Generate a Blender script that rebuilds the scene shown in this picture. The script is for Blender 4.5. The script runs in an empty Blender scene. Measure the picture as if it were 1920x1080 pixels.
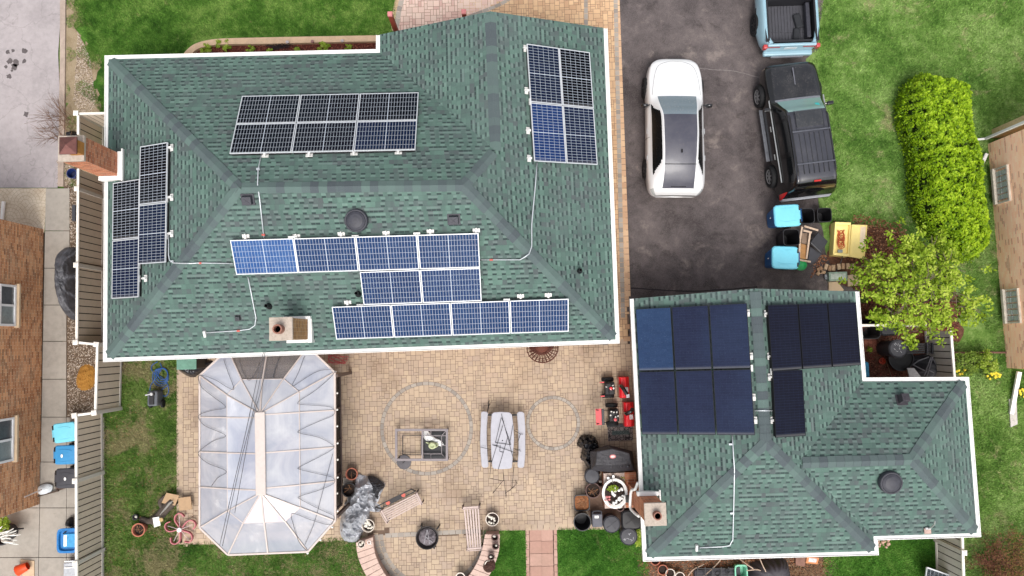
import bpy, math, random
from mathutils import Vector, Matrix, Euler, noise as mnoise
random.seed(7)
scn = bpy.context.scene
COL = scn.collection
PI = math.pi
# ------------------------------------------------------------------ camera
F = 1389.0; CH = 25.0
TILT = math.atan(97.0/F); ROLL = math.radians(-1.75)
CE = Euler((TILT, 0, ROLL)); CR = CE.to_matrix(); CC = Vector((0.06, 0, CH))
cam = bpy.data.cameras.new('camera'); camo = bpy.data.objects.new('camera', cam); COL.objects.link(camo)
camo.location = CC; camo.rotation_euler = CE
cam.sensor_width = 36; cam.lens = 36*F/1920; cam.clip_end = 2000; cam.clip_start = .1
scn.camera = camo
def ray(px, py): return CR @ Vector(((px-960)/F, -(py-540)/F, -1))
def P(px, py, z=0.0):
    d = ray(px, py); return CC + d*((z-CH)/d.z)
def PP(px, py, pl):                      # photo point on a plane (p0, n)
    p0, n = pl; d = ray(px, py); return CC + d*((p0-CC).dot(n)/d.dot(n))
def SC(z=0): return F/(CH-z)
# ------------------------------------------------------------------ materials
def S(r, g, b, k=0.80):
    f = lambda v: ((v/255)/12.92 if v/255 <= .04045 else ((v/255+.055)/1.055)**2.4)*k
    return (f(r), f(g), f(b), 1)
class NT:
    def __init__(s, name):
        s.mat = bpy.data.materials.new(name); s.mat.use_nodes = True
        s.nt = s.mat.node_tree; s.nt.nodes.clear()
        s.out = s.nt.nodes.new('ShaderNodeOutputMaterial'); s.b = s.nt.nodes.new('ShaderNodeBsdfPrincipled')
        s.nt.links.new(s.b.outputs[0], s.out.inputs[0])
    def setv(s, sock, v):
        if isinstance(v, bpy.types.NodeSocket): s.nt.links.new(v, sock)
        else:
            if sock.type == 'RGBA' and isinstance(v, (int, float)): v = (v, v, v, 1)
            sock.default_value = v
    def n(s, t, **kw):
        nd = s.nt.nodes.new(t)
        for k, v in kw.items(): setattr(nd, k, v)
        return nd
    def m(s, op, a, b=None, c=None, clamp=False):
        nd = s.n('ShaderNodeMath', operation=op, use_clamp=clamp); s.setv(nd.inputs[0], a)
        if b is not None: s.setv(nd.inputs[1], b)
        if c is not None: s.setv(nd.inputs[2], c)
        return nd.outputs[0]
    def mix(s, f, a, b, blend='MIX'):
        nd = s.n('ShaderNodeMix', data_type='RGBA', blend_type=blend); s.setv(nd.inputs[0], f)
        s.setv(nd.inputs[6], a); s.setv(nd.inputs[7], b); return nd.outputs[2]
    def noise(s, sc, det=3, rough=.6, vec=None, dist=0):
        nd = s.n('ShaderNodeTexNoise'); nd.inputs['Scale'].default_value = sc; nd.inputs['Detail'].default_value = det
        nd.inputs['Roughness'].default_value = rough; nd.inputs['Distortion'].default_value = dist
        s.nt.links.new(vec if vec is not None else s.pos(), nd.inputs['Vector']); return nd.outputs[0]
    def pos(s):
        if not hasattr(s, '_p'): s._p = s.n('ShaderNodeNewGeometry').outputs['Position']
        return s._p
    def objc(s):
        if not hasattr(s, '_o'): s._o = s.n('ShaderNodeTexCoord').outputs['Object']
        return s._o
    def uv(s):
        if not hasattr(s, '_u'):
            sp = s.n('ShaderNodeSeparateXYZ'); s.nt.links.new(s.n('ShaderNodeTexCoord').outputs['UV'], sp.inputs[0])
            s._u = (sp.outputs[0], sp.outputs[1])
        return s._u
    def wn(s, x, y=0.0):
        cb = s.n('ShaderNodeCombineXYZ'); s.setv(cb.inputs[0], x); s.setv(cb.inputs[1], y)
        w = s.n('ShaderNodeTexWhiteNoise', noise_dimensions='3D'); s.nt.links.new(cb.outputs[0], w.inputs[0]); return w.outputs[0]
    def ramp(s, f, stops):
        r = s.n('ShaderNodeValToRGB'); e = r.color_ramp.elements
        while len(e) < len(stops): e.new(.5)
        for i, (p, c) in enumerate(stops): e[i].position = p; e[i].color = c
        s.setv(r.inputs[0], f); return r.outputs[0]
    def step(s, v, a, b): # smooth 0..1
        nd = s.n('ShaderNodeMapRange', interpolation_type='SMOOTHSTEP'); s.setv(nd.inputs[0], v)
        nd.inputs[1].default_value = a; nd.inputs[2].default_value = b; return nd.outputs[0]
    def bump(s, h, st=.3, d=.01):
        nd = s.n('ShaderNodeBump'); nd.inputs['Strength'].default_value = st; nd.inputs['Distance'].default_value = d
        s.setv(nd.inputs['Height'], h); s.nt.links.new(nd.outputs[0], s.b.inputs['Normal'])
    def fin(s, col, rough=.7, metal=0, spec=.4, alpha=None, coat=0):
        s.setv(s.b.inputs['Base Color'], col); s.setv(s.b.inputs['Roughness'], rough); s.setv(s.b.inputs['Metallic'], metal)
        s.b.inputs['Specular IOR Level'].default_value = spec
        if alpha is not None: s.setv(s.b.inputs['Alpha'], alpha)
        if coat: s.b.inputs['Coat Weight'].default_value = coat; s.b.inputs['Coat Roughness'].default_value = .05
        return s.mat
_mc = {}
def M(r, g, b, rough=.6, metal=0, var=.18, scale=9, bump=.25, k=.80, coat=0, alpha=None, spec=.4, name='surface'):
    key = (r, g, b, rough, metal, var, scale, bump, k, coat, alpha)
    if key in _mc: return _mc[key]
    t = NT(name); c = S(r, g, b, k); n = t.noise(scale, 4, .65, t.objc()); n2 = t.noise(scale*7, 2, .6, t.objc())
    f = t.m('ADD', t.m('MULTIPLY', n, .65), t.m('MULTIPLY', n2, .35))
    d = tuple(max(0, v*(1-var*2)) for v in c[:3])+(1,); l = tuple(min(1, v*(1+var*1.3)) for v in c[:3])+(1,)
    col = t.ramp(f, [(.3, d), (.5, c), (.72, l)])
    if bump: t.bump(n2, bump, .004)
    rr = t.m('ADD', rough-.08, t.m('MULTIPLY', n, .16))
    _mc[key] = t.fin(col, rr, metal, spec, alpha, coat); return _mc[key]
# ------------------------------------------------------------------ mesh builder
class MB:
    def __init__(s): s.v = []; s.f = []; s.uv = []; s.mi = []; s.cm = 0
    def face(s, pts, uv=None):
        i = len(s.v); s.v += [Vector(p) for p in pts]; s.f.append(list(range(i, i+len(pts)))); s.uv.append(uv); s.mi.append(s.cm)
    def add(s, vs, fs, uvs=None):
        i = len(s.v); s.v += [Vector(p) for p in vs]
        for k, f in enumerate(fs): s.f.append([a+i for a in f]); s.uv.append(uvs[k] if uvs else None); s.mi.append(s.cm)
        return s
    def box(s, c, d, rz=0, taper=1.0, rot=None):
        x, y, z = d[0]/2, d[1]/2, d[2]/2; R = rot if rot is not None else Matrix.Rotation(rz, 3, 'Z'); c = Vector(c)
        vs = [c+R@Vector((sx*x*(taper if sz > 0 else 1), sy*y*(taper if sz > 0 else 1), sz*z)) for sz in (-1, 1) for sx, sy in ((-1,-1),(1,-1),(1,1),(-1,1))]
        return s.add(vs, [(3,2,1,0),(4,5,6,7),(0,1,5,4),(1,2,6,5),(2,3,7,6),(3,0,4,7)])
    def bar(s, a, b, w, h=None, up=(0,0,1)):
        a = Vector(a); b = Vector(b); h = h or w; d = (b-a); L = d.length
        if L < 1e-6: return s
        y = d.normalized(); x = y.cross(Vector(up))
        if x.length < 1e-4: x = y.cross(Vector((1,0,0)))
        x.normalize(); z = x.cross(y); R = Matrix((x, y, z)).transposed()
        return s.box((a+b)/2, (w, L, h), rot=R)
    def tube(s, pts, r, seg=8, closed=False, cap=True):
        pts = [Vector(p) for p in pts]; n = len(pts); rr = r if isinstance(r, (list, tuple)) else [r]*n
        base = len(s.v); prev = None
        for i, p in enumerate(pts):
            if closed: t = pts[(i+1) % n]-pts[i-1]
            else: t = pts[min(i+1, n-1)]-pts[max(i-1, 0)]
            if t.length < 1e-9: t = Vector((0,0,1))
            t.normalize(); u = prev if prev is not None else (Vector((0,0,1)) if abs(t.z) < .9 else Vector((1,0,0)))
            u = (u-t*u.dot(t))
            if u.length < 1e-5: u = t.orthogonal()
            u.normalize(); prev = u; w = t.cross(u)
            for k in range(seg):
                a = 2*PI*k/seg; s.v.append(p+(u*math.cos(a)+w*math.sin(a))*rr[i])
        for i in range(n if closed else n-1):
            j = (i+1) % n
            for k in range(seg):
                l = (k+1) % seg; s.f.append([base+i*seg+k, base+i*seg+l, base+j*seg+l, base+j*seg+k]); s.uv.append(None); s.mi.append(s.cm)
        if cap and not closed:
            s.f.append([base+k for k in range(seg)][::-1]); s.uv.append(None); s.mi.append(s.cm)
            s.f.append([base+(n-1)*seg+k for k in range(seg)]); s.uv.append(None); s.mi.append(s.cm)
        return s
    def cyl(s, a, b, r, seg=16, r2=None): return s.tube([a, b], [r, r if r2 is None else r2], seg)
    def lathe(s, prof, c=(0,0,0), seg=28, sx=1, sy=1, e=2.0, rz=0, R=None):
        base = len(s.v); c = Vector(c); Rm = R if R is not None else Matrix.Rotation(rz, 3, 'Z')
        for r, z in prof:
            for k in range(seg):
                a = 2*PI*k/seg; ca, sa = math.cos(a), math.sin(a)
                q = 1/((abs(ca)**e+abs(sa)**e)**(1/e)); s.v.append(c+Rm@Vector((r*q*ca*sx, r*q*sa*sy, z)))
        for i in range(len(prof)-1):
            for k in range(seg):
                l = (k+1) % seg; s.f.append([base+i*seg+k, base+i*seg+l, base+(i+1)*seg+l, base+(i+1)*seg+k]); s.uv.append(None); s.mi.append(s.cm)
        if prof[0][0] > 1e-4: s.f.append([base+k for k in range(seg)][::-1]); s.uv.append(None); s.mi.append(s.cm)
        if prof[-1][0] > 1e-4: s.f.append([base+(len(prof)-1)*seg+k for k in range(seg)]); s.uv.append(None); s.mi.append(s.cm)
        return s
    def prism(s, pts, z0, z1):
        n = len(pts); vs = [Vector((p[0], p[1], z0)) for p in pts]+[Vector((p[0], p[1], z1)) for p in pts]
        return s.add(vs, [list(range(n))[::-1], list(range(n, 2*n))]+[[i, (i+1) % n, n+(i+1) % n, n+i] for i in range(n)])
    def build(s, name, mat, parent=None, bevel=0, smooth=False, label=None, world=True, sub=0, solid=0):
        me = bpy.data.meshes.new(name)
        vs = s.v
        if parent is not None and world:
            Mi = full(parent).inverted(); vs = [Mi@v for v in vs]
        me.from_pydata([tuple(v) for v in vs], [], s.f)
        if any(u is not None for u in s.uv):
            ul = me.uv_layers.new(name='uv'); k = 0; dat = ul.data
            for p, u in zip(me.polygons, s.uv):
                for j, li in enumerate(p.loop_indices):
                    if u is not None: dat[li].uv = u if isinstance(u, tuple) else u[j]
        mats = mat if isinstance(mat, (list, tuple)) else [mat]
        for m_ in mats: me.materials.append(m_)
        if len(mats) > 1:
            for p, i in zip(me.polygons, s.mi): p.material_index = i
        if smooth:
            for p in me.polygons: p.use_smooth = True
        me.update(); o = bpy.data.objects.new(name, me); COL.objects.link(o)
        if parent is not None: o.parent = parent
        if label: o['label'] = label
        if bevel:
            b = o.modifiers.new('bevel', 'BEVEL'); b.width = bevel; b.segments = 2; b.limit_method = 'ANGLE'
        if sub:
            b = o.modifiers.new('sub', 'SUBSURF'); b.levels = sub; b.render_levels = sub
        if solid:
            b = o.modifiers.new('solid', 'SOLIDIFY'); b.thickness = solid
        return o
def full(o):
    m = o.matrix_basis.copy(); p = o.parent
    while p is not None: m = p.matrix_basis@m; p = p.parent
    return m
def thing(name, label, cat, loc=(0,0,0), rz=0, group=None):
    o = bpy.data.objects.new(name, None); COL.objects.link(o); o.empty_display_size = .2
    o.location = loc; o.rotation_euler = (0, 0, rz); o['label'] = label; o['category'] = cat
    if group: o['group'] = group
    return o
def tag(o, label, cat, group=None, kind=None):
    if label: o['label'] = label
    if cat: o['category'] = cat
    if group: o['group'] = group
    if kind: o['kind'] = kind
    return o
def struct(name, mb, mat, **k):
    o = mb.build(name, mat, **k); o['kind'] = 'structure'; return o
def kids(o): return [c for c in bpy.data.objects if c.parent == o]
def sheet(pts, z, rough=0.0):   # pts in px
    q = [P(x, y, z) for x, y in pts]
    if rough:
        o = []
        for a, b in zip(q, q[1:]+q[:1]):
            n = max(1, int(min((b-a).length, 60)/.12))
            for i in range(n):
                p = a.lerp(b, i/n); d = Vector((mnoise.noise(p*1.7), mnoise.noise(p*1.7+Vector((9,9,9))), 0))*rough+Vector((random.uniform(-1,1), random.uniform(-1,1), 0))*rough*.35; o.append(p+d)
        q = o
    mb = MB(); mb.face(q); return mb
def inpoly(p, poly):
    x, y = p[0], p[1]; r = False; j = len(poly)-1
    for i in range(len(poly)):
        xi, yi = poly[i][0], poly[i][1]; xj, yj = poly[j][0], poly[j][1]
        if (yi > y) != (yj > y) and x < (xj-xi)*(y-yi)/(yj-yi)+xi: r = not r
        j = i
    return r
def scatter(poly, n, excl=()):
    xs = [p[0] for p in poly]; ys = [p[1] for p in poly]; out = []
    for _ in range(n*12):
        if len(out) >= n: break
        p = (random.uniform(min(xs), max(xs)), random.uniform(min(ys), max(ys)))
        if inpoly(p, poly) and not any(inpoly(p, e) for e in excl): out.append(p)
    return out
def W(pts, z=0): return [P(x, y, z) for x, y in pts]
def offset(pts, ds):
    n = len(pts); A = sum(pts[i][0]*pts[(i+1) % n][1]-pts[(i+1) % n][0]*pts[i][1] for i in range(n)); sg = 1 if A > 0 else -1
    if not isinstance(ds, (list, tuple)): ds = [ds]*n
    L = []
    for i in range(n):
        a, b = pts[i], pts[(i+1) % n]; dx, dy = b[0]-a[0], b[1]-a[1]; l = math.hypot(dx, dy); dx /= l; dy /= l
        L.append((a[0]-dy*sg*ds[i], a[1]+dx*sg*ds[i], dx, dy))
    out = []
    for i in range(n):
        x1, y1, a1, b1 = L[i-1]; x2, y2, a2, b2 = L[i]; det = a1*b2-b1*a2
        if abs(det) < .05: out.append(Vector((x2, y2, pts[i][2]))); continue
        t = ((x2-x1)*b2-(y2-y1)*a2)/det; out.append(Vector((x1+a1*t, y1+b1*t, pts[i][2])))
    return out
def catmull(pts, n=6, closed=False):
    pts = [Vector(p) for p in pts]; out = []; m = len(pts)
    for i in range(m if closed else m-1):
        g = lambda k: pts[k % m] if closed else pts[max(0, min(m-1, k))]
        p0, p1, p2, p3 = g(i-1), g(i), g(i+1), g(i+2)
        for k in range(n):
            t = k/n; out.append(.5*((2*p1)+(p2-p0)*t+(2*p0-5*p1+4*p2-p3)*t*t+(3*p1-p0-3*p2+p3)*t**3))
    if not closed: out.append(pts[-1])
    return out
def mound(outline, h, z0=0.0, rings=14, seg=64, amp=.05, freq=3, power=2.2, seed=0, ridged=True, skirt=True, smoothout=True):
    pts = catmull(outline, 6, True) if smoothout else [Vector(p) for p in outline]
    c = sum(pts, Vector())/len(pts); mb = MB(); N = len(pts); vs = []; fs = []
    for i in range(rings+1):
        r = i/rings
        for k in range(seg):
            q = pts[int(k*N/seg)]; x = c.x+(q.x-c.x)*r; y = c.y+(q.y-c.y)*r
            nz = mnoise.noise(Vector((x*freq+seed, y*freq, seed))); n2 = mnoise.noise(Vector((x*freq*2.7+seed, y*freq*2.7, seed+5)))
            if ridged: nz = 1-2*abs(nz)-.3; n2 = .6-2*abs(n2)
            z = z0+h*(1-r**power)+(nz+.5*n2)*amp*(1-r**6)
            if i == rings: z = z0
            vs.append(Vector((x+n2*amp*.3*(r < 1), y+nz*amp*.3*(r < 1), max(z, z0))))
    for i in range(rings):
        for k in range(seg):
            l = (k+1) % seg; fs.append((i*seg+k, i*seg+l, (i+1)*seg+l, (i+1)*seg+k))
    mb.add(vs, fs); return mb
def arcpts(cx, cy, r, a0, a1, n): return [(cx+r*math.cos(a0+(a1-a0)*i/n), cy+r*math.sin(a0+(a1-a0)*i/n)) for i in range(n+1)]
def text_part(txt, size, loc, rz, mat, parent, name='lettering', ext=.002):
    cu = bpy.data.curves.new('txt', 'FONT'); cu.body = txt; cu.size = size; cu.align_x = 'CENTER'; cu.align_y = 'CENTER'; cu.extrude = ext
    o = bpy.data.objects.new('txt', cu); COL.objects.link(o); dg = bpy.context.evaluated_depsgraph_get()
    me = bpy.data.meshes.new_from_object(o.evaluated_get(dg)); bpy.data.objects.remove(o); me.materials.clear(); me.materials.append(mat)
    o = bpy.data.objects.new(name, me); COL.objects.link(o); o.parent = parent; o.location = loc; o.rotation_euler = (0, 0, rz); return o
# ------------------------------------------------------------------ world + sun
w = bpy.data.worlds.new('World'); scn.world = w; w.use_nodes = True; nt = w.node_tree
bg = nt.nodes['Background']; sky = nt.nodes.new('ShaderNodeTexSky'); sky.sky_type = 'NISHITA'; sky.sun_disc = False
SEL = math.radians(62); SAZ = math.radians(178)   # azimuth clockwise from +Y
sky.sun_elevation = SEL; sky.sun_rotation = SAZ; sky.air_density = 1.0; sky.dust_density = 4.0; sky.ozone_density = .6
hs = nt.nodes.new('ShaderNodeHueSaturation'); hs.inputs['Saturation'].default_value = .30; hs.inputs['Value'].default_value = 1.62
nt.links.new(sky.outputs[0], hs.inputs['Color']); nt.links.new(hs.outputs[0], bg.inputs[0]); bg.inputs[1].default_value = .15
sl = bpy.data.lights.new('sun', 'SUN'); sl.energy = 1.9; sl.angle = math.radians(26); sl.color = (1, .96, .91)
so = bpy.data.objects.new('sun', sl); COL.objects.link(so)
sd = Vector((math.sin(SAZ)*math.cos(SEL), math.cos(SAZ)*math.cos(SEL), math.sin(SEL)))
so.rotation_euler = sd.to_track_quat('Z', 'Y').to_euler(); so.location = (0, 0, 60)
scn.view_settings.view_transform = 'Standard'; scn.view_settings.look = 'None'; scn.view_settings.exposure = 0
# ------------------------------------------------------------------ surface materials
def shingle_mat():
    t = NT('roof_shingles'); u, v = t.uv(); RH = .152; CW = .132
    vv = t.m('DIVIDE', v, RH); row = t.m('FLOOR', vv); fv = t.m('FRACT', vv)
    uw = t.m('ADD', u, t.m('MULTIPLY', t.m('SUBTRACT', t.noise(2.6, 2, .5), .5), .10))
    uu = t.m('ADD', t.m('DIVIDE', uw, CW), t.m('MULTIPLY', t.wn(row, 3.3), 40)); cell = t.m('FLOOR', uu); fu = t.m('FRACT', uu)
    r = t.wn(cell, row); r2 = t.wn(t.m('ADD', cell, 77.7), row)
    big = t.wn(t.m('FLOOR', t.m('DIVIDE', uu, 4.0)), t.m('ADD', row, .5)); patch = t.noise(1.1, 4, .7)
    tone = t.m('ADD', t.m('MULTIPLY', r2, .30), t.m('ADD', t.m('MULTIPLY', big, .35), t.m('MULTIPLY', patch, .5)))
    c = t.ramp(tone, [(.28, S(80, 87, 88)), (.42, S(80, 95, 92)), (.58, S(80, 104, 96)), (.75, S(86, 113, 103)), (.92, S(98, 127, 115))])
    odd = t.m('GREATER_THAN', t.m('MODULO', cell, 2), .5)
    up = t.m('MAXIMUM', t.m('MULTIPLY', odd, t.m('GREATER_THAN', r, .16)), t.m('GREATER_THAN', r, .9))
    side = t.m('MULTIPLY', t.step(fu, 0, .1), t.m('SUBTRACT', 1, t.step(fu, .9, 1)))
    dash = t.m('MULTIPLY', t.m('MULTIPLY', up, side), t.m('SUBTRACT', 1, t.step(fv, .26, .42)))
    line = t.m('MULTIPLY', t.m('SUBTRACT', 1, t.step(fv, .0, .1)), .28)
    dk = t.m('MAXIMUM', t.m('MULTIPLY', dash, .95), line)
    hi = t.m('MULTIPLY', t.m('MULTIPLY', up, t.m('MULTIPLY', t.step(fv, .36, .5), t.m('SUBTRACT', 1, t.step(fv, .7, .98)))), .30)
    c = t.mix(hi, c, S(136, 158, 150)); c = t.mix(dk, c, S(32, 47, 48))
    g = t.noise(90, 2, .7); c = t.mix(t.m('MULTIPLY', t.m('SUBTRACT', g, .35), .4, clamp=True), c, S(150, 160, 155))
    st = t.noise(.35, 4, .6); c = t.mix(t.m('MULTIPLY', t.step(st, .45, .75), .3), c, S(108, 122, 120)); sv = t.n('ShaderNodeCombineXYZ'); t.setv(sv.inputs[0], t.m('MULTIPLY', u, 3.0)); t.setv(sv.inputs[1], t.m('MULTIPLY', v, .35)); stk = t.noise(1.0, 4, .6, sv.outputs[0]); c = t.mix(t.m('MULTIPLY', t.step(stk, .52, .75), .28), c, S(70, 78, 78)); c = t.mix(t.m('MULTIPLY', t.step(stk, .5, .25), .15), c, S(128, 142, 136))
    t.bump(t.m('ADD', t.m('MULTIPLY', g, .35), t.m('ADD', t.m('MULTIPLY', up, .6), t.m('MULTIPLY', fv, -.5))), .5, .01)
    return t.fin(c, .92, 0, .18)
def cap_mat():
    t = NT('ridge_cap_shingles'); u, v = t.uv(); r = t.wn(u, 1.1)
    c = t.ramp(r, [(.0, S(74, 81, 86)), (.3, S(80, 91, 93)), (.55, S(85, 99, 98)), (.8, S(88, 107, 102)), (1, S(95, 117, 110))])
    g = t.noise(80, 2, .7); c = t.mix(t.m('MULTIPLY', t.m('SUBTRACT', g, .3), .4, clamp=True), c, S(140, 150, 150)); t.bump(g, .3, .004)
    return t.fin(c, .9, 0, .25)
def brick_mat(name, c1, c2, mort, vertical=True, bw=.21, bh=.075, k=.8):
    # uv in metres: u along wall, v up
    t = NT(name); u, v = t.uv(); vv = t.m('DIVIDE', v, bh); row = t.m('FLOOR', vv); fv = t.m('FRACT', vv)
    uu = t.m('ADD', t.m('DIVIDE', u, bw), t.m('ADD', t.m('MULTIPLY', t.m('MODULO', row, 2), .5), 0)); cell = t.m('FLOOR', uu); fu = t.m('FRACT', uu)
    r = t.wn(cell, row); c = t.mix(r, S(*c1, k), S(*c2, k)); r2 = t.wn(t.m('ADD', cell, 31), row)
    c = t.mix(t.m('MULTIPLY', t.m('GREATER_THAN', r2, .8), .5), c, S(c1[0]*.6, c1[1]*.6, c1[2]*.6, k))
    jm = t.m('MAXIMUM', t.m('SUBTRACT', 1, t.step(fv, .08, .18)), t.m('SUBTRACT', 1, t.step(fu, .04, .08)))
    c = t.mix(t.m('MULTIPLY', jm, .75), c, S(*mort, k)); n = t.noise(2.2, 4, .65); c = t.mix(t.m('MULTIPLY', t.step(n, .4, .8), .25), c, S(*mort, k))
    t.bump(t.m('SUBTRACT', 1, jm), .4, .006); return t.fin(c, .85, 0, .3)
def lawn_mat(name, dark, mid, light, brown, br=.58, k=.62):
    t = NT(name); u, v = t.uv(); a = t.noise(.55, 5, .65); b = t.noise(3.2, 4, .7); d = t.noise(17, 3, .8)
    f = t.m('ADD', t.m('MULTIPLY', a, .5), t.m('ADD', t.m('MULTIPLY', b, .3), t.m('MULTIPLY', d, .2)))
    c = t.ramp(f, [(.40, S(*dark, k)), (.5, S(*mid, k)), (.59, S(*light, k))])
    e = t.noise(.9, 6, .75, dist=.6); e2 = t.noise(7, 3, .7)
    bf = t.step(t.m('ADD', t.m('MULTIPLY', e, .75), t.m('MULTIPLY', e2, .25)), br, br+.12)
    c = t.mix(t.m('MULTIPLY', bf, .8), c, S(*brown, k))
    br_ = t.m('ADD', .82, t.m('MULTIPLY', u, .75)); cb = t.n('ShaderNodeCombineXYZ')
    for i in range(3): t.setv(cb.inputs[i], br_)
    c = t.mix(1.0, c, cb.outputs[0], 'MULTIPLY'); t.bump(t.m('ADD', d, t.noise(60, 2, .7)), .8, .03)
    return t.fin(c, .9, 0, .15)
def ground_mat(name, cols, sc=3, k=.75, fine=45, rough=.9, bump=.7):
    t = NT(name); a = t.noise(sc, 5, .7); b = t.noise(fine, 3, .8); f = t.m('ADD', t.m('MULTIPLY', a, .55), t.m('MULTIPLY', b, .45))
    n = len(cols); c = t.ramp(f, [(.3+.4*i/(n-1), S(*q, k)) for i, q in enumerate(cols)]); t.bump(b, bump, .02); return t.fin(c, rough, 0, .2)
def asphalt_mat():
    t = NT('asphalt'); a = t.noise(.45, 5, .62, dist=.4); b = t.noise(2.2, 5, .7); g = t.noise(70, 2, .8); e = t.noise(1.0, 6, .7, dist=.35)
    c = t.ramp(t.m('ADD', t.m('MULTIPLY', a, .6), t.m('MULTIPLY', b, .4)), [(.36, S(58, 50, 50)), (.46, S(80, 72, 72)), (.56, S(98, 89, 88)), (.68, S(124, 113, 109))])
    c = t.mix(t.m('MULTIPLY', t.step(e, .54, .70), .6), c, S(150, 137, 130)); c = t.mix(t.m('MULTIPLY', t.step(t.m('SUBTRACT', 1, e), .54, .66), .6), c, S(46, 38, 38))
    c = t.mix(t.m('MULTIPLY', t.step(g, .48, .72), .5), c, S(158, 150, 146)); c = t.mix(t.m('MULTIPLY', t.step(t.noise(40, 2, .8), .52, .7), .45), c, S(40, 36, 38)); t.bump(g, .7, .008); return t.fin(c, .78, 0, .25)
def concrete_mat(name, base, k=.8, stain=.5, crack=True, var=.16):
    t = NT(name); a = t.noise(.8, 5, .65); b = t.noise(5, 4, .7); g = t.noise(60, 2, .8)
    lo = tuple(v*(1-var) for v in base); hi = tuple(min(255, v*(1+var*.5)) for v in base)
    c = t.ramp(t.m('ADD', t.m('MULTIPLY', a, .55), t.m('MULTIPLY', b, .45)), [(.34, S(*lo, k)), (.52, S(*base, k)), (.68, S(*hi, k))])
    s_ = t.noise(1.6, 6, .75, dist=.8); c = t.mix(t.m('MULTIPLY', t.step(s_, .62, .72), stain), c, S(base[0]*.62, base[1]*.6, base[2]*.58, k))
    if crack:
        vo = t.n('ShaderNodeTexVoronoi', feature='DISTANCE_TO_EDGE'); vo.inputs['Scale'].default_value = .55
        ad = t.n('ShaderNodeVectorMath', operation='ADD'); nz = t.n('ShaderNodeTexNoise'); nz.inputs['Scale'].default_value = 1.5; nz.inputs['Detail'].default_value = 5
        t.nt.links.new(t.pos(), nz.inputs['Vector']); t.nt.links.new(t.pos(), ad.inputs[0]); t.nt.links.new(nz.outputs['Color'], ad.inputs[1]); t.nt.links.new(ad.outputs[0], vo.inputs['Vector'])
        c = t.mix(t.m('MULTIPLY', t.m('SUBTRACT', 1, t.step(vo.outputs['Distance'], .0, .012)), .22), c, S(base[0]*.45, base[1]*.43, base[2]*.42, k))
    c = t.mix(t.m('MULTIPLY', t.step(g, .55, .8), .25), c, S(base[0]*.55, base[1]*.55, base[2]*.55, k)); t.bump(g, .4, .005); return t.fin(c, .85, 0, .3)
def uvvar_mat(name, cols, rough=.8, k=.8, fine=30, trans=0, amp=.3, stain=0):
    t = NT(name); u, v = t.uv(); n = len(cols); c = t.ramp(u, [(i/(n-1), S(*q, k)) for i, q in enumerate(cols)])
    g = t.noise(fine, 3, .7); c = t.mix(t.m('MULTIPLY', t.m('SUBTRACT', g, .35), amp*2, clamp=True), c, t.mix(.5, c, S(40, 36, 30, k)))
    if stain:
        s_ = t.noise(.55, 5, .7, dist=.5); c = t.mix(t.m('MULTIPLY', t.step(s_, .48, .68), stain), c, S(150, 128, 108, k))
        s2 = t.noise(.4, 4, .6); c = t.mix(t.m('MULTIPLY', t.step(s2, .5, .7), stain*.6), c, S(226, 198, 166, k))
    t.bump(g, .3, .004); m = t.fin(c, rough, 0, .2)
    if trans: 
        tr = t.n('ShaderNodeBsdfTranslucent'); t.setv(tr.inputs[0], c); ms = t.n('ShaderNodeMixShader'); ms.inputs[0].default_value = trans
        t.nt.links.new(t.b.outputs[0], ms.inputs[1]); t.nt.links.new(tr.outputs[0], ms.inputs[2]); t.nt.links.new(ms.outputs[0], t.out.inputs[0])
    return m
def cells_mat(name, cell, cell2, grid, ncx, ncy, mid='y', dust=.1, lw=.075, gl=.72):
    # uv 0..1 over the glass; ncx columns, ncy rows
    t = NT(name); u, v = t.uv(); uu = t.m('MULTIPLY', u, ncx); vv = t.m('MULTIPLY', v, ncy); fu = t.m('FRACT', uu); fv = t.m('FRACT', vv)
    ax = lw*ncx/6 if ncx > ncy else lw; ay = lw*ncy/6 if ncy > ncx else lw
    ax = min(ax*.4, .062); ay = min(ay*.4, .062)
    lx = t.m('MAXIMUM', t.m('LESS_THAN', fu, ax), t.m('GREATER_THAN', fu, 1-ax)); ly = t.m('MAXIMUM', t.m('LESS_THAN', fv, ay), t.m('GREATER_THAN', fv, 1-ay))
    q = t.m('ABSOLUTE', t.m('SUBTRACT', u if mid == 'x' else v, .5)); mm = t.m('LESS_THAN', q, .0065 if mid != 'none' else -1)
    ln = t.m('MAXIMUM', t.m('MULTIPLY', t.m('MAXIMUM', lx, ly), gl), mm)
    r = t.wn(t.m('FLOOR', uu), t.m('FLOOR', vv)); oi = t.n('ShaderNodeObjectInfo').outputs['Random']
    c = t.mix(t.m('ADD', t.m('MULTIPLY', r, .5), t.m('MULTIPLY', oi, .5)), cell, cell2)
    du = t.noise(34 if mid == 'none' else 9, 4, .7); lo = t.noise(.5, 2, .5); c = t.mix(t.m('MULTIPLY', t.step(du, .52, .8), dust), c, S(150, 172, 200)); c = t.mix(t.m('MULTIPLY', t.step(lo, .35, .7), dust*1.2, clamp=True), c, t.mix(.75, S(110, 150, 200), c)); edge = t.m('SUBTRACT', 1, t.step(v, .0, .05)); c = t.mix(t.m('MULTIPLY', edge, .22), c, S(170, 170, 168))
    c = t.mix(ln, c, grid); return t.fin(c, .25, 0, .09)
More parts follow.
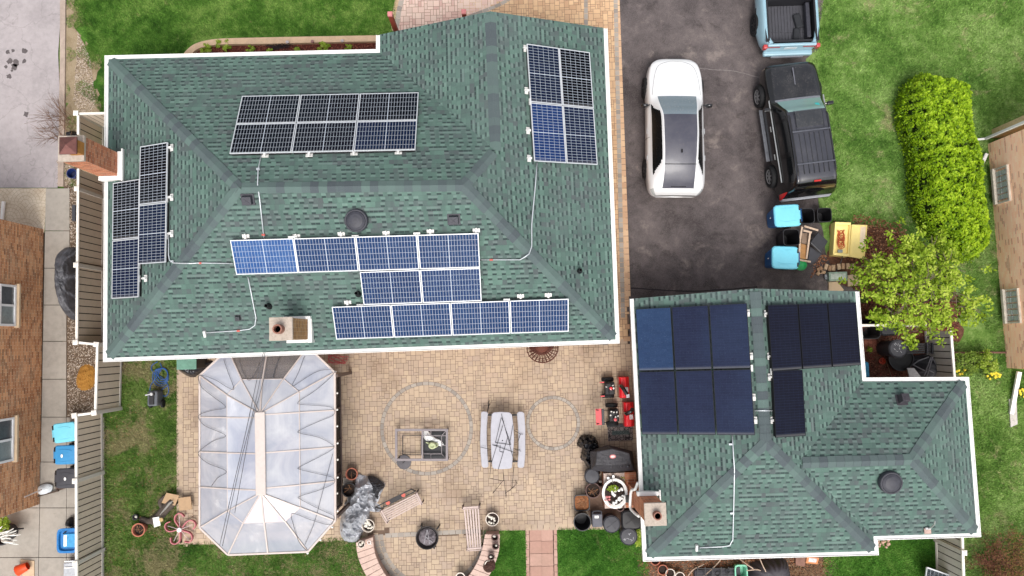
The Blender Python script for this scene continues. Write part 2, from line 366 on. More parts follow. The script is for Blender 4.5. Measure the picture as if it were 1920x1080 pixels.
# ------------------------------------------------------------------ ground sheets
LAWN_F = lawn_mat('front_lawn_turf', (46, 84, 26), (84, 126, 46), (128, 160, 78), (158, 156, 104), br=.56, k=.86)
LAWN_R = lawn_mat('side_lawn_turf', (72, 110, 40), (112, 148, 68), (150, 178, 102), (172, 168, 122), br=.53, k=.88)
LAWN_Y = lawn_mat('yard_turf', (60, 92, 34), (92, 122, 52), (124, 144, 78), (154, 142, 106), br=.475, k=.86)
LAWN_B = lawn_mat('back_lawn_turf', (48, 94, 28), (80, 130, 46), (114, 156, 70), (156, 146, 104), br=.58, k=.88)
def big_plane():
    mb = MB(); mb.face([(-900,-900,-.02),(900,-900,-.02),(900,900,-.02),(-900,900,-.02)]); return mb
struct('ground', big_plane(), LAWN_F)
ASPH = asphalt_mat()
CONC_D = concrete_mat('old_concrete', (190, 181, 181), k=.66, stain=.4, var=.10)
CONC_W = concrete_mat('walk_concrete', (180, 172, 161), crack=False, stain=.3, var=.10, k=.72)
CONC_T = concrete_mat('tan_concrete', (214, 188, 156), crack=False, stain=.2, var=.08)
SANDM = ground_mat('joint_sand', [(96, 78, 66), (122, 102, 88), (142, 122, 104)], 3)
MULCH = ground_mat('brown_mulch', [(52, 32, 26), (92, 60, 48), (120, 84, 66), (150, 112, 90)], 4, fine=28)
MULCHR = ground_mat('red_mulch', [(48, 22, 20), (84, 40, 34), (108, 58, 48), (130, 78, 64)], 5, fine=30)
DIRT = ground_mat('dirt', [(110, 96, 70), (150, 132, 104), (172, 154, 128), (120, 122, 74)], 2)
GRAV = ground_mat('gravel_bed', [(74, 58, 46), (110, 92, 76), (140, 122, 104)], 4, fine=40)
lawn_front = [(125,-260),(1160,-260),(1160,60),(900,300),(190,330),(178,180),(152,110),(140,0)]
struct('front_lawn', sheet(lawn_front, .0), LAWN_F)
lawn_right = [(1500,-300),(2500,-300),(2500,1400),(1790,1400),(1700,620),(1560,560),(1500,120)]
struct('side_lawn', sheet(lawn_right, .0), LAWN_R)
lawn_yard = [(185,640),(345,640),(345,1010),(345,1400),(188,1400)]
struct('yard_lawn', sheet(lawn_yard, .0), LAWN_Y)
lawn_back = [(335,1010),(640,990),(700,995),(700,1400),(335,1400)]
struct('back_lawn', sheet(lawn_back, .002), LAWN_B)
lawn_back2 = [(900,985),(1100,985),(1300,985),(1760,1000),(1780,1400),(900,1400)]
struct('rear_lawn', sheet(lawn_back2, .002), LAWN_B)
struct('old_driveway', sheet([(-500,-400),(112,-400),(116,0),(109,100),(113,200),(108,352),(-500,352)], .02), CONC_D)
# curb strip beside the old driveway
mb = MB(); mb.prism(W([(116,-400),(127,-400),(124,120),(123,205),(121,350),(110,350),(114,120)]), -.05, .07); struct('kerb', mb, concrete_mat('kerb_concrete', (178, 160, 146), crack=False), bevel=.015)
struct('dirt_strip', sheet([(124,-400),(136,-400),(150,-20),(146,60),(176,130),(190,230),(200,345),(106,345),(122,150)], .008, .3), DIRT)
struct('gravel_strip', sheet([(120,300),(250,300),(250,660),(186,790),(116,800),(118,560)], .006), GRAV)
# neighbour's stamped concrete and walkway slabs
def stamped():
    t = NT('stamped_concrete'); sp = t.n('ShaderNodeSeparateXYZ'); t.nt.links.new(t.pos(), sp.inputs[0])
    X = t.m('ADD', sp.outputs[0], 40); Y = t.m('ADD', sp.outputs[1], 40); cs = 1.05
    rowi = t.m('FLOOR', t.m('DIVIDE', Y, cs*.5)); X2 = t.m('ADD', X, t.m('MULTIPLY', t.m('MODULO', rowi, 2), cs*.5))
    fx = t.m('SUBTRACT', t.m('MULTIPLY', t.m('FRACT', t.m('DIVIDE', X2, cs)), cs), cs/2); fy = t.m('MULTIPLY', t.m('FRACT', t.m('DIVIDE', Y, cs*.5)), cs*.5)
    r = t.m('SQRT', t.m('ADD', t.m('MULTIPLY', fx, fx), t.m('MULTIPLY', fy, fy))); rr = t.m('FRACT', t.m('DIVIDE', r, .125)); ang = t.m('ARCTAN2', fy, fx)
    ri = t.m('FLOOR', t.m('DIVIDE', r, .125)); fa = t.m('FRACT', t.m('MULTIPLY', ang, t.m('ADD', 1.2, t.m('MULTIPLY', ri, .95))))
    ln = t.m('MAXIMUM', t.m('LESS_THAN', rr, .09), t.m('LESS_THAN', fa, .07)); n = t.noise(1.5, 4, .6)
    c = t.ramp(n, [(.35, S(196, 178, 154)), (.65, S(222, 208, 186))]); c = t.mix(t.m('MULTIPLY', ln, .6), c, S(130, 112, 92)); t.bump(t.m('SUBTRACT', 1, ln), .3, .004)
    return t.fin(c, .8)
struct('stamped_patio', sheet([(-400,353),(88,353),(83,436),(-400,436)], .02), stamped())
mb = MB()
ys = [353,433,503,572,640,711,782,866,952,1045,1140,1240,1340]
lx = lambda y: 87-(y-353)*.0185
rx = lambda y: 133-(y-353)*.0055 if y < 400 else 126-(y-400)*.003
for a, b in zip(ys[:-1], ys[1:]):
    xr = 131 if a < 440 else 125
    mb.prism(W([(lx(a),a+.6),(xr,a+.6),(xr,b-.6),(lx(b),b-.6)]), -.05, .03)
    if a >= 782: mb.prism(W([(xr+.9 if a<1 else 121.5+4.2,a+.6),(196,a+.6),(196,b-.6),(125.7,b-.6)]), -.05, .028)
    if a >= 866: mb.prism(W([(lx(a)-110,a+.6),(lx(a)-1,a+.6),(lx(b)-1,b-.6),(lx(b)-110,b-.6)]), -.05, .03)
struct('walkway', mb, CONC_W)
struct('soil_under_walkway', sheet([(-400,436),(134,436),(134,780),(200,780),(200,1400),(-400,1400)], .004), ground_mat('dark_soil', [(50,42,36),(70,60,50)], 4))
# main asphalt driveway
drive = [(1157,-400),(1158,0),(1166,220),(1178,545),(1180,700),(1612,700),(1608,545),(1568,530),(1545,470),(1535,385),(1530,330),(1520,200),(1510,110),(1530,95),(1545,0),(1548,-400)]
struct('driveway', sheet(drive, .012, .07), ASPH)
def crackline(pts, w, mat, name, z=.016):
    mb = MB(); q = catmull([P(x, y, z) for x, y in pts], 8); L = []; Rr = []
    for i, p in enumerate(q):
        d = q[min(i+1, len(q)-1)]-q[max(i-1, 0)]; d.normalize(); nrm = Vector((-d.y, d.x, 0)); j = random.uniform(.4, 1)*w; o = nrm*random.uniform(-.01, .01)
        L.append(p+nrm*j+o); Rr.append(p-nrm*j+o)
    for i in range(len(q)-1): mb.face([L[i], L[i+1], Rr[i+1], Rr[i]])
    return struct(name, mb, mat)
crackline([(1310,128),(1345,131),(1380,134),(1400,139),(1425,146)], .022, M(124,116,114,.9,name='filler'), 'driveway_crack')
crackline([(1180,540),(1300,546),(1420,538)], .03, M(50,46,48,.9,name='filler'), 'driveway_crack')
OIL = M(96,88,88,.8,var=.2,name='oil_mark')
mb = MB()
for x, y, r in ((15,98,.10),(24,95,.08),(45,95,.14),(18,115,.13),(30,118,.16),(27,125,.15),(11,125,.08),(17,143,.12),(45,115,.10),(49,214,.12),(22,132,.06)):
    c = P(x, y, .024); mb.face([(c.x+r*random.uniform(.5,1)*math.cos(a*PI/6), c.y+r*random.uniform(.5,1)*math.sin(a*PI/6), .024) for a in range(12)])
struct('oil_marks', mb, OIL)
# ------------------------------------------------------------------ pavers
PAVE = uvvar_mat('tan_pavers', [(184, 164, 144), (191, 170, 148), (197, 175, 151), (203, 181, 155), (194, 171, 150), (187, 167, 149)], stain=.6, amp=.2, k=.76)
PAVP = uvvar_mat('pink_pavers', [(206, 170, 158), (222, 190, 176), (230, 204, 188), (212, 186, 172)], amp=.2)
PAVG = uvvar_mat('grey_pavers', [(150, 142, 134), (168, 159, 149), (180, 171, 160)], amp=.2, k=.78)
PAVR = uvvar_mat('red_pavers', [(186, 146, 130), (198, 158, 142), (208, 170, 154)], amp=.3, fine=10, k=.74, stain=.3)
def pavers(poly, unit, z, mix=((2,2),(3,2),(2,3),(2,1),(1,2)), wts=(5,3,3,2,2), gap=.011, excl=(), rot=0):
    R = Matrix.Rotation(rot, 2); Ri = Matrix.Rotation(-rot, 2); q = [Ri@Vector((p[0], p[1])) for p in poly]; ex = [[(p[0], p[1]) for p in e] for e in excl]
    x0 = min(p.x for p in q); y0 = min(p.y for p in q); nx = int((max(p.x for p in q)-x0)/unit)+1; ny = int((max(p.y for p in q)-y0)/unit)+1
    occ = [[False]*(ny+4) for _ in range(nx+4)]; mb = MB(); pl = [(p[0], p[1]) for p in poly]
    for j in range(ny):
        for i in range(nx):
            if occ[i][j]: continue
            for (a, b) in random.choices(mix, wts, k=4)+[(1,1)]:
                if all(not occ[i+k][j+l] for k in range(a) for l in range(b)): break
            for k in range(a):
                for l in range(b): occ[i+k][j+l] = True
            c = R@Vector((x0+(i+a/2)*unit, y0+(j+b/2)*unit))
            if not inpoly(c, pl) or any(inpoly(c, e) for e in ex): continue
            hx = a*unit/2-gap/2; hy = b*unit/2-gap/2; zz = z+random.uniform(0, .002); u = random.random()
            mb.face([Vector((*(c+R@Vector((sx*hx, sy*hy))), zz)) for sx, sy in ((-1,-1),(1,-1),(1,1),(-1,1))], (u, random.random()))
    return mb
def ring(mb, cx, cy, r, w, z, n, a0=0, a1=2*PI, gap=.1):
    for i in range(n):
        b0 = a0+(a1-a0)*(i+gap/2)/n; b1 = a0+(a1-a0)*(i+1-gap/2)/n; bm = (b0+b1)/2; u = (random.random(), 0)
        mb.face([(cx+rr*math.cos(b), cy+rr*math.sin(b), z) for rr, b in ((r-w/2,b0),(r+w/2,b0),(r+w/2,bm),(r+w/2,b1),(r-w/2,b1),(r-w/2,bm))], u)
def band(mb, a, b, w, z, L=.2, gap=.014, layers=1):
    a = Vector(a); b = Vector(b); d = b-a; n = max(1, int(d.length/L)); d /= n; nn = Vector((-d.y, d.x, 0)).normalized()*w/2; g = d.normalized()*gap/2
    for i in range(n):
        p = a+d*i+g; q = a+d*(i+1)-g; u = (random.random(), 0); p.z = q.z = z
        mb.face([p-nn, q-nn, q+nn, p+nn], u)
patio = W([(335,640),(1200,640),(1215,880),(1215,985),(1044,988),(905,992),(900,1080),(690,1080),(690,1008),(335,1018)])
struct('patio_bed', sheet([(333,620),(1215,620),(1225,885),(1222,990),(1042,991),(916,994),(910,1030),(896,1060),(870,1095),(815,1132),(780,1122),(736,1085),(704,1040),(690,1012),(333,1021)], .010), SANDM)
CA = P(800,803); RA = 85/55.2; CB = P(1037,793); RB = 49.5/55.2; CD = P(812,998); RD = 97/56.0
circA = [(CA.x+RA*math.cos(a*PI/24), CA.y+RA*math.sin(a*PI/24)) for a in range(48)]
semi = W([(700,1001),(912,1001),(908,1025),(896,1052),(876,1082),(840,1118),(812,1126),(790,1124),(740,1088),(718,1058),(704,1028)])
bigex = W([(680,996),(915,996),(960,1300),(640,1300)])
struct('patio', pavers(patio, .083, .016, excl=[bigex]), PAVE)
struct('seating_circle_paving', pavers(semi, .083, .016), PAVE)
mb = MB(); [ring(mb, c_.x, c_.y, r_-.05, .125, .0205, 64, gap=0) for c_, r_ in ((CA, RA), (CB, RB))]; struct('ring_joint', mb, ground_mat('dark_joint', [(134,120,108),(150,134,120)], 3))
mb = MB(); ring(mb, CA.x, CA.y, RA-.05, .105, .0245, 46, gap=.12); ring(mb, CB.x, CB.y, RB-.05, .095, .0245, 32, gap=.12)
band(mb, P(722,1004), P(902,995), .14, .023)
ring(mb, CD.x, CD.y, RD-.02, .13, .023, 26, PI*1.0, PI*2.0); ring(mb, CD.x, CD.y, RD+.14, .14, .024, 28, PI*1.0, PI*2.0)
struct('paver_ring_border', mb, PAVG)
mb = MB()
for a, b in (((337,1015),(430,1015)),((560,1013),(690,1004)),((905,989.5),(1212,986)),((337,645),(337,1018))): band(mb, P(*a), P(*b), .19, .021, L=.2)
struct('patio_edging', mb, PAVE)
mb = MB(); band(mb, P(1156,-300), P(1157,0), .16, .0225, L=.2); band(mb, P(1157,0), P(1165,220), .17, .0225, L=.2); band(mb, P(1165,220), P(1177.5,556), .17, .0225, L=.2)
struct('driveway_edging', mb, uvvar_mat('buff_edge_pavers', [(196,158,126),(214,176,142),(222,188,152)], amp=.2))
# paver strip along the house and the path in front
struct('path_bed', sheet([(900,-400),(1158,-400),(1158,0),(1166,220),(1179,560),(1182,660),(1090,660),(1080,40),(860,40)], .010), SANDM)
strip = W([(862,-300),(1157,-300),(1157,0),(1165,220),(1178,560),(1179,640),(1092,640),(1092,60),(862,60)])
struct('front_path', pavers(strip, .083, .016), uvvar_mat('golden_pavers', [(196, 158, 124), (212, 174, 138), (224, 188, 148), (206, 170, 134)], amp=.22, stain=.3))
mb = MB(); band(mb, P(1095,-300), P(1099,58), .13, .023, L=.2); band(mb, P(1147,-300), P(1168,596), .14, .023, L=.17)
struct('path_border', mb, PAVG)
struct('entry_bed', sheet([(742,-300),(900,-300),(985,-60),(905,70),(735,70),(738,30),(750,-60)], .012), SANDM)
entry = W([(755,-300),(1010,-300),(945,0),(880,40),(740,70),(744,25)])
struct('entry_paving', pavers(entry, .105, .019, mix=((2,1),(1,2),(2,2),(1,1)), wts=(4,4,3,2)), PAVP)
mb = MB()
for (a, b, w_) in (((763,-40),(748,22),.17),((748,22),(742,60),.17)): band(mb, P(*a), P(*b), w_, .026, L=.2)
q = catmull([P(x, y) for x, y in ((985,-30),(950,2),(905,22),(860,38))], 4)
for a, b in zip(q[:-1], q[1:]): band(mb, a, b, .12, .026, L=.2)
struct('entry_border', mb, PAVG)
mb = MB()
for (a, b) in (((755,-40),(741,20)),((741,20),(738,58))): band(mb, P(*a), P(*b), .16, .025, L=.3)
struct('entry_edging', mb, uvvar_mat('buff_pavers', [(200,170,138),(216,188,154)], amp=.2))
# red stepping path
mb = MB(); band(mb, P(989,988), P(994,1300), .13, .018, L=.24); band(mb, P(1040,988), P(1046,1300), .13, .018, L=.24)
for x in (1003.5, 1026.5):
    for i in range(14):
        y = 991+i*23.5; c = P(x+(y-990)*.015, y+11.5); hx = .205; hy = .208; u = (random.random(), 0)
        mb.face([(c.x-hx,c.y-hy,.018),(c.x+hx,c.y-hy,.018),(c.x+hx,c.y+hy,.018),(c.x-hx,c.y+hy,.018)], u)
struct('red_path', mb, PAVR); struct('red_path_bed', sheet([(985,985),(1044,985),(1052,1300),(990,1300)], .010), SANDM)
# mulch and dirt beds
struct('mulch_bed', sheet([(1560,410),(1600,440),(1640,420),(1700,440),(1720,520),(1800,560),(1800,715),(1600,715),(1600,545),(1565,540),(1535,500)], .007, .3), MULCH)
struct('rear_bed', sheet([(1190,1035),(1540,1030),(1570,1060),(1545,1110),(1480,1150),(1250,1150),(1195,1100)], .007, .2), GRAV)
# stuff: grass blades, stones, leaves
def blades(name, poly, n, mat, excl=(), hmin=.03, hmax=.09, zb=.0):
    mb = MB(); V = mb.v; Fc = mb.f; U = mb.uv; MI = mb.mi
    for x, y in scatter(poly, n, excl):
        a = random.random()*2*PI; h = random.uniform(hmin, hmax); l = random.uniform(.3, 1.3)*h; wd = random.uniform(.007, .018); dx, dy = math.cos(a), math.sin(a)
        i = len(V); V += [Vector((x-dy*wd, y+dx*wd, zb)), Vector((x+dy*wd, y-dx*wd, zb)), Vector((x+dx*l, y+dy*l, zb+h))]
        Fc.append([i, i+1, i+2]); U.append((random.random()**1.3, 0)); MI.append(0)
    return tag(mb.build(name, mat), 'short green grass blades growing on the lawn', 'grass', kind='stuff')
g = blades('grass', W([(140,-20),(745,-20),(740,62),(705,64),(420,66),(360,76),(335,104),(190,104),(170,100)]), 42000, LAWN_F); g['label'] = 'dark green grass of the front lawn beside the flower bed'
g = blades('grass', W([(1542,-20),(1935,-20),(1935,700),(1850,620),(1700,430),(1560,420),(1530,330),(1515,130)]), 60000, LAWN_R); g['label'] = 'pale green grass of the side lawn around the hedge'
g = blades('grass', W([(1770,640),(1935,640),(1935,1100),(1800,1100),(1830,900)]), 26000, LAWN_R); g['label'] = 'pale green grass behind the garage and the daffodils'
g = blades('grass', W([(192,675),(334,675),(334,1018),(700,1005),(700,1095),(192,1095)]), 52000, LAWN_Y); g['label'] = 'patchy green grass of the yard around the glazed gazebo'
g = blades('grass', W([(904,995),(986,995),(986,1095),(910,1095)])[:4], 7000, LAWN_B); g['label'] = 'green grass left of the red stepping path'
g = blades('grass', W([(1045,990),(1215,990),(1215,1095),(1048,1095)]), 13000, LAWN_B); g['label'] = 'green grass right of the red stepping path'
g = blades('grass', W([(1545,1030),(1660,1000),(1752,1000),(1755,1095),(1540,1095)]), 13000, LAWN_B); g['label'] = 'green grass below the corner of the garage roof'
def chips(name, poly, n, mat, smin, smax, label, cat, zb=.01, flat=.35, excl=()):
    mb = MB()
    for x, y in scatter(poly, n, excl):
        s_ = random.uniform(smin, smax); a = random.random()*PI; pts = []
        for k in range(5): b = a+2*PI*k/5; r = s_*random.uniform(.5, 1); pts.append(Vector((x+r*math.cos(b), y+r*math.sin(b)*.8, zb+random.uniform(0, s_*flat))))
        top = Vector((x, y, zb+s_*random.uniform(.4, .9))); u = (random.random(), 0)
        for k in range(5): mb.face([pts[k], pts[(k+1) % 5], top], u)
    return tag(mb.build(name, mat), label, cat, kind='stuff')
STONE = uvvar_mat('mixed_stones', [(90,72,58),(150,128,106),(196,178,158),(222,210,196),(120,96,78)], amp=.2)
LEAF = uvvar_mat('dry_leaves', [(96,58,40),(140,88,62),(168,116,86),(190,146,112)], amp=.2)
MC = uvvar_mat('mulch_chips', [(60,26,22),(104,50,42),(136,74,60),(160,104,84)], amp=.2)
chips('gravel', W([(126,470),(186,470),(240,640),(184,650),(180,770),(128,790)]), 6500, STONE, .012, .035, 'brown and white pebbles in the bed beside the fence', 'gravel')
chips('gravel', W([(146,60),(170,110),(180,200),(172,210),(150,212),(138,190)]), 2600, STONE, .012, .03, 'pale pebbles washed over the dirt beside the old driveway', 'gravel')
chips('gravel', W([(106,300),(144,306),(142,470),(132,470),(128,352),(106,345)]), 1200, STONE, .012, .035, 'pale pebbles below the large brick chimney', 'gravel')
chips('dry_leaves', W([(1600,400),(1690,420),(1720,470),(1640,500),(1560,480),(1520,520),(1530,480),(1590,470)]), 1500, LEAF, .02, .05, 'fallen brown leaves beside the hedge and yellow crate', 'leaves', flat=.8)
chips('mulch', W([(1600,540),(1800,560),(1790,715),(1612,715)]), 4200, MC, .015, .045, 'brown bark mulch inside the fenced corner by the garage', 'mulch', flat=.6)
chips('twig_litter', W([(1195,1050),(1560,1045),(1540,1090),(1210,1090)]), 3200, LEAF, .012, .04, 'brown leaf and twig litter below the garage eave', 'litter', flat=.7)
chips('dry_leaves', W([(195,680),(230,680),(330,920),(370,960),(330,1000),(195,1090)]), 700, LEAF, .012, .03, 'small dry leaves scattered over the yard grass', 'leaves', flat=.8)

for pl_, n_, lb in (([(126,-20),(150,-20),(190,100),(195,330),(128,330)], 5200, 'thin patchy grass and weeds on the dirt strip beside the old driveway'),([(106,300),(142,300),(142,350),(110,350)], 300, 'weeds in the pebbles below the large brick chimney')):
    pp = W(pl_); mb = MB(); V = mb.v
    for x, y in scatter(pp, n_*3):
        if mnoise.noise(Vector((x*1.6, y*1.6, 3))) < .05: continue
        a = random.random()*2*PI; h = random.uniform(.02,.07); l = h*random.uniform(.4,1.3); wd = .012; dx, dy = math.cos(a), math.sin(a); i = len(V)
        V += [Vector((x-dy*wd, y+dx*wd, .0)), Vector((x+dy*wd, y-dx*wd, .0)), Vector((x+dx*l, y+dy*l, h))]; mb.f.append([i,i+1,i+2]); mb.uv.append((random.random(),0)); mb.mi.append(0)
    tag(mb.build('weeds', LAWN_Y), lb, 'grass', kind='stuff')
# ------------------------------------------------------------------ houses
SH = shingle_mat(); CAP = cap_mat()
WHITE = M(236, 234, 230, .45, var=.04, scale=3, bump=.05, k=.92, name='white_painted_metal')
BRICKT = brick_mat('tan_brick', (176, 128, 96), (196, 148, 116), (190, 176, 160))
BRICKO = brick_mat('orange_brick', (178, 100, 68), (204, 132, 94), (200, 172, 148), k=.9)
BRICKB = brick_mat('brown_brick', (154, 98, 64), (206, 150, 106), (208, 188, 160), k=1.05)
BRICKP = brick_mat('pink_brick', (248, 194, 158), (255, 212, 180), (232, 196, 170), k=1.25)
CEM = M(186, 172, 158, .85, var=.16, scale=14, bump=.5, name='cement')
BLACKP = M(60, 60, 68, .55, var=.2, name='black_vent_plastic')
CLAY = M(150, 104, 88, .8, var=.15, name='clay_flue')
def roofmesh(planes):
    mb = MB(); info = {}
    for nm, pts in planes.items():
        n = Vector()
        for i in range(len(pts)):
            a, b = pts[i], pts[(i+1) % len(pts)]; n += Vector(((a.y-b.y)*(a.z+b.z), (a.z-b.z)*(a.x+b.x), (a.x-b.x)*(a.y+b.y)))
        n.normalize()
        if n.z < 0: n = -n; pts = pts[::-1]
        h = Vector((0,0,1)).cross(n).normalized(); s_ = n.cross(h)
        mb.face(pts, [(p.dot(h)+50, p.dot(s_)+50) for p in pts]); info[nm] = (sum(pts, Vector())/len(pts), n, h, s_)
    return mb, info
def caps(root, lines, w=.165):
    mb = MB(); k = 0
    for a, b, na, nb in lines:
        d = b-a; L = d.length; d.normalize(); a = a-d*.02; L = L-.10; n = max(1, int(L/.23)); st = L/n
        ta = na.cross(d).normalized(); tb = nb.cross(d).normalized()
        mid = (na+nb).normalized()
        if ta.dot(na.cross(mid)) == 0: pass
        # directions pointing down each slope, away from the line
        da = na.cross(d); da.normalize(); db = nb.cross(d); db.normalize()
        if da.z > 0: da = -da
        if db.z > 0: db = -db
        if (da-db).length < .2: db = -db
        for i in range(n):
            p = a+d*(st*i); q = a+d*(st*(i+1.12)); k += 1; l0 = .014; l1 = .024
            u = (k*1.0+.5+random.randint(0, 40)*1000, 0); wv = w*random.uniform(.94, 1.05)
            up = Vector((0,0,1))
            A = [p+da*wv+na*l0, p+up*(l0+.01), q+up*(l1+.01), q+da*wv+na*l1]; B = [p+up*(l0+.01), p+db*wv+nb*l0, q+db*wv+nb*l1, q+up*(l1+.01)]
            mb.face(A, u); mb.face(B, u)
            mb.face([q+da*wv+na*l1, q+up*(l1+.01), q+up*(l0-.01), q+da*wv+na*(l0-.012)], u); mb.face([q+up*(l1+.01), q+db*wv+nb*l1, q+db*wv+nb*(l0-.012), q+up*(l0-.01)], u)
    return mb
def gutter(outline, inner, edges, root, z, name='gutter', w=.125):
    n = len(outline)
    for i in edges:
        j = (i+1) % n; a, b, c_, d = outline[i], outline[j], inner[j], inner[i]
        mb = MB(); t = .018; lo = offset(outline, t)
        A, B = lo[i], lo[j]
        mb.prism([a, b, B, A], z-.13, z+.0); mb.prism([A, B, c_, d], z-.13, z-.035) 
        mb.build(name, WHITE, root)
def wallring(pts, z1, root, mat, name='wall'):
    mb = MB(); n = len(pts)
    for i in range(n):
        a, b = pts[i], pts[(i+1) % n]; L = (Vector((b[0], b[1]))-Vector((a[0], a[1]))).length
        mb.face([(a[0],a[1],0),(b[0],b[1],0),(b[0],b[1],z1),(a[0],a[1],z1)], [(0,0),(L,0),(L,z1),(0,z1)])
    return mb.build(name, mat, root)
def brickbox(mb, x0, x1, y0, y1, z0, z1):
    for (a, b) in (((x0,y0),(x1,y0)),((x1,y0),(x1,y1)),((x1,y1),(x0,y1)),((x0,y1),(x0,y0))):
        L = math.hypot(b[0]-a[0], b[1]-a[1]); mb.face([(a[0],a[1],z0),(b[0],b[1],z0),(b[0],b[1],z1),(a[0],a[1],z1)], [(0,z0),(L,z0),(L,z1),(0,z1)])
# ---- main house
ZE = 2.75; ZR = 4.98; ZN = 4.42
house = thing('house', 'large house with green shingle hip roof carrying four solar arrays', 'house', (-2, 3, 0))
out = [P(196,104,ZE), P(705,92,ZE), P(705,65,ZE), P(1139,52,ZE), P(1162,644,ZE), P(193,679,ZE)]
# edges: 0 north,1 wing west,2 rake,3 east,4 south,5 west
inn = offset(out, [.12, .12, 0.0, .12, .12, .12])
for i in (0,1,3,4,5): gutter(out, inn, [i], house, ZE)
I = [Vector((p.x, p.y, ZE)) for p in inn]; G = P(919,21,ZN); Nn = P(929,281,ZN+.02); RE = P(870,347,ZR); RW = P(447,352,ZR)
planes = {'west': [I[5], I[0], RW], 'south': [I[5], I[4], RE, RW], 'east': [I[4], I[3], G, Nn, RE], 'north': [I[0], I[1], Nn, RE, RW], 'wing': [I[1], I[2], G, Nn]}
rm, RI = roofmesh(planes); roof = rm.build('roof', SH, house, solid=0)
caps(house, [(RW, I[0], RI['west'][1], RI['north'][1]), (RW, I[5], RI['west'][1], RI['south'][1]), (RE, I[4], RI['south'][1], RI['east'][1]),
      (RE, Nn, RI['north'][1], RI['east'][1]), (RE, RW, RI['north'][1], RI['south'][1]), (Nn, G, RI['wing'][1], RI['east'][1])]).build('ridge_cap', CAP, roof)
so_ = MB(); so_.face([Vector((p.x, p.y, ZE-.135)) for p in out][::-1]); so_.build('soffit', WHITE, house)
wl = offset(out, [.45,.45,.3,.45,.45,.45]); wallring(wl, ZE-.14, house, BRICKT)
# gable wall under the front peak
mb = MB(); a, b = wl[2], wl[3]; g_ = Vector(((a.x+b.x)/2, (a.y+b.y)/2, ZN-.2)); mb.face([(a.x,a.y,ZE-.14),(b.x,b.y,ZE-.14),g_], [(0,0),(6,0),(3,1.5)]); mb.build('gable_wall', BRICKT, house)
mb = MB(); off = Vector((0,0,-.07)); off = Vector((0,-.05,-.09)); mb.bar(I[2]+off, G+off, .03, .12); mb.bar(G+off, I[3]+off, .03, .12); mb.build('rake_board', WHITE, house)
def rp(px, py, nm, R=RI, lift=0): 
    p0, n, h, s_ = R[nm]; return PP(px, py, (p0+n*lift, n))
def flat_on(px, py, info): return PP(px, py, (info[0], info[1]))
# chimneys of the main house
def chimney(root, cx, cy, w, d, z0, z1, mat, capw, cap_t, parts, label=None):
    mb = MB(); brickbox(mb, cx-w/2, cx+w/2, cy-d/2, cy+d/2, z0, z1); c = mb.build('chimney', mat, root, label=label)
    k = MB(); k.box((cx, cy, z1+cap_t/2), (w+capw, d+capw, cap_t)); k.build('chimney_cap', CEM, c, bevel=.015); return c
# west chimney, built against the west wall
c0 = P(133,278,4.96); cx, cy = c0.x, c0.y
wc = chimney(house, cx, cy, .66, .66, 0, 4.86, BRICKO, .06, .1, None, 'large orange brick chimney with a rusty metal rain cap')
mb = MB(); z = 5.35; hc = P(121,270,5.5); x, y = hc.x, hc.y; s_ = .235
mb.add([(x-s_,y-s_,z),(x+s_,y-s_,z),(x+s_,y+s_,z),(x-s_,y+s_,z),(x,y,z+.1)], [(0,1,4),(1,2,4),(2,3,4),(3,0,4),(3,2,1,0)]); mb.box((x,y,z-.02),(2*s_,2*s_,.04))
mb.build('rain_cap', M(118, 78, 72, .5, .6, name='rusty_metal'), wc)
mb = MB(); mb.box((x+.04, y, 5.14), (.34, .34, .38)); mb.build('flue', M(184, 126, 62, .8, name='clay'), wc)
fz = lambda px, py, nm='west', l=.02: rp(px, py, nm, RI, l)
zt = RI['west']
def onw(x, y, info, l=0): # roof height at world x, y
    p0, n = info[0], info[1]; return p0.z-((x-p0.x)*n.x+(y-p0.y)*n.y)/n.z+l
ex = cx+.33; e2 = ex+.13; y0 = cy-.33; y1 = cy+.33
mb = MB()
za = onw(ex, y0, zt); zb = onw(e2, y0, zt)
mb.box((ex+.07, cy-.07, za+.12), (.13, .86, .17)); mb.box((cx+.03, y0-.07, onw(cx, y0, zt)+.09), (.7, .13, .2)); mb.box((ex+.15, cy-.05, za+.17), (.04, .98, .12)); 
mb.build('flashing', WHITE, wc, bevel=.008)
# south chimney
c1 = P(526.5,616.5,4.8); cx, cy = c1.x, c1.y
sc_ = chimney(house, cx, cy, .58, .58, 2.8, 4.72, brick_mat('yellow_brick', (160,112,62), (186,138,84), (206,186,156)), .06, .09, None, 'squat yellow brick chimney with a round clay flue')
mb = MB(); fx = P(521,617,5.0); mb.lathe([(.13,0),(.13,.28),(.095,.28),(.09,.02)], (fx.x, fx.y, 4.79)); mb.build('flue', CLAY, sc_, smooth=False)
mb = MB(); mb.lathe([(.088,.0),(0.0,.0)], (fx.x, fx.y, 4.9)); mb.build('flue_shaft', M(16,12,10,.9,name='flue_black'), sc_)  # flat near-black disc set inside the flue
zs = onw(cx, cy, RI['south']); mb = MB()
mb.box((cx+.36, cy, zs+.07), (.12, .78, .22)); mb.box((cx+.02, cy+.34, zs+.25), (.8, .09, .14)); mb.box((cx+.02, cy-.34, zs-.10), (.8, .09, .18)); mb.build('flashing', WHITE, sc_, bevel=.008)
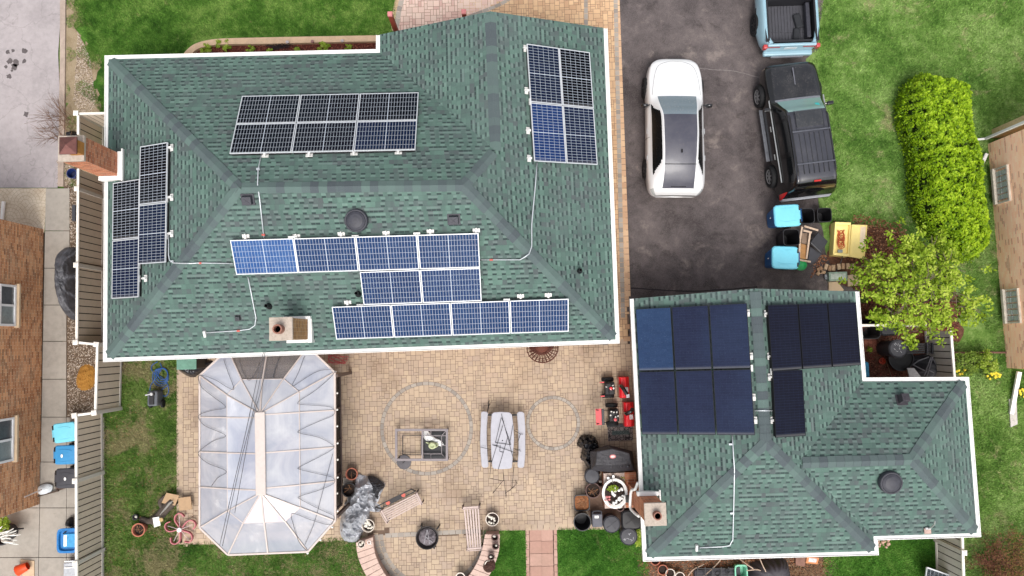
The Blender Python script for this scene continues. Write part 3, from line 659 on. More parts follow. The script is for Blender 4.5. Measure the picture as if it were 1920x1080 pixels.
# vents
def orient(n): 
    z = Vector(n); x = Vector((1,0,0)); x = (x-z*x.dot(z)).normalized(); y = z.cross(x); return Matrix((x, y, z)).transposed()
def round_vent(root, px, py, info, r, label):
    p = flat_on(px, py, info); Rm = orient((info[1]*.4+Vector((0,0,.6))).normalized()); mb = MB()
    mb.lathe([(r*1.02,-.05),(r*1.02,.03),(r,.06),(r*.99,.085),(r*.93,.10),(r*.86,.10),(r*.84,.085),(r*.80,.1),(r*.6,.135),(r*.3,.155),(0.0,.16)], p+Vector((0,0,.12)), 40, R=Rm)
    o = mb.build('roof_vent', BLACKP, root, smooth=False, label=label)
    k = MB(); k.lathe([(r*.8,-.28),(r*.8,.0)], p+Vector((0,0,.10)), 24, R=Rm); k.build('vent_neck', M(24,24,26,.8,name='neck_black'), o); return o  # near-black neck below the dome
def box_vent(root, px, py, info, w, h, label, hh=.16, mat=BLACKP):
    p = flat_on(px, py, info); mb = MB(); Rm = orient(info[1]); mb.box(p+info[1]*hh*.5, (w, h, hh), rot=Rm, taper=.92); mb.box(p+info[1]*.012, (w*1.35, h*1.35, .02), rot=Rm)
    for s_ in (-1, 1): mb.bar(p+info[1]*(hh+.002)+Rm@Vector((-w*.3, s_*-h*.3, 0)), p+info[1]*(hh+.002)+Rm@Vector((w*.3, s_*h*.3, 0)), .012, .012)
    return mb.build('roof_vent', mat, root, bevel=.012, label=label)
def pipe_vent(root, px, py, info, label, r=.055, h=.3):
    p = flat_on(px, py, info); mb = MB(); mb.lathe([(r*1.9,-.05),(r*1.6,.06),(r,.1),(r,h),(r*.8,h),(r*.78,.05),(0,.05)], p, 18); return mb.build('vent_pipe', M(22,22,26,.5,name='pipe_black'), root, label=label)
round_vent(house, 670, 415, RI['south'], .32, 'large round black roof vent near the ridge')
box_vent(house, 465, 374, RI['south'], .27, .24, 'square dark vent at the west end of the ridge'); box_vent(house, 851, 411, RI['south'], .27, .24, 'square dark vent right of the round vent')
box_vent(house, 447, 595, RI['south'], .14, .14, 'small square vent with a grey top', .12, M(60,62,66,.6,name='vent_grey'))
pipe_vent(house, 505, 574, RI['south'], 'black vent pipe above the yellow chimney'); pipe_vent(house, 672, 551, RI['south'], 'black vent pipe beside the panels'); pipe_vent(house, 1087, 508, RI['east'], 'black vent pipe on the east slope', .045)
# ---- garage
GE = 2.4; GR = 3.64; GW = 3.29
garage = thing('garage', 'garage with green shingle roof and frameless black solar panels', 'garage', (7, -2, 0))
og = [P(1181,560,GE), P(1611,546,GE), P(1624,708,GE), P(1817,707,GE), P(1840,1007,GE), P(1646,1013,GE), P(1648,1041,GE), P(1206,1053,GE)]
# edges: 0 rake north,1 east upper,2 wing north,3 wing east,4 wing south,5 short east,6 south,7 west
ig = offset(og, [0.0,.12,.12,.12,.12,.12,.12,.12])
for i in range(1, 8): gutter(og, ig, [i], garage, GE)
J = [Vector((p.x, p.y, GE)) for p in ig]; K = P(1416,541,GR); A_ = P(1437,829,GR); B_ = P(1499,868,GW); D_ = P(1711,862,GW)
gpl = {'west': [J[7], J[0], K, A_], 'east': [K, J[1], J[2], B_, J[5], J[6], A_], 'south': [J[6], J[7], A_], 'wnorth': [J[2], J[3], D_, B_], 'weast': [J[3], J[4], D_], 'wsouth': [J[4], J[5], B_, D_]}
gm, GI = roofmesh(gpl); groof = gm.build('roof', SH, garage)
g_ = lambda k: GI[k][1]
caps(garage, [(A_, K, g_('west'), g_('east')), (A_, J[7], g_('west'), g_('south')), (A_, J[6], g_('south'), g_('east')), (D_, B_, g_('wnorth'), g_('wsouth')), (D_, J[3], g_('wnorth'), g_('weast')), (D_, J[4], g_('weast'), g_('wsouth'))]).build('ridge_cap', CAP, groof)
mb = MB(); mb.face([Vector((p.x, p.y, GE-.135)) for p in og][::-1]); mb.build('soffit', WHITE, garage)
gw = offset(og, [.2,.4,.4,.4,.4,.4,.4,.4]); wallring(gw, GE-.14, garage, BRICKT)
mb = MB(); mb.bar(J[0]+off, K+off, .03, .12); mb.bar(K+off, J[1]+off, .03, .12); mb.build('rake_board', WHITE, garage)
mb = MB(); a, b = gw[0], gw[1]; mb.face([(a.x,a.y,GE-.14),(b.x,b.y,GE-.14),((a.x+b.x)/2,(a.y+b.y)/2,GR-.15)]); mb.build('gable_wall', BRICKT, garage)
# garage chimney
c2 = P(1229,964.5,3.75); cx, cy = c2.x, c2.y
gc = chimney(garage, cx, cy, .52, .54, 0, 3.66, BRICKO, .1, .1, None, 'orange brick chimney with pale cement cap')
mb = MB(); mb.lathe([(.12,0),(.115,.2),(.085,.2),(.08,.02)], (cx+.03, cy-.01, 3.74)); mb.build('flue', CLAY, gc)
mb = MB(); mb.lathe([(.08,.0),(0.0,.0)], (cx+.03, cy-.01, 3.86)); mb.build('flue_shaft', M(16,12,10,.9,name='flue_black'), gc)  # same near-black disc inside this flue
zs = onw(cx, cy+.3, GI['west']); mb = MB(); mb.box((cx+.02, cy+.34, zs+.12), (.66, .12, .2)); mb.box((cx+.36, cy+.3, zs+.16), (.04, .3, .2)); mb.build('flashing', WHITE, gc, bevel=.008)
# downspout looping round the chimney
mb = MB(); q = [P(1196,905,2.3), P(1191,917,2.1), P(1184,920,1.7), P(1182,935,1.6), P(1182,952,1.6), P(1190,962,1.9), P(1198,968,2.2)]
mb.tube(catmull(q, 5), .045, 8); mb.build('downspout', WHITE, garage, smooth=True)
round_vent(garage, 1665, 903, GI['wsouth'], .33, 'round black vent on the small rear wing'); box_vent(garage, 1690, 750, GI['wnorth'], .24, .24, 'tall square dark vent on the rear wing', .3, M(62,58,64,.6,name='vent_mauve'))
p = flat_on(1738, 990, GI['wsouth']); mb = MB(); mb.box(p+Vector((0,-.08,.02)), (.2,.16,.03)); mb.build('mast_patch', M(200,170,158,.8,name='patch'), garage)
mb = MB(); mb.tube([p+Vector((0,0,.03)), p+Vector((.02,.05,.18)), p+Vector((.05,.2,.34)), p+Vector((.03,.3,.4))], .02, 6); mb.box(p+Vector((0,0,.05)), (.16,.06,.05)); mb.build('mast_bracket', M(190,190,190,.4,.6,name='galvanised'), garage)
# ------------------------------------------------------------------ solar panels
FRW = M(214, 216, 220, .35, .3, var=.04, bump=0, k=.9, name='aluminium_frame'); FRB = M(26, 26, 30, .4, .3, var=.05, bump=0, name='black_frame')
GRID = S(206, 214, 226, .66); MB4 = []
for nm_, a, b, du in (('near_black', (7,8,15), (10,12,22), .02), ('navy', (12,20,42), (17,27,55), .05), ('blue', (20,42,80), (30,56,98), .12), ('dusty_blue', (34,66,122), (50,88,142), .35), ('bright_blue', (18,40,86), (26,50,100), .08)):  # blues carry the sky reflected by each slope, beside real dust
    MB4.append((cells_mat('solar_cells_'+nm_, S(*a), S(*b), GRID, 20, 6, 'x', du), cells_mat('solar_cells_upright_'+nm_, S(*a), S(*b), GRID, 6, 20, 'y', du)))
def blackcells(nm_, a, b, du):
    return cells_mat(nm_, S(*a), S(*b), S(56,66,98), 6, 24, 'none', du, lw=.02, gl=.5)
BLK = [blackcells('black_cells', (20,20,32), (24,25,38), .03), blackcells('navy_cells', (32,37,58), (38,44,68), .10), blackcells('bluish_cells', (38,56,86), (46,66,98), .18)]
BRK = M(226, 224, 220, .5, .1, var=.06, bump=.1, k=.88, name='white_bracket')
GAP_SHADE = M(18, 18, 20, .8, name='gap_shade_black')
def panel_proto(w, h, fm, name='solar_panel', fw=.022, th=.04):
    f = MB(); f.box((0, h/2-fw/2, 0), (w, fw, th)); f.box((0, -h/2+fw/2, 0), (w, fw, th)); f.box((-w/2+fw/2, 0, 0), (fw, h-2*fw, th)); f.box((w/2-fw/2, 0, 0), (fw, h-2*fw, th))
    g = MB(); a = w/2-fw; b = h/2-fw; z = th/2-.006
    g.add([(-a,-b,z),(a,-b,z),(a,b,z),(-a,b,z),(-a,-b,z-.01),(a,-b,z-.01),(a,b,z-.01),(-a,b,z-.01)], [(0,1,2,3),(7,6,5,4)], [[(0,0),(1,0),(1,1),(0,1)], [(0,0)]*4])
    root = bpy.data.objects.new(name, None); COL.objects.link(root); root.empty_display_size = .2
    rk = MB(); rk.box((0, 0, -.07), (w-.05, h-.05, .085)); rko = rk.build('rack', GAP_SHADE, root, world=False)  # added black block paints the shade of the gap under the panel
    fo = f.build('frame', fm, root, world=False); go = g.build('glass', MB4[0][0], root, world=False); go.material_slots[0].link = 'OBJECT'; return root, fo, go, rko
PANELS = []
def array(corners, nx, ny, info, lift, fm, mats, labels, group, upright=False, gap=.022, fw=.022):
    # corners px: TL, TR, BR, BL of the whole block; mats[j][i] index
    q = [PP(x, y, (info[0]+info[1]*lift, info[1])) for x, y in corners]; TL, TR, BR, BL = q; n = info[1]
    u = ((TR-TL)+(BR-BL)).normalized(); v = ((TL-BL)+(TR-BR)); v = (v-u*v.dot(u)).normalized(); c = sum(q, Vector())/4
    Wd = ((TR-TL).length+(BR-BL).length)/2; Hd = ((TL-BL).length+(TR-BR).length)/2; pw = (Wd-gap*(nx-1))/nx; ph = (Hd-gap*(ny-1))/ny
    nn = u.cross(v).normalized(); Rm = Matrix((u, v, nn)).transposed().to_4x4(); first = None; out_ = []
    for j in range(ny):
        for i in range(nx):
            ctr = c+u*((i-(nx-1)/2)*(pw+gap))+v*(((ny-1)/2-j)*(ph+gap))
            if first is None: r, fo, go, rk = panel_proto(pw, ph, fm, fw=fw); first = (r, fo, go, rk)
            else:
                r = first[0].copy(); COL.objects.link(r); fo = first[1].copy(); COL.objects.link(fo); fo.parent = r; go = first[2].copy(); COL.objects.link(go); go.parent = r; rk = first[3].copy(); COL.objects.link(rk); rk.parent = r
            r.matrix_basis = Matrix.Translation(ctr)@Rm; mt = mats[j][i]
            go.material_slots[0].material = mt; r['label'] = labels[j][i]; r['category'] = 'solar panel'; r['group'] = group; PANELS.append((r, ctr, info)); out_.append(r)
    return out_
def lab(nx, ny, desc, kind):
    V = {1: [''], 2: ['upper ', 'lower ']}[ny]; Hh = {1: [''], 2: ['left', 'right'], 3: ['left', 'middle', 'right'], 4: ['leftmost', 'second from left', 'third from left', 'rightmost']}[nx]
    return [[f'{kind}, {V[j]}{Hh[i]} of {desc}' for i in range(nx)] for j in range(ny)]
LL = lambda m: [[MB4[i][0] for i in r] for r in m]; UU = lambda m: [[MB4[i][1] for i in r] for r in m]
WG = 'white gridded solar panel'
LF = .13
array([(450,181),(783,174),(781,281),(435,288)], 3, 2, RI['north'], LF, FRW, LL([[0,0,0],[0,0,1]]), lab(3, 2, 'the block above the ridge', WG), 'solar panels on the north slope')
array([(991,83),(1109,99),(1116,309),(998,302)], 2, 2, RI['east'], LF, FRW, UU([[1,0],[4,1]]), lab(2, 2, 'the upright block by the east gutter', WG), 'solar panels on the east slope')
array([(261,275),(312,268),(313,491),(262,496)], 1, 2, RI['west'], LF, FRW, UU([[0],[1]]), [['white gridded solar panel, top of the strip farther from the west gutter'],['white gridded solar panel, bottom of the strip farther from the west gutter']], 'solar panels on the west slope')
array([(211,343),(260,337),(262,556),(212,561)], 1, 2, RI['west'], LF, FRW, UU([[0],[1]]), [['white gridded solar panel, top of the strip along the west gutter'],['white gridded solar panel, bottom of the strip along the west gutter']], 'solar panels on the west slope')
SG = 'solar panels on the south slope'; SL = LF+.04
array([(434,450),(551,447),(558,511),(441,515)], 1, 1, RI['south'], SL, FRW, LL([[3]]), [['dusty pale blue solar panel, leftmost of the row under the round vent']], SG)
array([(552,447),(897,437),(900,501),(559,511)], 3, 1, RI['south'], SL, FRW, LL([[2,2,2]]), [[f'blue gridded solar panel, {k} of the row under the round vent' for k in ('second from left','third from left','rightmost')]], SG)
array([(676,510),(900,502),(903,564),(681,571)], 2, 1, RI['south'], SL, FRW, LL([[2,2]]), [['blue gridded solar panel, left of the middle pair','blue gridded solar panel, right of the middle pair']], SG)
array([(623,575),(1066,560),(1066,621),(630,636)], 4, 1, RI['south'], SL, FRW, LL([[2,2,2,2]]), [[f'blue gridded solar panel, {k} of the row near the south gutter' for k in ('leftmost','second from left','third from left','rightmost')]], SG)
BKL = lambda m: [[BLK[i] for i in r] for r in m]
array([(1191,578),(1401,570),(1415,814),(1205,816)], 3, 2, GI['west'], .15, FRB, BKL([[2,1,1],[1,1,1]]), lab(3, 2, 'the dark block left of the garage ridge', 'dark navy frameless solar panel'), 'navy solar panels on the garage', gap=.03, fw=.014)
array([(1438,573),(1603,566),(1614,685),(1448,695)], 3, 1, GI['east'], .15, FRB, BKL([[0,0,0]]), [[f'black solar panel, {k} of the row right of the garage ridge' for k in ('leftmost','middle','rightmost')]], 'black solar panels on the garage', gap=.03, fw=.014)
array([(1447,696),(1502,693),(1512,817),(1455,820)], 1, 1, GI['east'], .15, FRB, BKL([[0]]), [['black solar panel standing alone below the black row']], 'black solar panels on the garage', fw=.014)
def bracket(px, py, info, kind=0, rz=0):
    p = PP(px, py, (info[0]+info[1]*.03, info[1])); r = min(PANELS, key=lambda q: (q[1]-p).length if q[2] is info else 99)[0]
    Rm = orient(info[1])@Matrix.Rotation(rz, 3, 'Z'); mb = MB()
    if kind == 0: mb.box(p, (.2, .11, .02), rot=Rm); mb.box(p+info[1]*.04, (.06, .12, .07), rot=Rm); mb.box(p+info[1]*.05+Rm@Vector((0,.06,0)), (.035, .06, .05), rot=Rm)
    else: mb.box(p+info[1]*.07, (.19, .06, .06), rot=Rm)
    o = mb.build('mounting_bracket', BRK, None); M4 = r.matrix_basis.inverted(); o.data.transform(M4); o.parent = r; return o
for x, y, k in ((497,292,0),(550,287,1),(580,291,0),(664,288,0),(747,286,0),(556,443,0),(548,443,1),(640,439,0),(667,441,1),(724,437,0),(782,436,1),(807,434,0),(893,432,0),(461,443,0),(652,567,0),(676,570,1),(950,560,1),(976,555,0),(1028,553,0)):
    bracket(x, y, RI['north'] if y < 300 else RI['south'], k)
for x, y, k in ((985,91,0),(987,170,0),(992,192,1),(990,245,0),(992,297,0)): bracket(x, y, RI['east'], k, PI/2)
for x, y, k in ((322,277,0),(322,370,0),(316,374,1),(322,438,0),(315,443,1),(273,522,0),(264,523,1),(264,498,1)): bracket(x, y, RI['west'], k, PI/2)
for x, y in ((1402,587),(1408,668),(1413,745),(1416,788),(1410,690)): bracket(x, y, GI['west'], 0 if x != 1410 else 1, PI/2)
for x, y in ((1436,588),(1442,668),(1443,707),(1448,788),(1444,697)): bracket(x, y, GI['east'], 0 if x != 1444 else 1, PI/2)
# conduits
COND = M(206, 210, 214, .4, .4, var=.05, bump=0, k=.9, name='galvanised_conduit'); CLIP = M(196,90,80,.6,name='red_tape')
def conduit(segs, label, box=None, joints=()):
    pts = [PP(x, y, (i[0]+i[1]*.045, i[1])) for x, y, i in segs]; mb = MB(); mb.tube(pts, .017, 8); o = mb.build('conduit', COND, smooth=True); tag(o, label, 'conduit', 'metal conduits on the roofs')
    for x, y, i in joints:
        p = PP(x, y, (i[0]+i[1]*.045, i[1])); k = MB(); k.box(p, (.09, .05, .05), rot=orient(i[1])); k.build('fitting', CLIP if (x, y) in ((375,493),(921,487),(447,620),(494,440)) else COND, o)
    if box: x, y, i = box; p = PP(x, y, (i[0]+i[1]*.05, i[1])); k = MB(); k.box(p, (.07, .2, .1), rot=orient(i[1])); k.build('junction_box', BRK, o, bevel=.01)
    return o
n_, s_i, e_, w_ = RI['north'], RI['south'], RI['east'], RI['west']
conduit([(490,289,n_),(484,318,n_),(483,345,n_),(487,375,s_i),(495,447,s_i)], 'metal conduit running over the ridge between two panel blocks', joints=((484,317,n_),(494,440,s_i)))
conduit([(316,440,w_),(316,478,w_),(318,488,w_),(325,493,w_),(350,494,w_),(357,494,w_),(375,493,s_i),(437,494,s_i)], 'metal conduit from the west panels to the dusty panel', joints=((375,493,s_i),(323,490,w_)))
conduit([(465,520,s_i),(473,560,s_i),(480,596,s_i),(478,610,s_i),(468,617,s_i),(447,620,s_i),(384,624,s_i)], 'metal conduit curving down toward the southwest corner', (384,626,s_i), joints=((447,620,s_i),))
conduit([(1007,305,e_),(1004,345,e_),(997,420,e_),(997,462,e_),(992,476,e_),(984,482,e_),(975,487,s_i),(902,487,s_i)], 'metal conduit looping from the upright panels across the hip', joints=((921,487,s_i),))
gw_, gs = GI['west'], GI['south']
conduit([(1373,815,gw_),(1375,850,gw_),(1377,880,gw_),(1376,940,gs),(1374,1012,gs),(1368,1023,gs),(1355,1025,gs),(1312,1027,gs)], 'long metal conduit on the garage roof below the navy panels', (1306,1027,gs), joints=((1370,833,gw_),(1372,962,gs)))
conduit([(1415,770,gw_),(1432,770,gw_),(1448,770,GI['east'])], 'short metal conduit bridging the garage ridge')
# ------------------------------------------------------------------ neighbour buildings
nb = thing('brick_building', 'brown brick house along the concrete walkway on the far left', 'house', P(60,700))
a, b = P(82,430), P(75,945); zt_ = 4.6
mb = MB(); L = (b-a).length; mb.face([b, a, a+Vector((0,0,zt_)), b+Vector((0,0,zt_))], [(0,0),(0,L),(zt_,L),(zt_,0)])
mb.uv[-1] = [(0,0),(L,0),(L,zt_),(0,zt_)]
d = Vector((-9,0,0))
mb.face([a, a+d, a+d+Vector((0,0,zt_)), a+Vector((0,0,zt_))], [(0,0),(9,0),(9,zt_),(0,zt_)]); mb.face([b+d, b, b+Vector((0,0,zt_)), b+d+Vector((0,0,zt_))], [(0,0),(9,0),(9,zt_),(0,zt_)])
mb.build('wall', BRICKB, nb)
mb = MB(); mb.face([a+Vector((0,0,zt_)), a+d+Vector((0,0,zt_)), b+d+Vector((0,0,zt_)), b+Vector((0,0,zt_))]); mb.build('roof', M(90,84,80,.9,name='flat_roof'), nb)
WHW = M(232, 232, 232, .45, var=.03, bump=0, k=.9, name='white_vinyl'); GLS = M(92, 96, 100, .08, .0, var=.2, scale=2, bump=0, coat=.6, name='window_glass'); GLS2 = M(150, 160, 160, .12, var=.15, scale=2, bump=0, coat=.6, name='curtained_glass')
def nwin(y0, y1, root):
    # on the east-facing wall: z from 1.2 to 2.25
    q0 = P(35, y0, 1.25); q1 = P(35, y1, 1.25); x = a.x; ya, yb = q0.y, q1.y; m = (ya+yb)/2; f = MB(); t = .07
    f.box((x+.03, ya-t/2, 1.82), (.09, t, .76)); f.box((x+.03, yb+t/2, 1.82), (.09, t, .76)); f.box((x+.03, (ya+yb)/2, 1.475), (.09, ya-yb-2*t, t)); f.box((x+.03, (ya+yb)/2, 2.165), (.09, ya-yb-2*t, t)); f.box((x+.028, m, 1.82), (.07, t, .62))
    o = f.build('window', WHW, root); g = MB(); g.box((x+.02, (ya+m)/2, 1.82), (.03, (ya-m)-t, .62)); g.build('pane', GLS, o); g = MB(); g.box((x+.02, (yb+m)/2, 1.82), (.03, (m-yb)-t, .62)); g.build('pane', GLS2, o)
    k = MB(); k.box((x+.07, (ya+yb)/2, 1.38), (.16, ya-yb+.1, .08)); k.build('sill', CONC_T, o)
nwin(536, 612, nb); nwin(781, 862, nb)
tag(MB().tube([P(7,378,.1), P(5,400,.1), P(1,447,.1)], .06, 8).build('downspout_pipe', WHITE), 'white downspout pipe lying on the stamped concrete by the brick house', 'downspout')
nr = thing('brick_building', 'pale pink brick house beside the lawn on the far right', 'house', P(1900,480))
a2, b2 = P(1852,270), P(1887,690); zt2 = 4.2; L = (b2-a2).length; up = Vector((0,0,zt2)); d2 = Vector((9,.0,0))
mb = MB(); mb.face([a2, b2, b2+up, a2+up], [(0,0),(L,0),(L,zt2),(0,zt2)]); mb.face([a2+d2, a2, a2+up, a2+d2+up], [(0,0),(9,0),(9,zt2),(0,zt2)]); mb.face([b2, b2+d2, b2+d2+up, b2+up], [(0,0),(9,0),(9,zt2),(0,zt2)]); mb.build('wall', BRICKP, nr)
mb = MB(); mb.face([a2+up, b2+up, b2+d2+up, a2+d2+up]); mb.build('roof', M(90,84,80,.9,name='flat_roof'), nr)
mb = MB(); q = P(1843,262,0); mb.bar(q+Vector((0,0,.15)), q+Vector((0,0,4.1)), .09, .07); mb.bar(q+Vector((0,0,.12)), P(1828,262,.05), .07, .06); mb.build('downspout', WHITE, nr, bevel=.01)
mb = MB(); q = P(1862,251,0); mb.box((q.x+.12, q.y, 2.05), (.34, .3, 4.1)); mb.build('corner_pilaster', M(222,196,150,.8,name='buff_stone'), nr)
def glassblock(y0, y1, x0, root):
    p0 = P(x0, y0, .2); p1 = P(x0+4, y1, .2); d = (p1-p0); L = d.length; d.normalize(); wv = (b2-a2).normalized(); base = a2+wv*((p0-a2).dot(wv)); n = Vector((-wv.y, wv.x, 0))
    if n.x > 0: n = -n
    Rm = Matrix((wv, -n, Vector((0,0,1)))).transposed(); ctr = base+wv*(L/2)+Vector((0,0,.62))+n*.03; f = MB(); f.box(ctr+Vector((0,0,-.34))+n*.03, (L, .16, .1), rot=Rm); f.box(ctr+Vector((0,0,.3)), (L,.08,.06), rot=Rm); f.box(ctr-wv*L/2.1, (.06,.08,.55), rot=Rm); f.box(ctr+wv*L/2.1, (.06,.08,.55), rot=Rm)
    o = f.build('window', M(228,218,200,.7,name='cream_sill'), root); g = MB(); nb_ = int(L/.22)
    for i in range(nb_):
        for j in range(2): g.box(ctr+wv*((i-(nb_-1)/2)*.2)+Vector((0,0,-.15+.26*j)), (.17,.05,.22), rot=Rm)
    g.build('glass_block', M(186,196,190,.15,var=.15,bump=.2,coat=.5,name='glass_block'), o, bevel=.015)
glassblock(318, 384, 1860, nr); glassblock(543, 607, 1876, nr)
mb = MB(); mb.bar(P(1911,697,.25), P(1896,776,.08), .14, .09); o = mb.build('downspout_extension', WHITE, bevel=.01); tag(o, 'long white downspout extension pointing at the splash block', 'downspout')
mb = MB(); mb.prism(W([(1890,748),(1904,746),(1906,795),(1893,801)]), 0, .06); tag(mb.build('splash_block', M(196,192,186,.85,name='pale_cement'), bevel=.01), 'grey concrete splash block under the white downspout end', 'splash block')
mb = MB(); mb.bar(P(1850,288,.1), P(1836,318,.08), .11, .07); tag(mb.build('downspout_elbow', WHITE, bevel=.01), 'short loose white gutter piece on the grass by the hedge', 'downspout')
mb = MB(); mb.bar(P(1785,661,.06), P(1890,661,.06), .06, .05); tag(mb.build('timber_edging', M(120,88,72,.85,name='weathered_wood'), bevel=.005), 'thin brown timber running across the grass to the pink brick house', 'timber')
# ------------------------------------------------------------------ vehicles (local: +y forward, x right)
RUB = M(24, 24, 26, .8, var=.15, bump=.2, name='tyre_rubber'); ALLOY = M(196, 198, 200, .3, .8, var=.06, bump=0, name='alloy'); DALLOY = M(52, 54, 58, .35, .6, var=.1, bump=0, name='dark_alloy')
def smoothmat(r, g, b, rough=.25, coat=1.0, metal=0, k=.8, name='car_paint', refl=0, dirt=.12, spec=.5):
    t = NT(name); n = t.noise(1.3, 4, .6, t.objc()); c = S(r, g, b, k); d = t.noise(14, 4, .7, t.objc())
    col = t.mix(t.m('MULTIPLY', t.step(n, .42, .7), dirt), c, S(min(255, r*.7+60), min(255, g*.7+58), min(255, b*.7+55), k)); col = t.mix(t.m('MULTIPLY', t.step(d, .5, .75), dirt*.7), col, S(120,112,104,k))
    return t.fin(col, t.m('ADD', rough, t.m('MULTIPLY', d, .12)), metal, spec, None, coat)
CARGL = smoothmat(16, 20, 22, .2, .0, name='car_glass', dirt=.02, spec=.15); 
def wheel(root, x, y, z, r, w, rim, side):
    t = MB(); R = Matrix.Rotation(side*PI/2, 3, 'Y')
    t.lathe([(r*.62,-w/2),(r*.9,-w/2),(r,-w*.36),(r,w*.36),(r*.93,w/2),(r*.68,w/2),(r*.64,w*.38)], (x, y, z), 30, R=R)
    o = t.build('wheel', RUB, root, world=False)
    m = MB(); m.lathe([(r*.66,w*.30),(r*.64,w*.46),(r*.56,w*.40),(r*.56,w*.12),(0,w*.12)], (x, y, z), 30, R=R)
    for k in range(7):
        a = 2*PI*k/7; p0 = Vector((x,y,z))+R@Vector((.03*math.cos(a), .03*math.sin(a), w*.40)); p1 = Vector((x,y,z))+R@Vector((r*.58*math.cos(a), r*.58*math.sin(a), w*.36)); m.bar(p0, p1, .045, .03, up=R@Vector((0,0,1)))
    m.lathe([(.05,w*.34),(.05,w*.46),(0,w*.47)], (x,y,z), 12, R=R)
    q = m.build('rim', rim, root, world=False); q.parent = o; return o
def carbody(root, st, paint, classify, mats, wheels, nsub=9, nsec=5, name='body', smooth=True):
    # st: list of (y, zb, hw, zbelt, hwb, ztop, hwt, crown)
    def prof(s):
        y, zb, hw, zl, hwb, zt, hwt, cr = s
        return [(hw*.86, zb), (hw*.97, zb+.1), (hw, zb+(zl-zb)*.45), (hw*.985, zl-(zl-zb)*.22), (hwb, zl), ((hwb+hwt)/2+.015, (zl+zt)/2+.01), (hwt, zt), (hwt*.82, zt+cr*.55), (hwt*.45, zt+cr*.9), (0, zt+cr)]
    rows = [[Vector((x, s[0], z)) for x, z in prof(s)] for s in st]
    cols = list(zip(*rows)); cols = [catmull(list(c), nsub) for c in cols]; rows = list(zip(*cols))
    rows = [catmull(list(r), nsec) for r in rows]; nr = len(rows); nc = len(rows[0])
    buckets = {}
    for i in range(nr-1):
        for j in range(nc-1):
            s_ = (i+.5)/nsub; tt = (j+.5)/nsec; q = [rows[i][j], rows[i][j+1], rows[i+1][j+1], rows[i+1][j]]; c = sum(q, Vector())/4
            if any((c.y-wy)**2+(c.z-wz)**2 < (wr*1.13)**2 and c.z < wz+wr*1.13 and tt < 4 for wy, wz, wr in wheels): continue
            k = classify(s_, tt); mb = buckets.setdefault(k, {'L': [], 'R': []}); mb['R'].append((i, j)); mb['L'].append((i, j))
    objs = {}
    def mk(keys, side, inset=0):
        mb = MB(); idx = {}
        for i, j in keys:
            f = []
            for a, b in ((i,j),(i,j+1),(i+1,j+1),(i+1,j)):
                for sd in ((side,)):
                    if (a, b) not in idx: v = rows[a][b]; idx[(a, b)] = len(mb.v); mb.v.append(Vector((v.x*sd, v.y, v.z)))
                f.append(idx[(a, b)])
            mb.f.append(f if side < 0 else f[::-1]); mb.uv.append(None); mb.mi.append(0)
        return mb
    for k, d in buckets.items():
        if k in ('body', 'windshield', 'rear_window', 'roof_glass', 'roof_panel', 'hood', 'bumper', 'tailgate', 'cowl'):
            a, b = mk(d['R'], 1), mk(d['L'], -1); n0 = len(a.v); a.v += b.v; a.f += [[q+n0 for q in f] for f in b.f]; a.uv += b.uv; a.mi += b.mi
            if k == 'body':
                for e in (0, nr-1):
                    r = rows[e]; pts = [Vector((p.x, p.y, p.z)) for p in r]+[Vector((-p.x, p.y, p.z)) for p in r[-2::-1]]
                    a.face(pts if e else pts[::-1])
                # dark floor
            o = a.build({'body': name}.get(k, k), mats[k], root, world=False, smooth=smooth)
            w_ = o.modifiers.new('weld', 'WELD'); w_.merge_threshold = .0008; objs[k] = o
        else:
            for sd in (1, -1):
                o = mk(d['R'], sd).build(k, mats[k], root, world=False, smooth=smooth); objs[k+str(sd)] = o
    f = MB(); f.box((0, (st[0][0]+st[-1][0])/2, st[3][1]+.06), (st[3][2]*1.5, abs(st[0][0]-st[-1][0])*.9, .08)); f.build('underbody', RUB, root, world=False)
    return objs
# ---- white crossover
p = P(1264,238,.0); c_ = P(1264,110,.7); c2_ = P(1268,366,.8)
ang = math.atan2(-(c_-c2_).x, (c_-c2_).y)
wx = thing('parked_car', 'white crossover with dark glass roof parked beside the house', 'car', Vector(((c_.x+c2_.x)/2, (c_.y+c2_.y)/2, 0)), ang)
Lc = (c_-c2_).length/2
WP = smoothmat(240, 240, 240, .25, 1, k=.84, name='white_paint', dirt=.04); RGL = smoothmat(70, 70, 82, .3, .12, name='roof_glass', dirt=.3); WS = smoothmat(120, 134, 142, .2, .2, name='windshield_glass', dirt=.4)
k = Lc/2.33
st = [(2.33*k,.42,.50,.62,.48,.66,.34,.01),(2.27*k,.28,.66,.66,.62,.72,.46,.02),(2.1*k,.22,.82,.72,.78,.80,.58,.03),(1.7*k,.2,.92,.80,.87,.90,.66,.05),(1.2*k,.2,.95,.88,.88,.98,.68,.06),(.92*k,.2,.95,.92,.88,1.03,.68,.07),
      (.55*k,.2,.95,.95,.86,1.27,.64,.06),(.18*k,.2,.95,.96,.85,1.48,.58,.06),(-.4*k,.2,.95,.98,.85,1.56,.57,.06),(-1.0*k,.2,.96,1.0,.85,1.53,.55,.06),(-1.5*k,.22,.96,1.03,.85,1.42,.54,.05),(-1.85*k,.25,.94,1.05,.83,1.26,.54,.05),(-2.1*k,.3,.9,1.02,.8,1.10,.55,.04),(-2.25*k,.35,.82,.9,.74,.98,.56,.02),(-2.33*k,.42,.7,.74,.66,.8,.5,.0)]
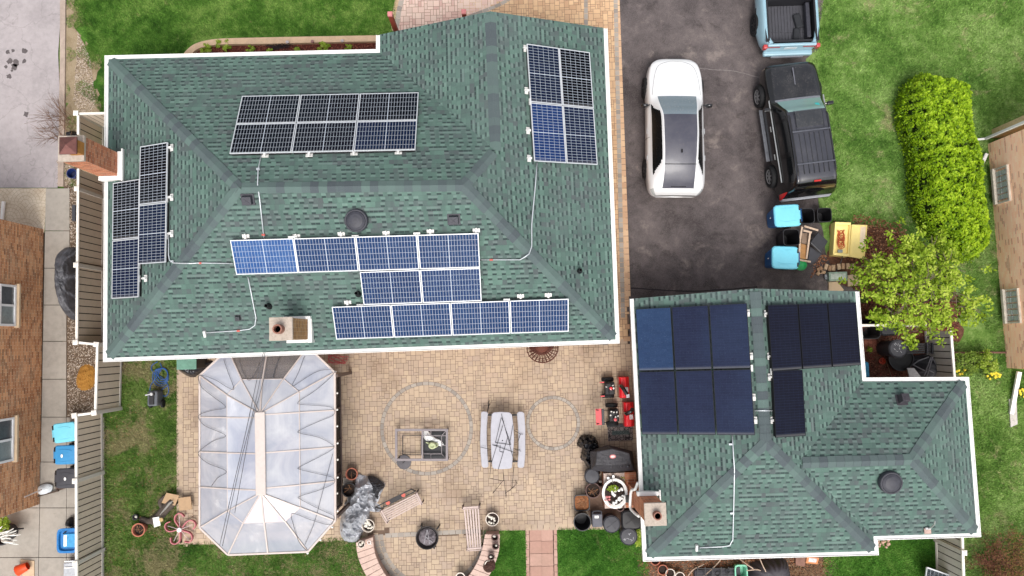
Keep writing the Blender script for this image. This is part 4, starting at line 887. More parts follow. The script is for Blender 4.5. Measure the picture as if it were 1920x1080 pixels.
def cl(s, t):
    if t > 6.35 and 5 < s < 7: return 'windshield'
    if t > 6.35 and 7 <= s < 10.4: return 'roof_glass'
    if t > 6.35 and 10.4 <= s < 12.3: return 'rear_window'
    if 4.15 < t < min(5.75, 4.2+(s-5.6)*1.5, 4.2+(10.6-s)*1.5): return 'side_window'
    if .6 < s < 2.2 and 3 < t < 4: return 'headlight'
    if s > 12.2 and 3.0 < t < 4.0: return 'taillight'
    return 'body'
carbody(wx, st, WP, cl, {'body': WP, 'windshield': WS, 'roof_glass': RGL, 'rear_window': RGL, 'side_window': CARGL, 'headlight': smoothmat(150,156,160,.1,1,name='lamp_lens'), 'taillight': smoothmat(190,196,196,.2,1,name='tail_lens')}, [(1.42*k,.34,.34),(-1.36*k,.34,.34)])
for y in (1.42*k, -1.36*k):
    for sd in (1, -1): wheel(wx, sd*.88, y, .34, .35, .22, DALLOY, sd)
BLKG = smoothmat(26, 26, 28, .15, .5, name='gloss_black'); SLVW = M(206, 208, 210, .3, .5, name='handle_silver')
for sd in (1, -1):
    m = MB(); m.lathe([(0,-.1),(.05,-.09),(.07,0),(.06,.08),(0,.1)], (sd*1.06, .62*k, 1.0), 12, sx=1.3, sy=.8, R=Matrix.Rotation(PI/2, 3, 'Y')@Matrix.Diagonal((1.3,1.2,1.2))); m.bar((sd*.88,.66*k,.95), (sd*1.0,.62*k,.98), .04); m.build('mirror', BLKG, wx, world=False, smooth=True)
m = MB(); m.box((0, .62*k, 1.19), (.08,.06,.07)); m.box((0,.5*k,1.27),(.22,.05,.05)); m.build('camera_pod', M(180,186,190,.4,name='sensor'), wx, world=False)
m = MB(); m.lathe([(.05,0),(.04,.05),(0,.09)], (.02, -1.05*k, 1.6), 10, sx=.6, sy=1.4); m.build('antenna', BLKG, wx, world=False, smooth=True)
m = MB(); m.box((0, -1.45*k, 1.49), (1.02, .02, .015)); m.box((0,-2.1*k,1.13),(.5,.05,.02)); m.build('trim', BLKG, wx, world=False)
def seam(root, pts, r=.006): m = MB(); m.tube(pts, r, 5); m.build('panel_gap', BLKG, root, world=False)
seam(wx, catmull([(-.80,.98*k,.985),(-.72,1.6*k,.955),(-.58,2.0*k,.87),(-.3,2.17*k,.80),(0,2.2*k,.80),(.3,2.17*k,.80),(.58,2.0*k,.87),(.72,1.6*k,.955),(.80,.98*k,.985)], 6), .004)
for sd in (1, -1):
    for y in (.62, -.42, -1.3): seam(wx, [(sd*.885,y*k,.93),(sd*.955,y*k,.78),(sd*.962,y*k,.5)], .006)
    for y in (-.1, -1.0): m = MB(); m.bar((sd*.955,y*k,.82), (sd*.955,y*k-.18,.82), .02, .02); m.build('door_handle', SLVW, wx, world=False)
# ---- black suv
f_ = P(1477,118,.85); r_ = P(1519,372,.7); ang = math.atan2(-(f_-r_).x, (f_-r_).y)-math.radians(1.6)
sv = thing('parked_car', 'black suv with roof rails and silver side strips parked on the driveway edge', 'car', Vector(((f_.x+r_.x)/2-.04, (f_.y+r_.y)/2, 0)), ang)
Ls = (f_-r_).length/2; k = Ls/2.33
BP = smoothmat(12, 12, 14, .16, .35, name='black_paint', dirt=.06); ROOF = smoothmat(50, 51, 60, .25, .35, name='dark_grey_roof', dirt=.2); HOOD = smoothmat(24, 24, 28, .18, .5, name='black_hood', dirt=.3); TEAL = smoothmat(140, 172, 168, .15, .3, name='tinted_windshield', dirt=.25); GREYB = M(150, 152, 158, .5, var=.1, name='grey_bumper')
st = [(2.33*k,.40,.60,.66,.58,.74,.5,.01),(2.26*k,.3,.80,.80,.78,.90,.62,.03),(2.05*k,.28,.90,.90,.86,1.0,.70,.05),(1.6*k,.28,.93,.96,.88,1.05,.74,.06),(1.15*k,.28,.93,1.0,.88,1.09,.76,.07),(.98*k,.28,.93,1.02,.88,1.13,.77,.07),
      (.68*k,.28,.93,1.05,.87,1.40,.70,.06),(.42*k,.28,.93,1.06,.87,1.64,.64,.06),(.0,.28,.93,1.06,.87,1.70,.64,.06),(-.7*k,.28,.93,1.07,.87,1.72,.64,.06),(-1.4*k,.28,.93,1.08,.87,1.71,.64,.06),(-1.85*k,.3,.93,1.1,.87,1.67,.64,.05),(-2.02*k,.34,.92,1.1,.86,1.52,.67,.03),(-2.16*k,.36,.9,1.02,.85,1.2,.74,.02),(-2.26*k,.4,.86,.7,.84,.76,.76,.0),(-2.33*k,.45,.8,.62,.78,.66,.7,.0)]
def cl2(s, t):
    if t > 6.1 and s < 4.9: return 'hood' if s > 1 else 'body'
    if t > 6.1 and 4.9 <= s < 5.25: return 'cowl'
    if t > 6.3 and 5.25 <= s < 7: return 'windshield'
    if t > 6.0 and 7 <= s < 11: return 'roof_panel'
    if 11 < s < 13.2 and t > 5.2 : return 'rear_window'
    if 4.2 < t < min(5.7, 4.2+(s-5.5)*1.5) and s < 10.9 and not any(abs(s-q) < .12 for q in (7.6, 9.3)): return 'side_window'
    if s < 1.4 and 2.6 < t < 4: return 'headlight'
    if 12.6 < s < 14.1 and 2.2 < t < 4.9: return 'taillight'
    if s > 14: return 'bumper'
    return 'body'
carbody(sv, st, BP, cl2, {'body': BP, 'hood': HOOD, 'cowl': M(140,142,150,.5,name='cowl_grey'), 'windshield': TEAL, 'roof_panel': ROOF, 'rear_window': smoothmat(14,14,16,.06,1,name='black_glass',dirt=.1), 'side_window': smoothmat(18,20,22,.05,1,name='side_glass',dirt=.02), 'headlight': smoothmat(200,176,140,.1,1,name='lamp_lens_b'), 'taillight': smoothmat(176,24,22,.15,1,name='red_lens'), 'bumper': GREYB}, [(1.42*k,.37,.37),(-1.38*k,.37,.37)])
for y in (1.42*k, -1.38*k):
    for sd in (1, -1): wheel(sv, sd*.91, y, .37, .38, .26, ALLOY, sd)
SLV = M(206, 208, 206, .3, .7, var=.05, bump=0, name='silver_trim')
for sd in (1, -1):
    m = MB(); m.tube([(sd*.905,1.05*k,1.03),(sd*.91,0,1.06),(sd*.905,-1.75*k,1.09)], .022, 6); m.build('belt_trim', SLV, sv, world=False)
    m = MB(); m.bar((sd*.98,.95*k,.38), (sd*.98,-.85*k,.38), .12, .04); m.build('running_board', M(120,122,128,.5,.4,name='step_grey'), sv, world=False, bevel=.01)
    m = MB(); m.tube([(sd*.60,.3*k,1.70),(sd*.61,.2*k,1.77),(sd*.61,-1.6*k,1.78),(sd*.60,-1.72*k,1.70)], .022, 6); m.build('roof_rail', BLKG, sv, world=False)
    m = MB(); m.box((sd*1.05,.72*k,1.1), (.2,.12,.15)); m.bar((sd*.88,.74*k,1.06), (sd*1.0,.72*k,1.08), .05); m.build('mirror', BLKG, sv, world=False, bevel=.03)
    for y in (.2, -.75):
        m = MB(); m.bar((sd*.945,y*k,.92), (sd*.945,y*k-.18,.92), .03, .03); m.build('door_handle', SLV, sv, world=False)
for y in (-.28, -1.35): m = MB(); m.bar((-.61,y*k,1.80), (.61,y*k,1.80), .05, .03); m.build('crossbar', M(90,92,100,.4,.3,name='bar_grey'), sv, world=False, bevel=.008)
for i in range(6): m = MB(); x = -.4+i*.16; m.bar((x,-.35*k,1.755+.02*(1-abs(x)*2)), (x,-1.68*k,1.75+.02*(1-abs(x)*2)), .022, .03); m.build('roof_rib', BLKG, sv, world=False)
m = MB(); m.box((0,.12*k,1.768), (.86,.52,.012)); m.build('sunroof', smoothmat(30,32,36,.04,1,name='sunroof_glass',dirt=.3), sv, world=False, bevel=.004)
m = MB(); m.tube([(-.45,-.12*k-.1,1.772),(-.45,.42*k-.03,1.768),(.45,.42*k-.03,1.768),(.45,-.12*k-.1,1.772)], .012, 6, closed=True); m.build('sunroof_frame', ROOF, sv, world=False)
m = MB(); m.box((.0, 1.6*k, 1.118), (.03, .9, .012)); m.build('hood_crease', M(110,110,118,.3,name='crease'), sv, world=False)
m = MB(); m.box((.45,.62*k,1.50), (.12,.16,.02), rot=Matrix.Rotation(-.75,3,'X')); m.build('window_sticker', M(70,200,200,.5,name='cyan_sticker'), sv, world=False)
m = MB(); m.box((0,-1.93*k,1.70), (.22,.05,.03)); m.build('brake_lamp', M(190,40,36,.4,name='brake_red'), sv, world=False)
# ---- blue pickup
tp = P(1478,93,.6); ang = math.radians(-1.75+2.0)
tr = thing('parked_pickup', 'pale blue pickup with an open ribbed cargo bed cut off by the top edge', 'pickup truck', Vector((tp.x, tp.y, 0)), ang)
BL = smoothmat(150, 186, 200, .25, 1, name='pale_blue_paint', dirt=.08); BED = M(72, 72, 78, .6, var=.15, name='bed_liner'); DK = M(34,34,38,.5,name='dark_trim')
hw = 1.0
def sideprof(sd):
    m = MB(); ys = [.06,.25,.6,1.0,1.5,2.2,3.0,3.8,4.6,5.1]
    zs_ = [1.02]*6+[1.02,1.02,1.0,.92]
    prof = []
    for i, y in enumerate(ys):
        w_ = hw-(.16 if i == 0 else .05 if i == 1 else 0)-(.03 if i > 6 else 0)-(.2 if i == 9 else 0); fl = .035 if i in (2, 3) else 0
        prof.append([Vector((sd*x, y, z)) for x, z in ((w_*.9,.3),(w_+fl-.02,.42),(w_+fl,.62),(w_-.02,.84),(w_-.07,1.0),(w_-.12,1.04),(w_-.2,1.04),(w_-.22,.98))])
    for i in range(len(ys)-1):
        for j in range(7):
            q = [prof[i][j], prof[i][j+1], prof[i+1][j+1], prof[i+1][j]]; c = sum(q, Vector())/4
            if any((c.y-wy)**2+(c.z-.37)**2 < .40**2 and j < 3 for wy in (.98, 4.1)): continue
            m.face(q if sd < 0 else q[::-1])
    return m
for sd in (1, -1):
    m = sideprof(sd); 
    o = m.build('side_panel', BL, tr, world=False, smooth=True); w_ = o.modifiers.new('weld', 'WELD')
m = MB(); m.box((0,.03,.72), (1.62,.1,.56)); m.build('tailgate', BL, tr, world=False, bevel=.03)
m = MB(); m.box((0,.16,.98), (1.6,.05,.06)); m.build('tailgate_cap', DK, tr, world=False, bevel=.01)
m = MB(); m.box((0,-.08,.48), (1.66,.18,.16)); o = m.build('bumper', BL, tr, world=False, bevel=.05); m = MB(); m.box((0,-.15,.42), (1.1,.12,.09)); b_ = m.build('step_pad', M(120,124,132,.5,name='step_pad_grey'), tr, world=False, bevel=.02); b_.parent = o
m = MB(); m.box((0,-.0,.78), (.42,.06,.13)); m.build('licence_plate', M(214,220,222,.4,name='plate'), tr, world=False) 
for sd in (1, -1):
    m = MB(); m.box((sd*.88,.0,.86), (.14,.14,.2)); m.build('taillight', smoothmat(196,60,60,.15,1,name='pink_red_lens'), tr, world=False, bevel=.03)
    m = MB(); m.box((sd*.6,-.025,.9), (.42,.03,.03)); m.build('gate_trim', M(150,60,60,.5,name='red_trim'), tr, world=False)
m = MB(); m.box((0,.85,.56), (1.5,1.35,.05))
for i in range(14): m.box((-.68+i*.105,.85,.595), (.045,1.3,.025))
m.box((0,.62,.6), (1.5,.03,.03)); m.build('bed_floor', BED, tr, world=False)
m = MB(); 
for sd in (1,-1): m.box((sd*.79,.85,.8), (.06,1.4,.5))
m.box((0,1.56,.8), (1.6,.06,.5)); m.box((0,.13,.8), (1.6,.05,.45)); m.build('bed_wall', DK, tr, world=False)
for sd in (1,-1):
    m = MB(); m.box((sd*.84,.85,1.02), (.1,1.45,.03)); m.build('bed_rail', DK, tr, world=False, bevel=.008)
m = MB(); m.box((.36,.95,.66), (.25,.5,.14), rz=.2); m.box((.28,.5,.66), (.22,.4,.12), rz=-.15); m.build('cargo_bag', M(40,42,46,.8,name='bag_cloth'), tr, world=False, bevel=.05)
m = MB(); m.box((.62,.9,.8), (.14,1.2,.2)); m.build('folded_cover', M(58,58,66,.5,name='folded_vinyl'), tr, world=False, bevel=.03)
m = MB(); m.box((0,2.4,1.0), (1.7,1.5,.2)); m.add([(-.82,1.65,1.05),(.82,1.65,1.05),(.85,3.2,1.08),(-.85,3.2,1.08),(-.66,1.85,1.62),(.66,1.85,1.62),(.66,2.7,1.64),(-.66,2.7,1.64)], [(4,5,6,7),(0,1,5,4),(1,2,6,5),(2,3,7,6),(3,0,4,7)]); m.box((0,4.1,.95),(1.66,1.75,.14)); m.build('cab', BL, tr, world=False, bevel=.04)
m = MB(); m.add([(-.7,3.13,1.14),(.7,3.13,1.14),(.6,2.76,1.62),(-.6,2.76,1.62)], [(0,1,2,3)]); m.build('cab_window', CARGL, tr, world=False); m = MB(); m.add([(-.66,1.66,1.14),(.66,1.66,1.14),(.58,1.83,1.58),(-.58,1.83,1.58)], [(3,2,1,0)]); m.build('cab_window', CARGL, tr, world=False)
for y in (.98, 4.1):
    for sd in (1,-1): wheel(tr, sd*.93, y, .37, .38, .26, DALLOY, sd)
# ------------------------------------------------------------------ fences
VIN = M(206, 191, 174, .6, var=.06, scale=4, bump=.1, k=.95, name='beige_vinyl'); VINW = M(236, 230, 220, .5, var=.05, bump=.05, k=.9, name='white_vinyl_rail'); VING = M(206, 200, 192, .6, var=.06, bump=.1, k=.85, name='pale_vinyl')
FH = 1.55
def fence(p0, p1, label, posts, mat=VIN, h=FH, bw=.2, gap=.032, rail=.075, fd=-1):
    p0 = Vector((p0.x, p0.y, 0)); p1 = Vector((p1.x, p1.y, 0)); d = p1-p0; L = d.length; d.normalize(); ang = math.atan2(d.y, d.x)
    r = thing('fence', label, 'fence', p0, ang); n = max(1, round(L/(bw+gap))); st = L/n
    m = MB()
    for i in range(n): m.box((st*(i+.5), random.uniform(-.002,.002), h/2+.02), (st-gap, .022, h-.14))
    m.build('board_panel', mat, r, world=False); m = MB(); m.box((L/2, 0, h/2+.02), (L-.02, .006, h-.2)); m.build('gap_shadow_board', M(56,50,46,.9,name='gap_shadow_dark'), r, world=False)  # thin dark sheet paints the shade seen between the boards
    m = MB(); m.box((L/2, 0, h-.035), (L, rail, .07)); m.build('top_rail', VINW, r, world=False, bevel=.006)
    m = MB(); m.box((L/2, 0, .10), (L, .05, .1)); m.build('bottom_rail', VINW if mat is not VIN else VING, r, world=False, bevel=.006)
    for q in posts:
        m = MB(); m.box((L*q, 0, h/2+.02), (.12, .12, h+.04)); o = m.build('post', VING, r, world=False, bevel=.008); m = MB(); m.box((0,0,0), (.16,.16,.03)); m.add([(-.07,-.07,.015),(.07,-.07,.015),(.07,.07,.015),(-.07,.07,.015),(0,0,.05)], [(0,1,4),(1,2,4),(2,3,4),(3,0,4)])
        c = m.build('post_cap', VINW, None, bevel=.004); c.parent = o; c.location = (L*q, 0, h+.055)
    return r
Z = FH
fence(P(144,213,Z), P(197,212,Z), 'short beige fence at the north end closing the gap to the house', (0,))
fence(P(146,216,Z), P(146,252,Z), 'short beige fence piece north of the large brick chimney', ())
fence(P(146,316,Z), P(143,642,Z), 'long beige board fence along the west wall of the house', (.12,.56,1.0))
fence(P(143,642,Z), P(182,646,Z), 'short fence step at the southwest corner of the house', (1.0,))
fence(P(182,648,Z), P(178,774,Z), 'beige fence section set back beside the blue hose', ())
fence(P(178,774,Z), P(141,779,Z), 'short fence step above the blue bins', (0,1))
fence(P(142,782,Z), P(143,1200,Z), 'long beige board fence along the yard beside the bins', (.29,.66), bw=.17)
fence(P(1608,610,1.5), P(1736,610,1.5), 'pale fence north of the fenced corner under the tree', (.55,), VING)
fence(P(1782,620,1.5), P(1789,712,1.5), 'pale fence east of the fenced corner with the black bins', (), VING, bw=.2)
fence(P(1803,1000,1.5), P(1808,1140,1.5), 'pale fence running south below the garage roof corner', (.25,), VING, bw=.2)
# ------------------------------------------------------------------ gazebo
BEI = M(208, 194, 186, .5, .1, var=.06, bump=.05, k=.80, name='beige_frame'); BRN = M(96, 80, 74, .55, .1, var=.1, bump=.1, name='brown_metal')
def poly_panel(base, alpha, name, k=.9, cloud=.25, rough=.12):
    t = NT(name); n = t.noise(.9, 4, .6, dist=.8); c = t.ramp(n, [(.3, S(base[0]*.86, base[1]*.88, base[2]*.92, k)), (.6, S(*base, k)), (.75, S(236,236,240,k))])
    sp = t.n('ShaderNodeSeparateXYZ'); t.nt.links.new(t.pos(), sp.inputs[0]); w_ = t.m('FRACT', t.m('MULTIPLY', sp.outputs[0], 14)); c = t.mix(t.m('MULTIPLY', t.m('LESS_THAN', w_, .12), .12), c, S(170,170,180,k))
    a = t.m('ADD', alpha-cloud/2, t.m('MULTIPLY', n, cloud), clamp=True); return t.fin(c, rough, 0, .5, a)
PWH = poly_panel((214,214,219), .70, 'milky_polycarbonate', k=.84); PCL = poly_panel((192,193,200), .60, 'grey_polycarbonate', k=.84); PVC_ = poly_panel((176,168,166), .45, 'clear_polycarbonate', k=.6); PPK = poly_panel((222,214,218), .84, 'pinkish_polycarbonate', k=.84); PLB = poly_panel((208,210,219), .74, 'bluish_polycarbonate', k=.86)
ZE1, ZI, ZR1 = 2.1, 2.52, 2.92
Go = [P(x, y, ZE1) for x, y in ((375,704),(428,655),(578,650),(628,698),(629,976),(578,1034),(428,1040),(375,989))]
Gi = [P(x, y, ZI) for x, y in ((427,741),(454,712),(532,711),(561,735),(563,951),(535,977),(457,980),(428,957))]
RN, RS = P(488,776,ZR1), P(490,924,ZR1)
gz = thing('gazebo', 'elongated octagonal gazebo with translucent white roof panels beside the house', 'gazebo', P(500,845))
RM_ = [RN, RN, RN, RN, RS, RS, RS, RS]
matl = [PWH, PVC_, PWH, PWH, PCL, PCL, PCL, PCL]; matu = [PWH, PWH, PWH, PWH, PWH, PCL, PWH, PPK]
matl[7] = PCL; matl[3] = PWH; matu[7] = PLB; matu[6] = PCL; matu[4] = PPK; matu[5] = PPK; matl[2] = PLB; matl[0] = PLB
for i in range(8):
    j = (i+1) % 8
    m = MB(); m.face([Go[i], Go[j], Gi[j], Gi[i]]); m.build('roof_panel', matl[i], gz, solid=.012)
    up = Vector((0,0,.03)); m = MB()
    if i == 3: pts = [Gi[i]+up, Gi[j]+up, RS, RN]
    elif i == 7: pts = [Gi[i]+up, Gi[j]+up, RN, RS]
    else: pts = [Gi[i]+up, Gi[j]+up, RM_[i] if i not in (3,7) else RN]
    m.face(pts); m.build('roof_panel', matu[i], gz, solid=.012)
up = Vector((0,0,.025))
for i in range(8):
    m = MB(); m.bar(Go[i]+up, Gi[i]+up, .035, .05); m.bar(Gi[i]+up*2, (RN if i < 4 else RS)+up, .03, .05); m.build('rib', BEI, gz)
for (x0, y0, x1, y1, s_) in ((375,782,480,782,0),(375,847,480,847,0),(375,913,480,915,0),(496,781,628,769,1),(496,846,628,838,1),(497,916,629,902,1)):
    a = P(x0 if s_ == 0 else x1, y0 if s_ == 0 else y1, ZE1); t_ = None
    ed = (Gi[7], Gi[0]) if s_ == 0 else (Gi[3], Gi[4]); yy = a.y; f = (yy-ed[0].y)/(ed[1].y-ed[0].y); b = ed[0].lerp(ed[1], f); r = Vector((RN.x+(RS.x-RN.x)*.5, yy, ZR1))
    m = MB(); m.bar(a+up, b+up, .035, .04); m.bar(b+up*2, r, .035, .04); m.build('rib', BEI, gz)
m = MB(); a = (Go[6]+Go[5])/2; b = (Gi[6]+Gi[5])/2; m.bar(a+up, b+up, .04, .05); m.bar(b+up*2, RS+up, .04, .05); a = (Go[1]+Go[2])/2; b = (Gi[1]+Gi[2])/2; m.build('rib', BEI, gz); m = MB(); m.bar(a+up, b+up, .04, .05); m.bar(b+up*2, RN+up, .04, .05); m.build('rib', BEI, gz)
m = MB()
for i in range(8): m.bar(Gi[i]+up, Gi[(i+1) % 8]+up, .035, .035)
m.build('inner_ring', BEI, gz)
m = MB()
for i in range(8): m.bar(Go[i], Go[(i+1) % 8], .06, .09)
m.build('eave_beam', BEI, gz, bevel=.01)
for fr in (.36, .7):
    m = MB()
    for i in (4,5,6,7): m.bar(Go[i].lerp(Gi[i], fr)-up*2, Go[(i+1) % 8].lerp(Gi[(i+1) % 8], fr)-up*2, .035, .03)
    m.build('purlin', BEI, gz)
m = MB(); d = (RS-RN).normalized()*.06; m.bar(RN-d+Vector((0,0,.04)), RS+d+Vector((0,0,.04)), .3, .05); m.build('ridge_cover', M(222,208,200,.6,var=.05,bump=.05,k=.70,name='pale_pink_metal'), gz, bevel=.02)
cen = sum(Go, Vector())/8
for i in range(8):
    q = Go[i].lerp(Vector((cen.x, cen.y, ZE1)), .0); q = q+(Vector((cen.x, cen.y, 0))-Vector((q.x, q.y, 0))).normalized()*-.0
    off_ = (Vector((q.x-cen.x, q.y-cen.y, 0))).normalized()*.05; m = MB(); m.box((q.x+off_.x*(1 if i in (3,4) else -3), q.y-.0+off_.y*-3, 1.03), (.09,.09,2.06)); m.build('post', BRN if i in (3,4) else BEI, gz)
wx_ = P(641,820,0).x-.03; yA, yB = P(640,704,0).y, P(640,945,0).y
m = MB(); m.box((wx_, (yA+yB)/2, .05), (.07, yA-yB, .1)); m.box((wx_, (yA+yB)/2, 1.9), (.07, yA-yB, .08)); m.box((wx_-.0, (yA+yB)/2, .85), (.05, yA-yB, .05))
for k in range(5): m.box((wx_, yB+(yA-yB)*k/4, .98), (.06,.06,1.9))
m.build('screen_frame', BRN, gz)
m = MB(); m.box((wx_, (yA+yB)/2, .95), (.01, yA-yB-.05, 1.8)); m.build('screen_mesh', M(40,36,36,.6,alpha=.75,name='dark_screen'), gz)
DUST = M(170, 166, 172, .8, name='rug_grey')
m = MB(); m.box((-8.2,-3.5,.03),(3.2,4.6,.012)); tag(m.build('rug', DUST), 'large grey rug under the gazebo roof', 'rug')
sf = thing('sofa', 'sofa with red cushions blurred under the gazebo roof', 'sofa', P(455,862)); q = P(462,862,.5)
m = MB(); m.box((q.x, q.y, .2), (.8,1.9,.32)); m.box((q.x-.36, q.y, .45), (.14,1.9,.6)); m.build('frame', M(90,86,90,.7,name='sofa_grey'), sf, bevel=.03)
for k in (-1, 1): m = MB(); m.box((q.x+.05, q.y+k*.45, .45), (.66,.86,.16)); m.build('cushion', M(206,56,60,.8,name='red_cushion'), sf, bevel=.04)
tb = thing('patio_table', 'round table hidden under the milky right half of the gazebo roof', 'table', P(545,850)); q = P(545,850,.7)
m = MB(); m.lathe([(.55,.7),(.56,.73),(0,.735)], (q.x,q.y,0), 24); m.build('tabletop', M(210,120,130,.6,name='pink_cloth'), tb); m = MB(); m.cyl((q.x,q.y,0), (q.x,q.y,.7), .06, 10); m.build('leg', BRN, tb)
# string lights
CAB = M(88, 88, 92, .6, name='dark_cable'); BUL = M(246, 244, 238, .4, var=.02, bump=0, k=.95, name='bulb_white')
def on_gz(x, y):
    # height on the gazebo roof under a photo point, by walking down its planes
    best = None
    for i in range(8):
        j = (i+1) % 8
        for tri in ((Go[i], Go[j], Gi[j], Gi[i]), (Gi[i], Gi[j], RM_[i])+((RS,) if i == 3 else (RN,) if i == 7 else ())):
            n = (tri[1]-tri[0]).cross(tri[2]-tri[0]).normalized(); q = PP(x, y, (tri[0], n))
            if inpoly((q.x, q.y), [(v.x, v.y) for v in tri]): return q+Vector((0,0,.07))
    return P(x, y, 2.2)
def cable(root, pts, r=.007, n=5, name='cable'):
    q = catmull([on_gz(x, y) for x, y in pts], n); m = MB(); m.tube(q, r, 6); return m.build(name, CAB, root, smooth=True)
sl_ = thing('string_lights', 'black string light cable zigzagging over the gazebo edges with white bulbs', 'string lights', P(375,845))
cable(sl_, [(421,674),(430,700),(440,728),(430,727),(405,712),(377,703),(375,715),(382,728),(402,744),(425,763),(400,769),(376,777),(376,787),(388,799),(425,816),(402,826),(376,845),(376,855),(392,868),(426,883),(410,895),(398,911)])
cable(sl_, [(572,668),(560,700),(549,724),(575,708),(600,695),(626,694),(622,706),(592,732),(562,752),(565,758),(610,761),(626,766),(626,778),(598,790),(562,807),(565,812),(600,820),(625,834),(624,842),(600,856),(563,875),(566,880),(612,891),(627,896),(626,906),(600,918),(563,930),(566,936),(605,956),(626,966),(626,976),(618,983),(585,974),(549,962),(552,985),(562,1015),(577,1032)])
cable(sl_, [(625,850),(605,925),(590,980),(573,1020)]); cable(sl_, [(450,674),(456,695),(468,713),(480,700),(488,680)]); cable(sl_, [(524,672),(513,710),(518,688),(527,670)])
for x, y in ((628,697),(629,704),(631,737),(631,768),(631,799),(632,831),(632,862),(632,895),(631,925),(632,958),(622,988),(600,1012),(576,1037)):
    q = P(x+1, y, 2.0); m = MB(); m.lathe([(0,-.035),(.035,-.01),(.03,.03),(0,.045)], q, 10); m.build('bulb', BUL, sl_, smooth=True)
for k, pts in enumerate((((494,660),(480,720),(463,800),(440,900),(412,1022)),((497,660),(485,725),(468,800),(448,880),(417,1024)),((500,690),(487,740),(470,800),(455,880),(440,962)))):
    qs = [P(x, y, 2.95+.15*(1-i/2)**2) for i, (x, y) in enumerate(pts)]; m = MB(); m.tube(catmull(qs, 6), .009, 6); o = m.build('overhead_wire', CAB, smooth=True)
    tag(o, ('thin black wire over the gazebo, left of its two neighbours','thin black wire over the gazebo, between its two neighbours','thin black wire over the gazebo, right and shortest of three')[k], 'wire', 'wires crossing the gazebo')
# ------------------------------------------------------------------ patio furniture
GRM = M(134, 126, 128, .5, .2, var=.1, bump=.1, name='grey_powdercoat'); BKM = M(40, 38, 40, .5, .2, var=.15, name='black_metal'); LEADG = M(196, 195, 203, .55, var=.07, scale=5, bump=.1, k=.68, name='grey_plastic_top')
ft = thing('fire_table', 'grey metal fire table frame with open centre and black lined burner bay', 'table frame', P(795,835)); z = .45
Q = lambda x, y, zz=z: P(x, y, zz)
def rect(m, x0, y0, x1, y1, w_, zz, h=.05):
    c = [Q(x0,y0,zz), Q(x1,y0,zz), Q(x1,y1,zz), Q(x0,y1,zz)]
    for i in range(4): a, b = c[i], c[(i+1) % 4]; d = (b-a).normalized()*w_/2; m.bar(a-d if i % 2 == 0 else a+d, b+d if i % 2 == 0 else b-d, w_, h)
m = MB(); rect(m, 743, 806, 838, 862, .075, z); m.build('top_frame', GRM, ft)
m = MB(); rect(m, 792, 806.5, 838, 861.5, .05, z+.008); m.build('bay_frame', GRM, ft)
m = MB(); rect(m, 755, 817, 790, 852, .02, .1, .03); m.build('lower_frame', BKM, ft)
for x, y in ((745,808),(838,807),(839,862),(745,862)): m = MB(); a = Q(x, y, .43); m.box((a.x, a.y, .21), (.05,.05,.42)); m.build('leg', GRM, ft)
bx_ = MB(); c = Q(815,834,.1); bx_.box((c.x, c.y, .1), (.76,.9,.12)); bx_.build('burner_liner', M(34,34,38,.5,var=.3,scale=4,bump=.8,name='black_sheet'), ft, bevel=.03)
m = MB(); 
for a, b in (((793,817),(838,817)),((828,817),(828,851)),((793,851),(828,851)),((808,817),(808,807)),((828,835),(838,835)),((828,817),(836,808)),((828,851),(837,861)),((808,851),(808,861))): m.bar(Q(*a,.30), Q(*b,.30), .022)
m.build('burner_rack', GRM, ft)
wc_ = thing('watering_can', 'pale green watering can resting in the fire table bay', 'watering can', P(811,834,.16)); q = P(811,835,.3)
m = MB(); m.lathe([(.10,-.13),(.12,-.12),(.115,.08),(.09,.13),(.06,.13),(.05,.1)], q, 20, sx=1.15); m.build('body', M(186,194,150,.5,name='sage_plastic'), wc_, smooth=True)
m = MB(); m.tube(catmull([q+Vector((.08,-.06,.1)), q+Vector((.17,-.02,.1)), q+Vector((.18,.05,.05)), q+Vector((.1,.08,0))], 5), .018, 8); m.build('handle', M(186,194,150,.5,name='sage_plastic'), wc_, smooth=True)
m = MB(); m.tube([q+Vector((-.08,.04,-.05)), q+Vector((-.2,.12,.12))], [.03,.018], 8); m.build('spout', M(186,194,150,.5,name='sage_plastic'), wc_, smooth=True)
cl_ = mound([P(x, y, .16) for x, y in ((795,808),(803,808),(812,818),(826,825),(832,834),(824,836),(812,828),(800,826),(794,818))], .06, .19, 8, 40, .05, 9, seed=3).build('cloth', M(232,232,230,.7,var=.1,bump=.3,k=.9,name='white_cloth'), smooth=True); tag(cl_, 'crumpled white cloth lying in the fire table bay', 'cloth')
ld = thing('round_lid', 'round dark grey lid at the lower left corner of the fire table', 'lid', P(757,867)); q = P(757,867,.1)  # loose round lid, not a burner part
m = MB(); m.lathe([(.235,0),(.24,.02),(.235,.04),(.05,.055),(0,.055)], (q.x,q.y,.02), 36); m.build('disc', M(92,88,92,.6,var=.15,bump=.3,name='dark_grey_lid'), ld)
m = MB(); m.bar((q.x-.04,q.y-.02,.1), (q.x+.04,q.y+.03,.1), .025); m.build('handle', BKM, ld)
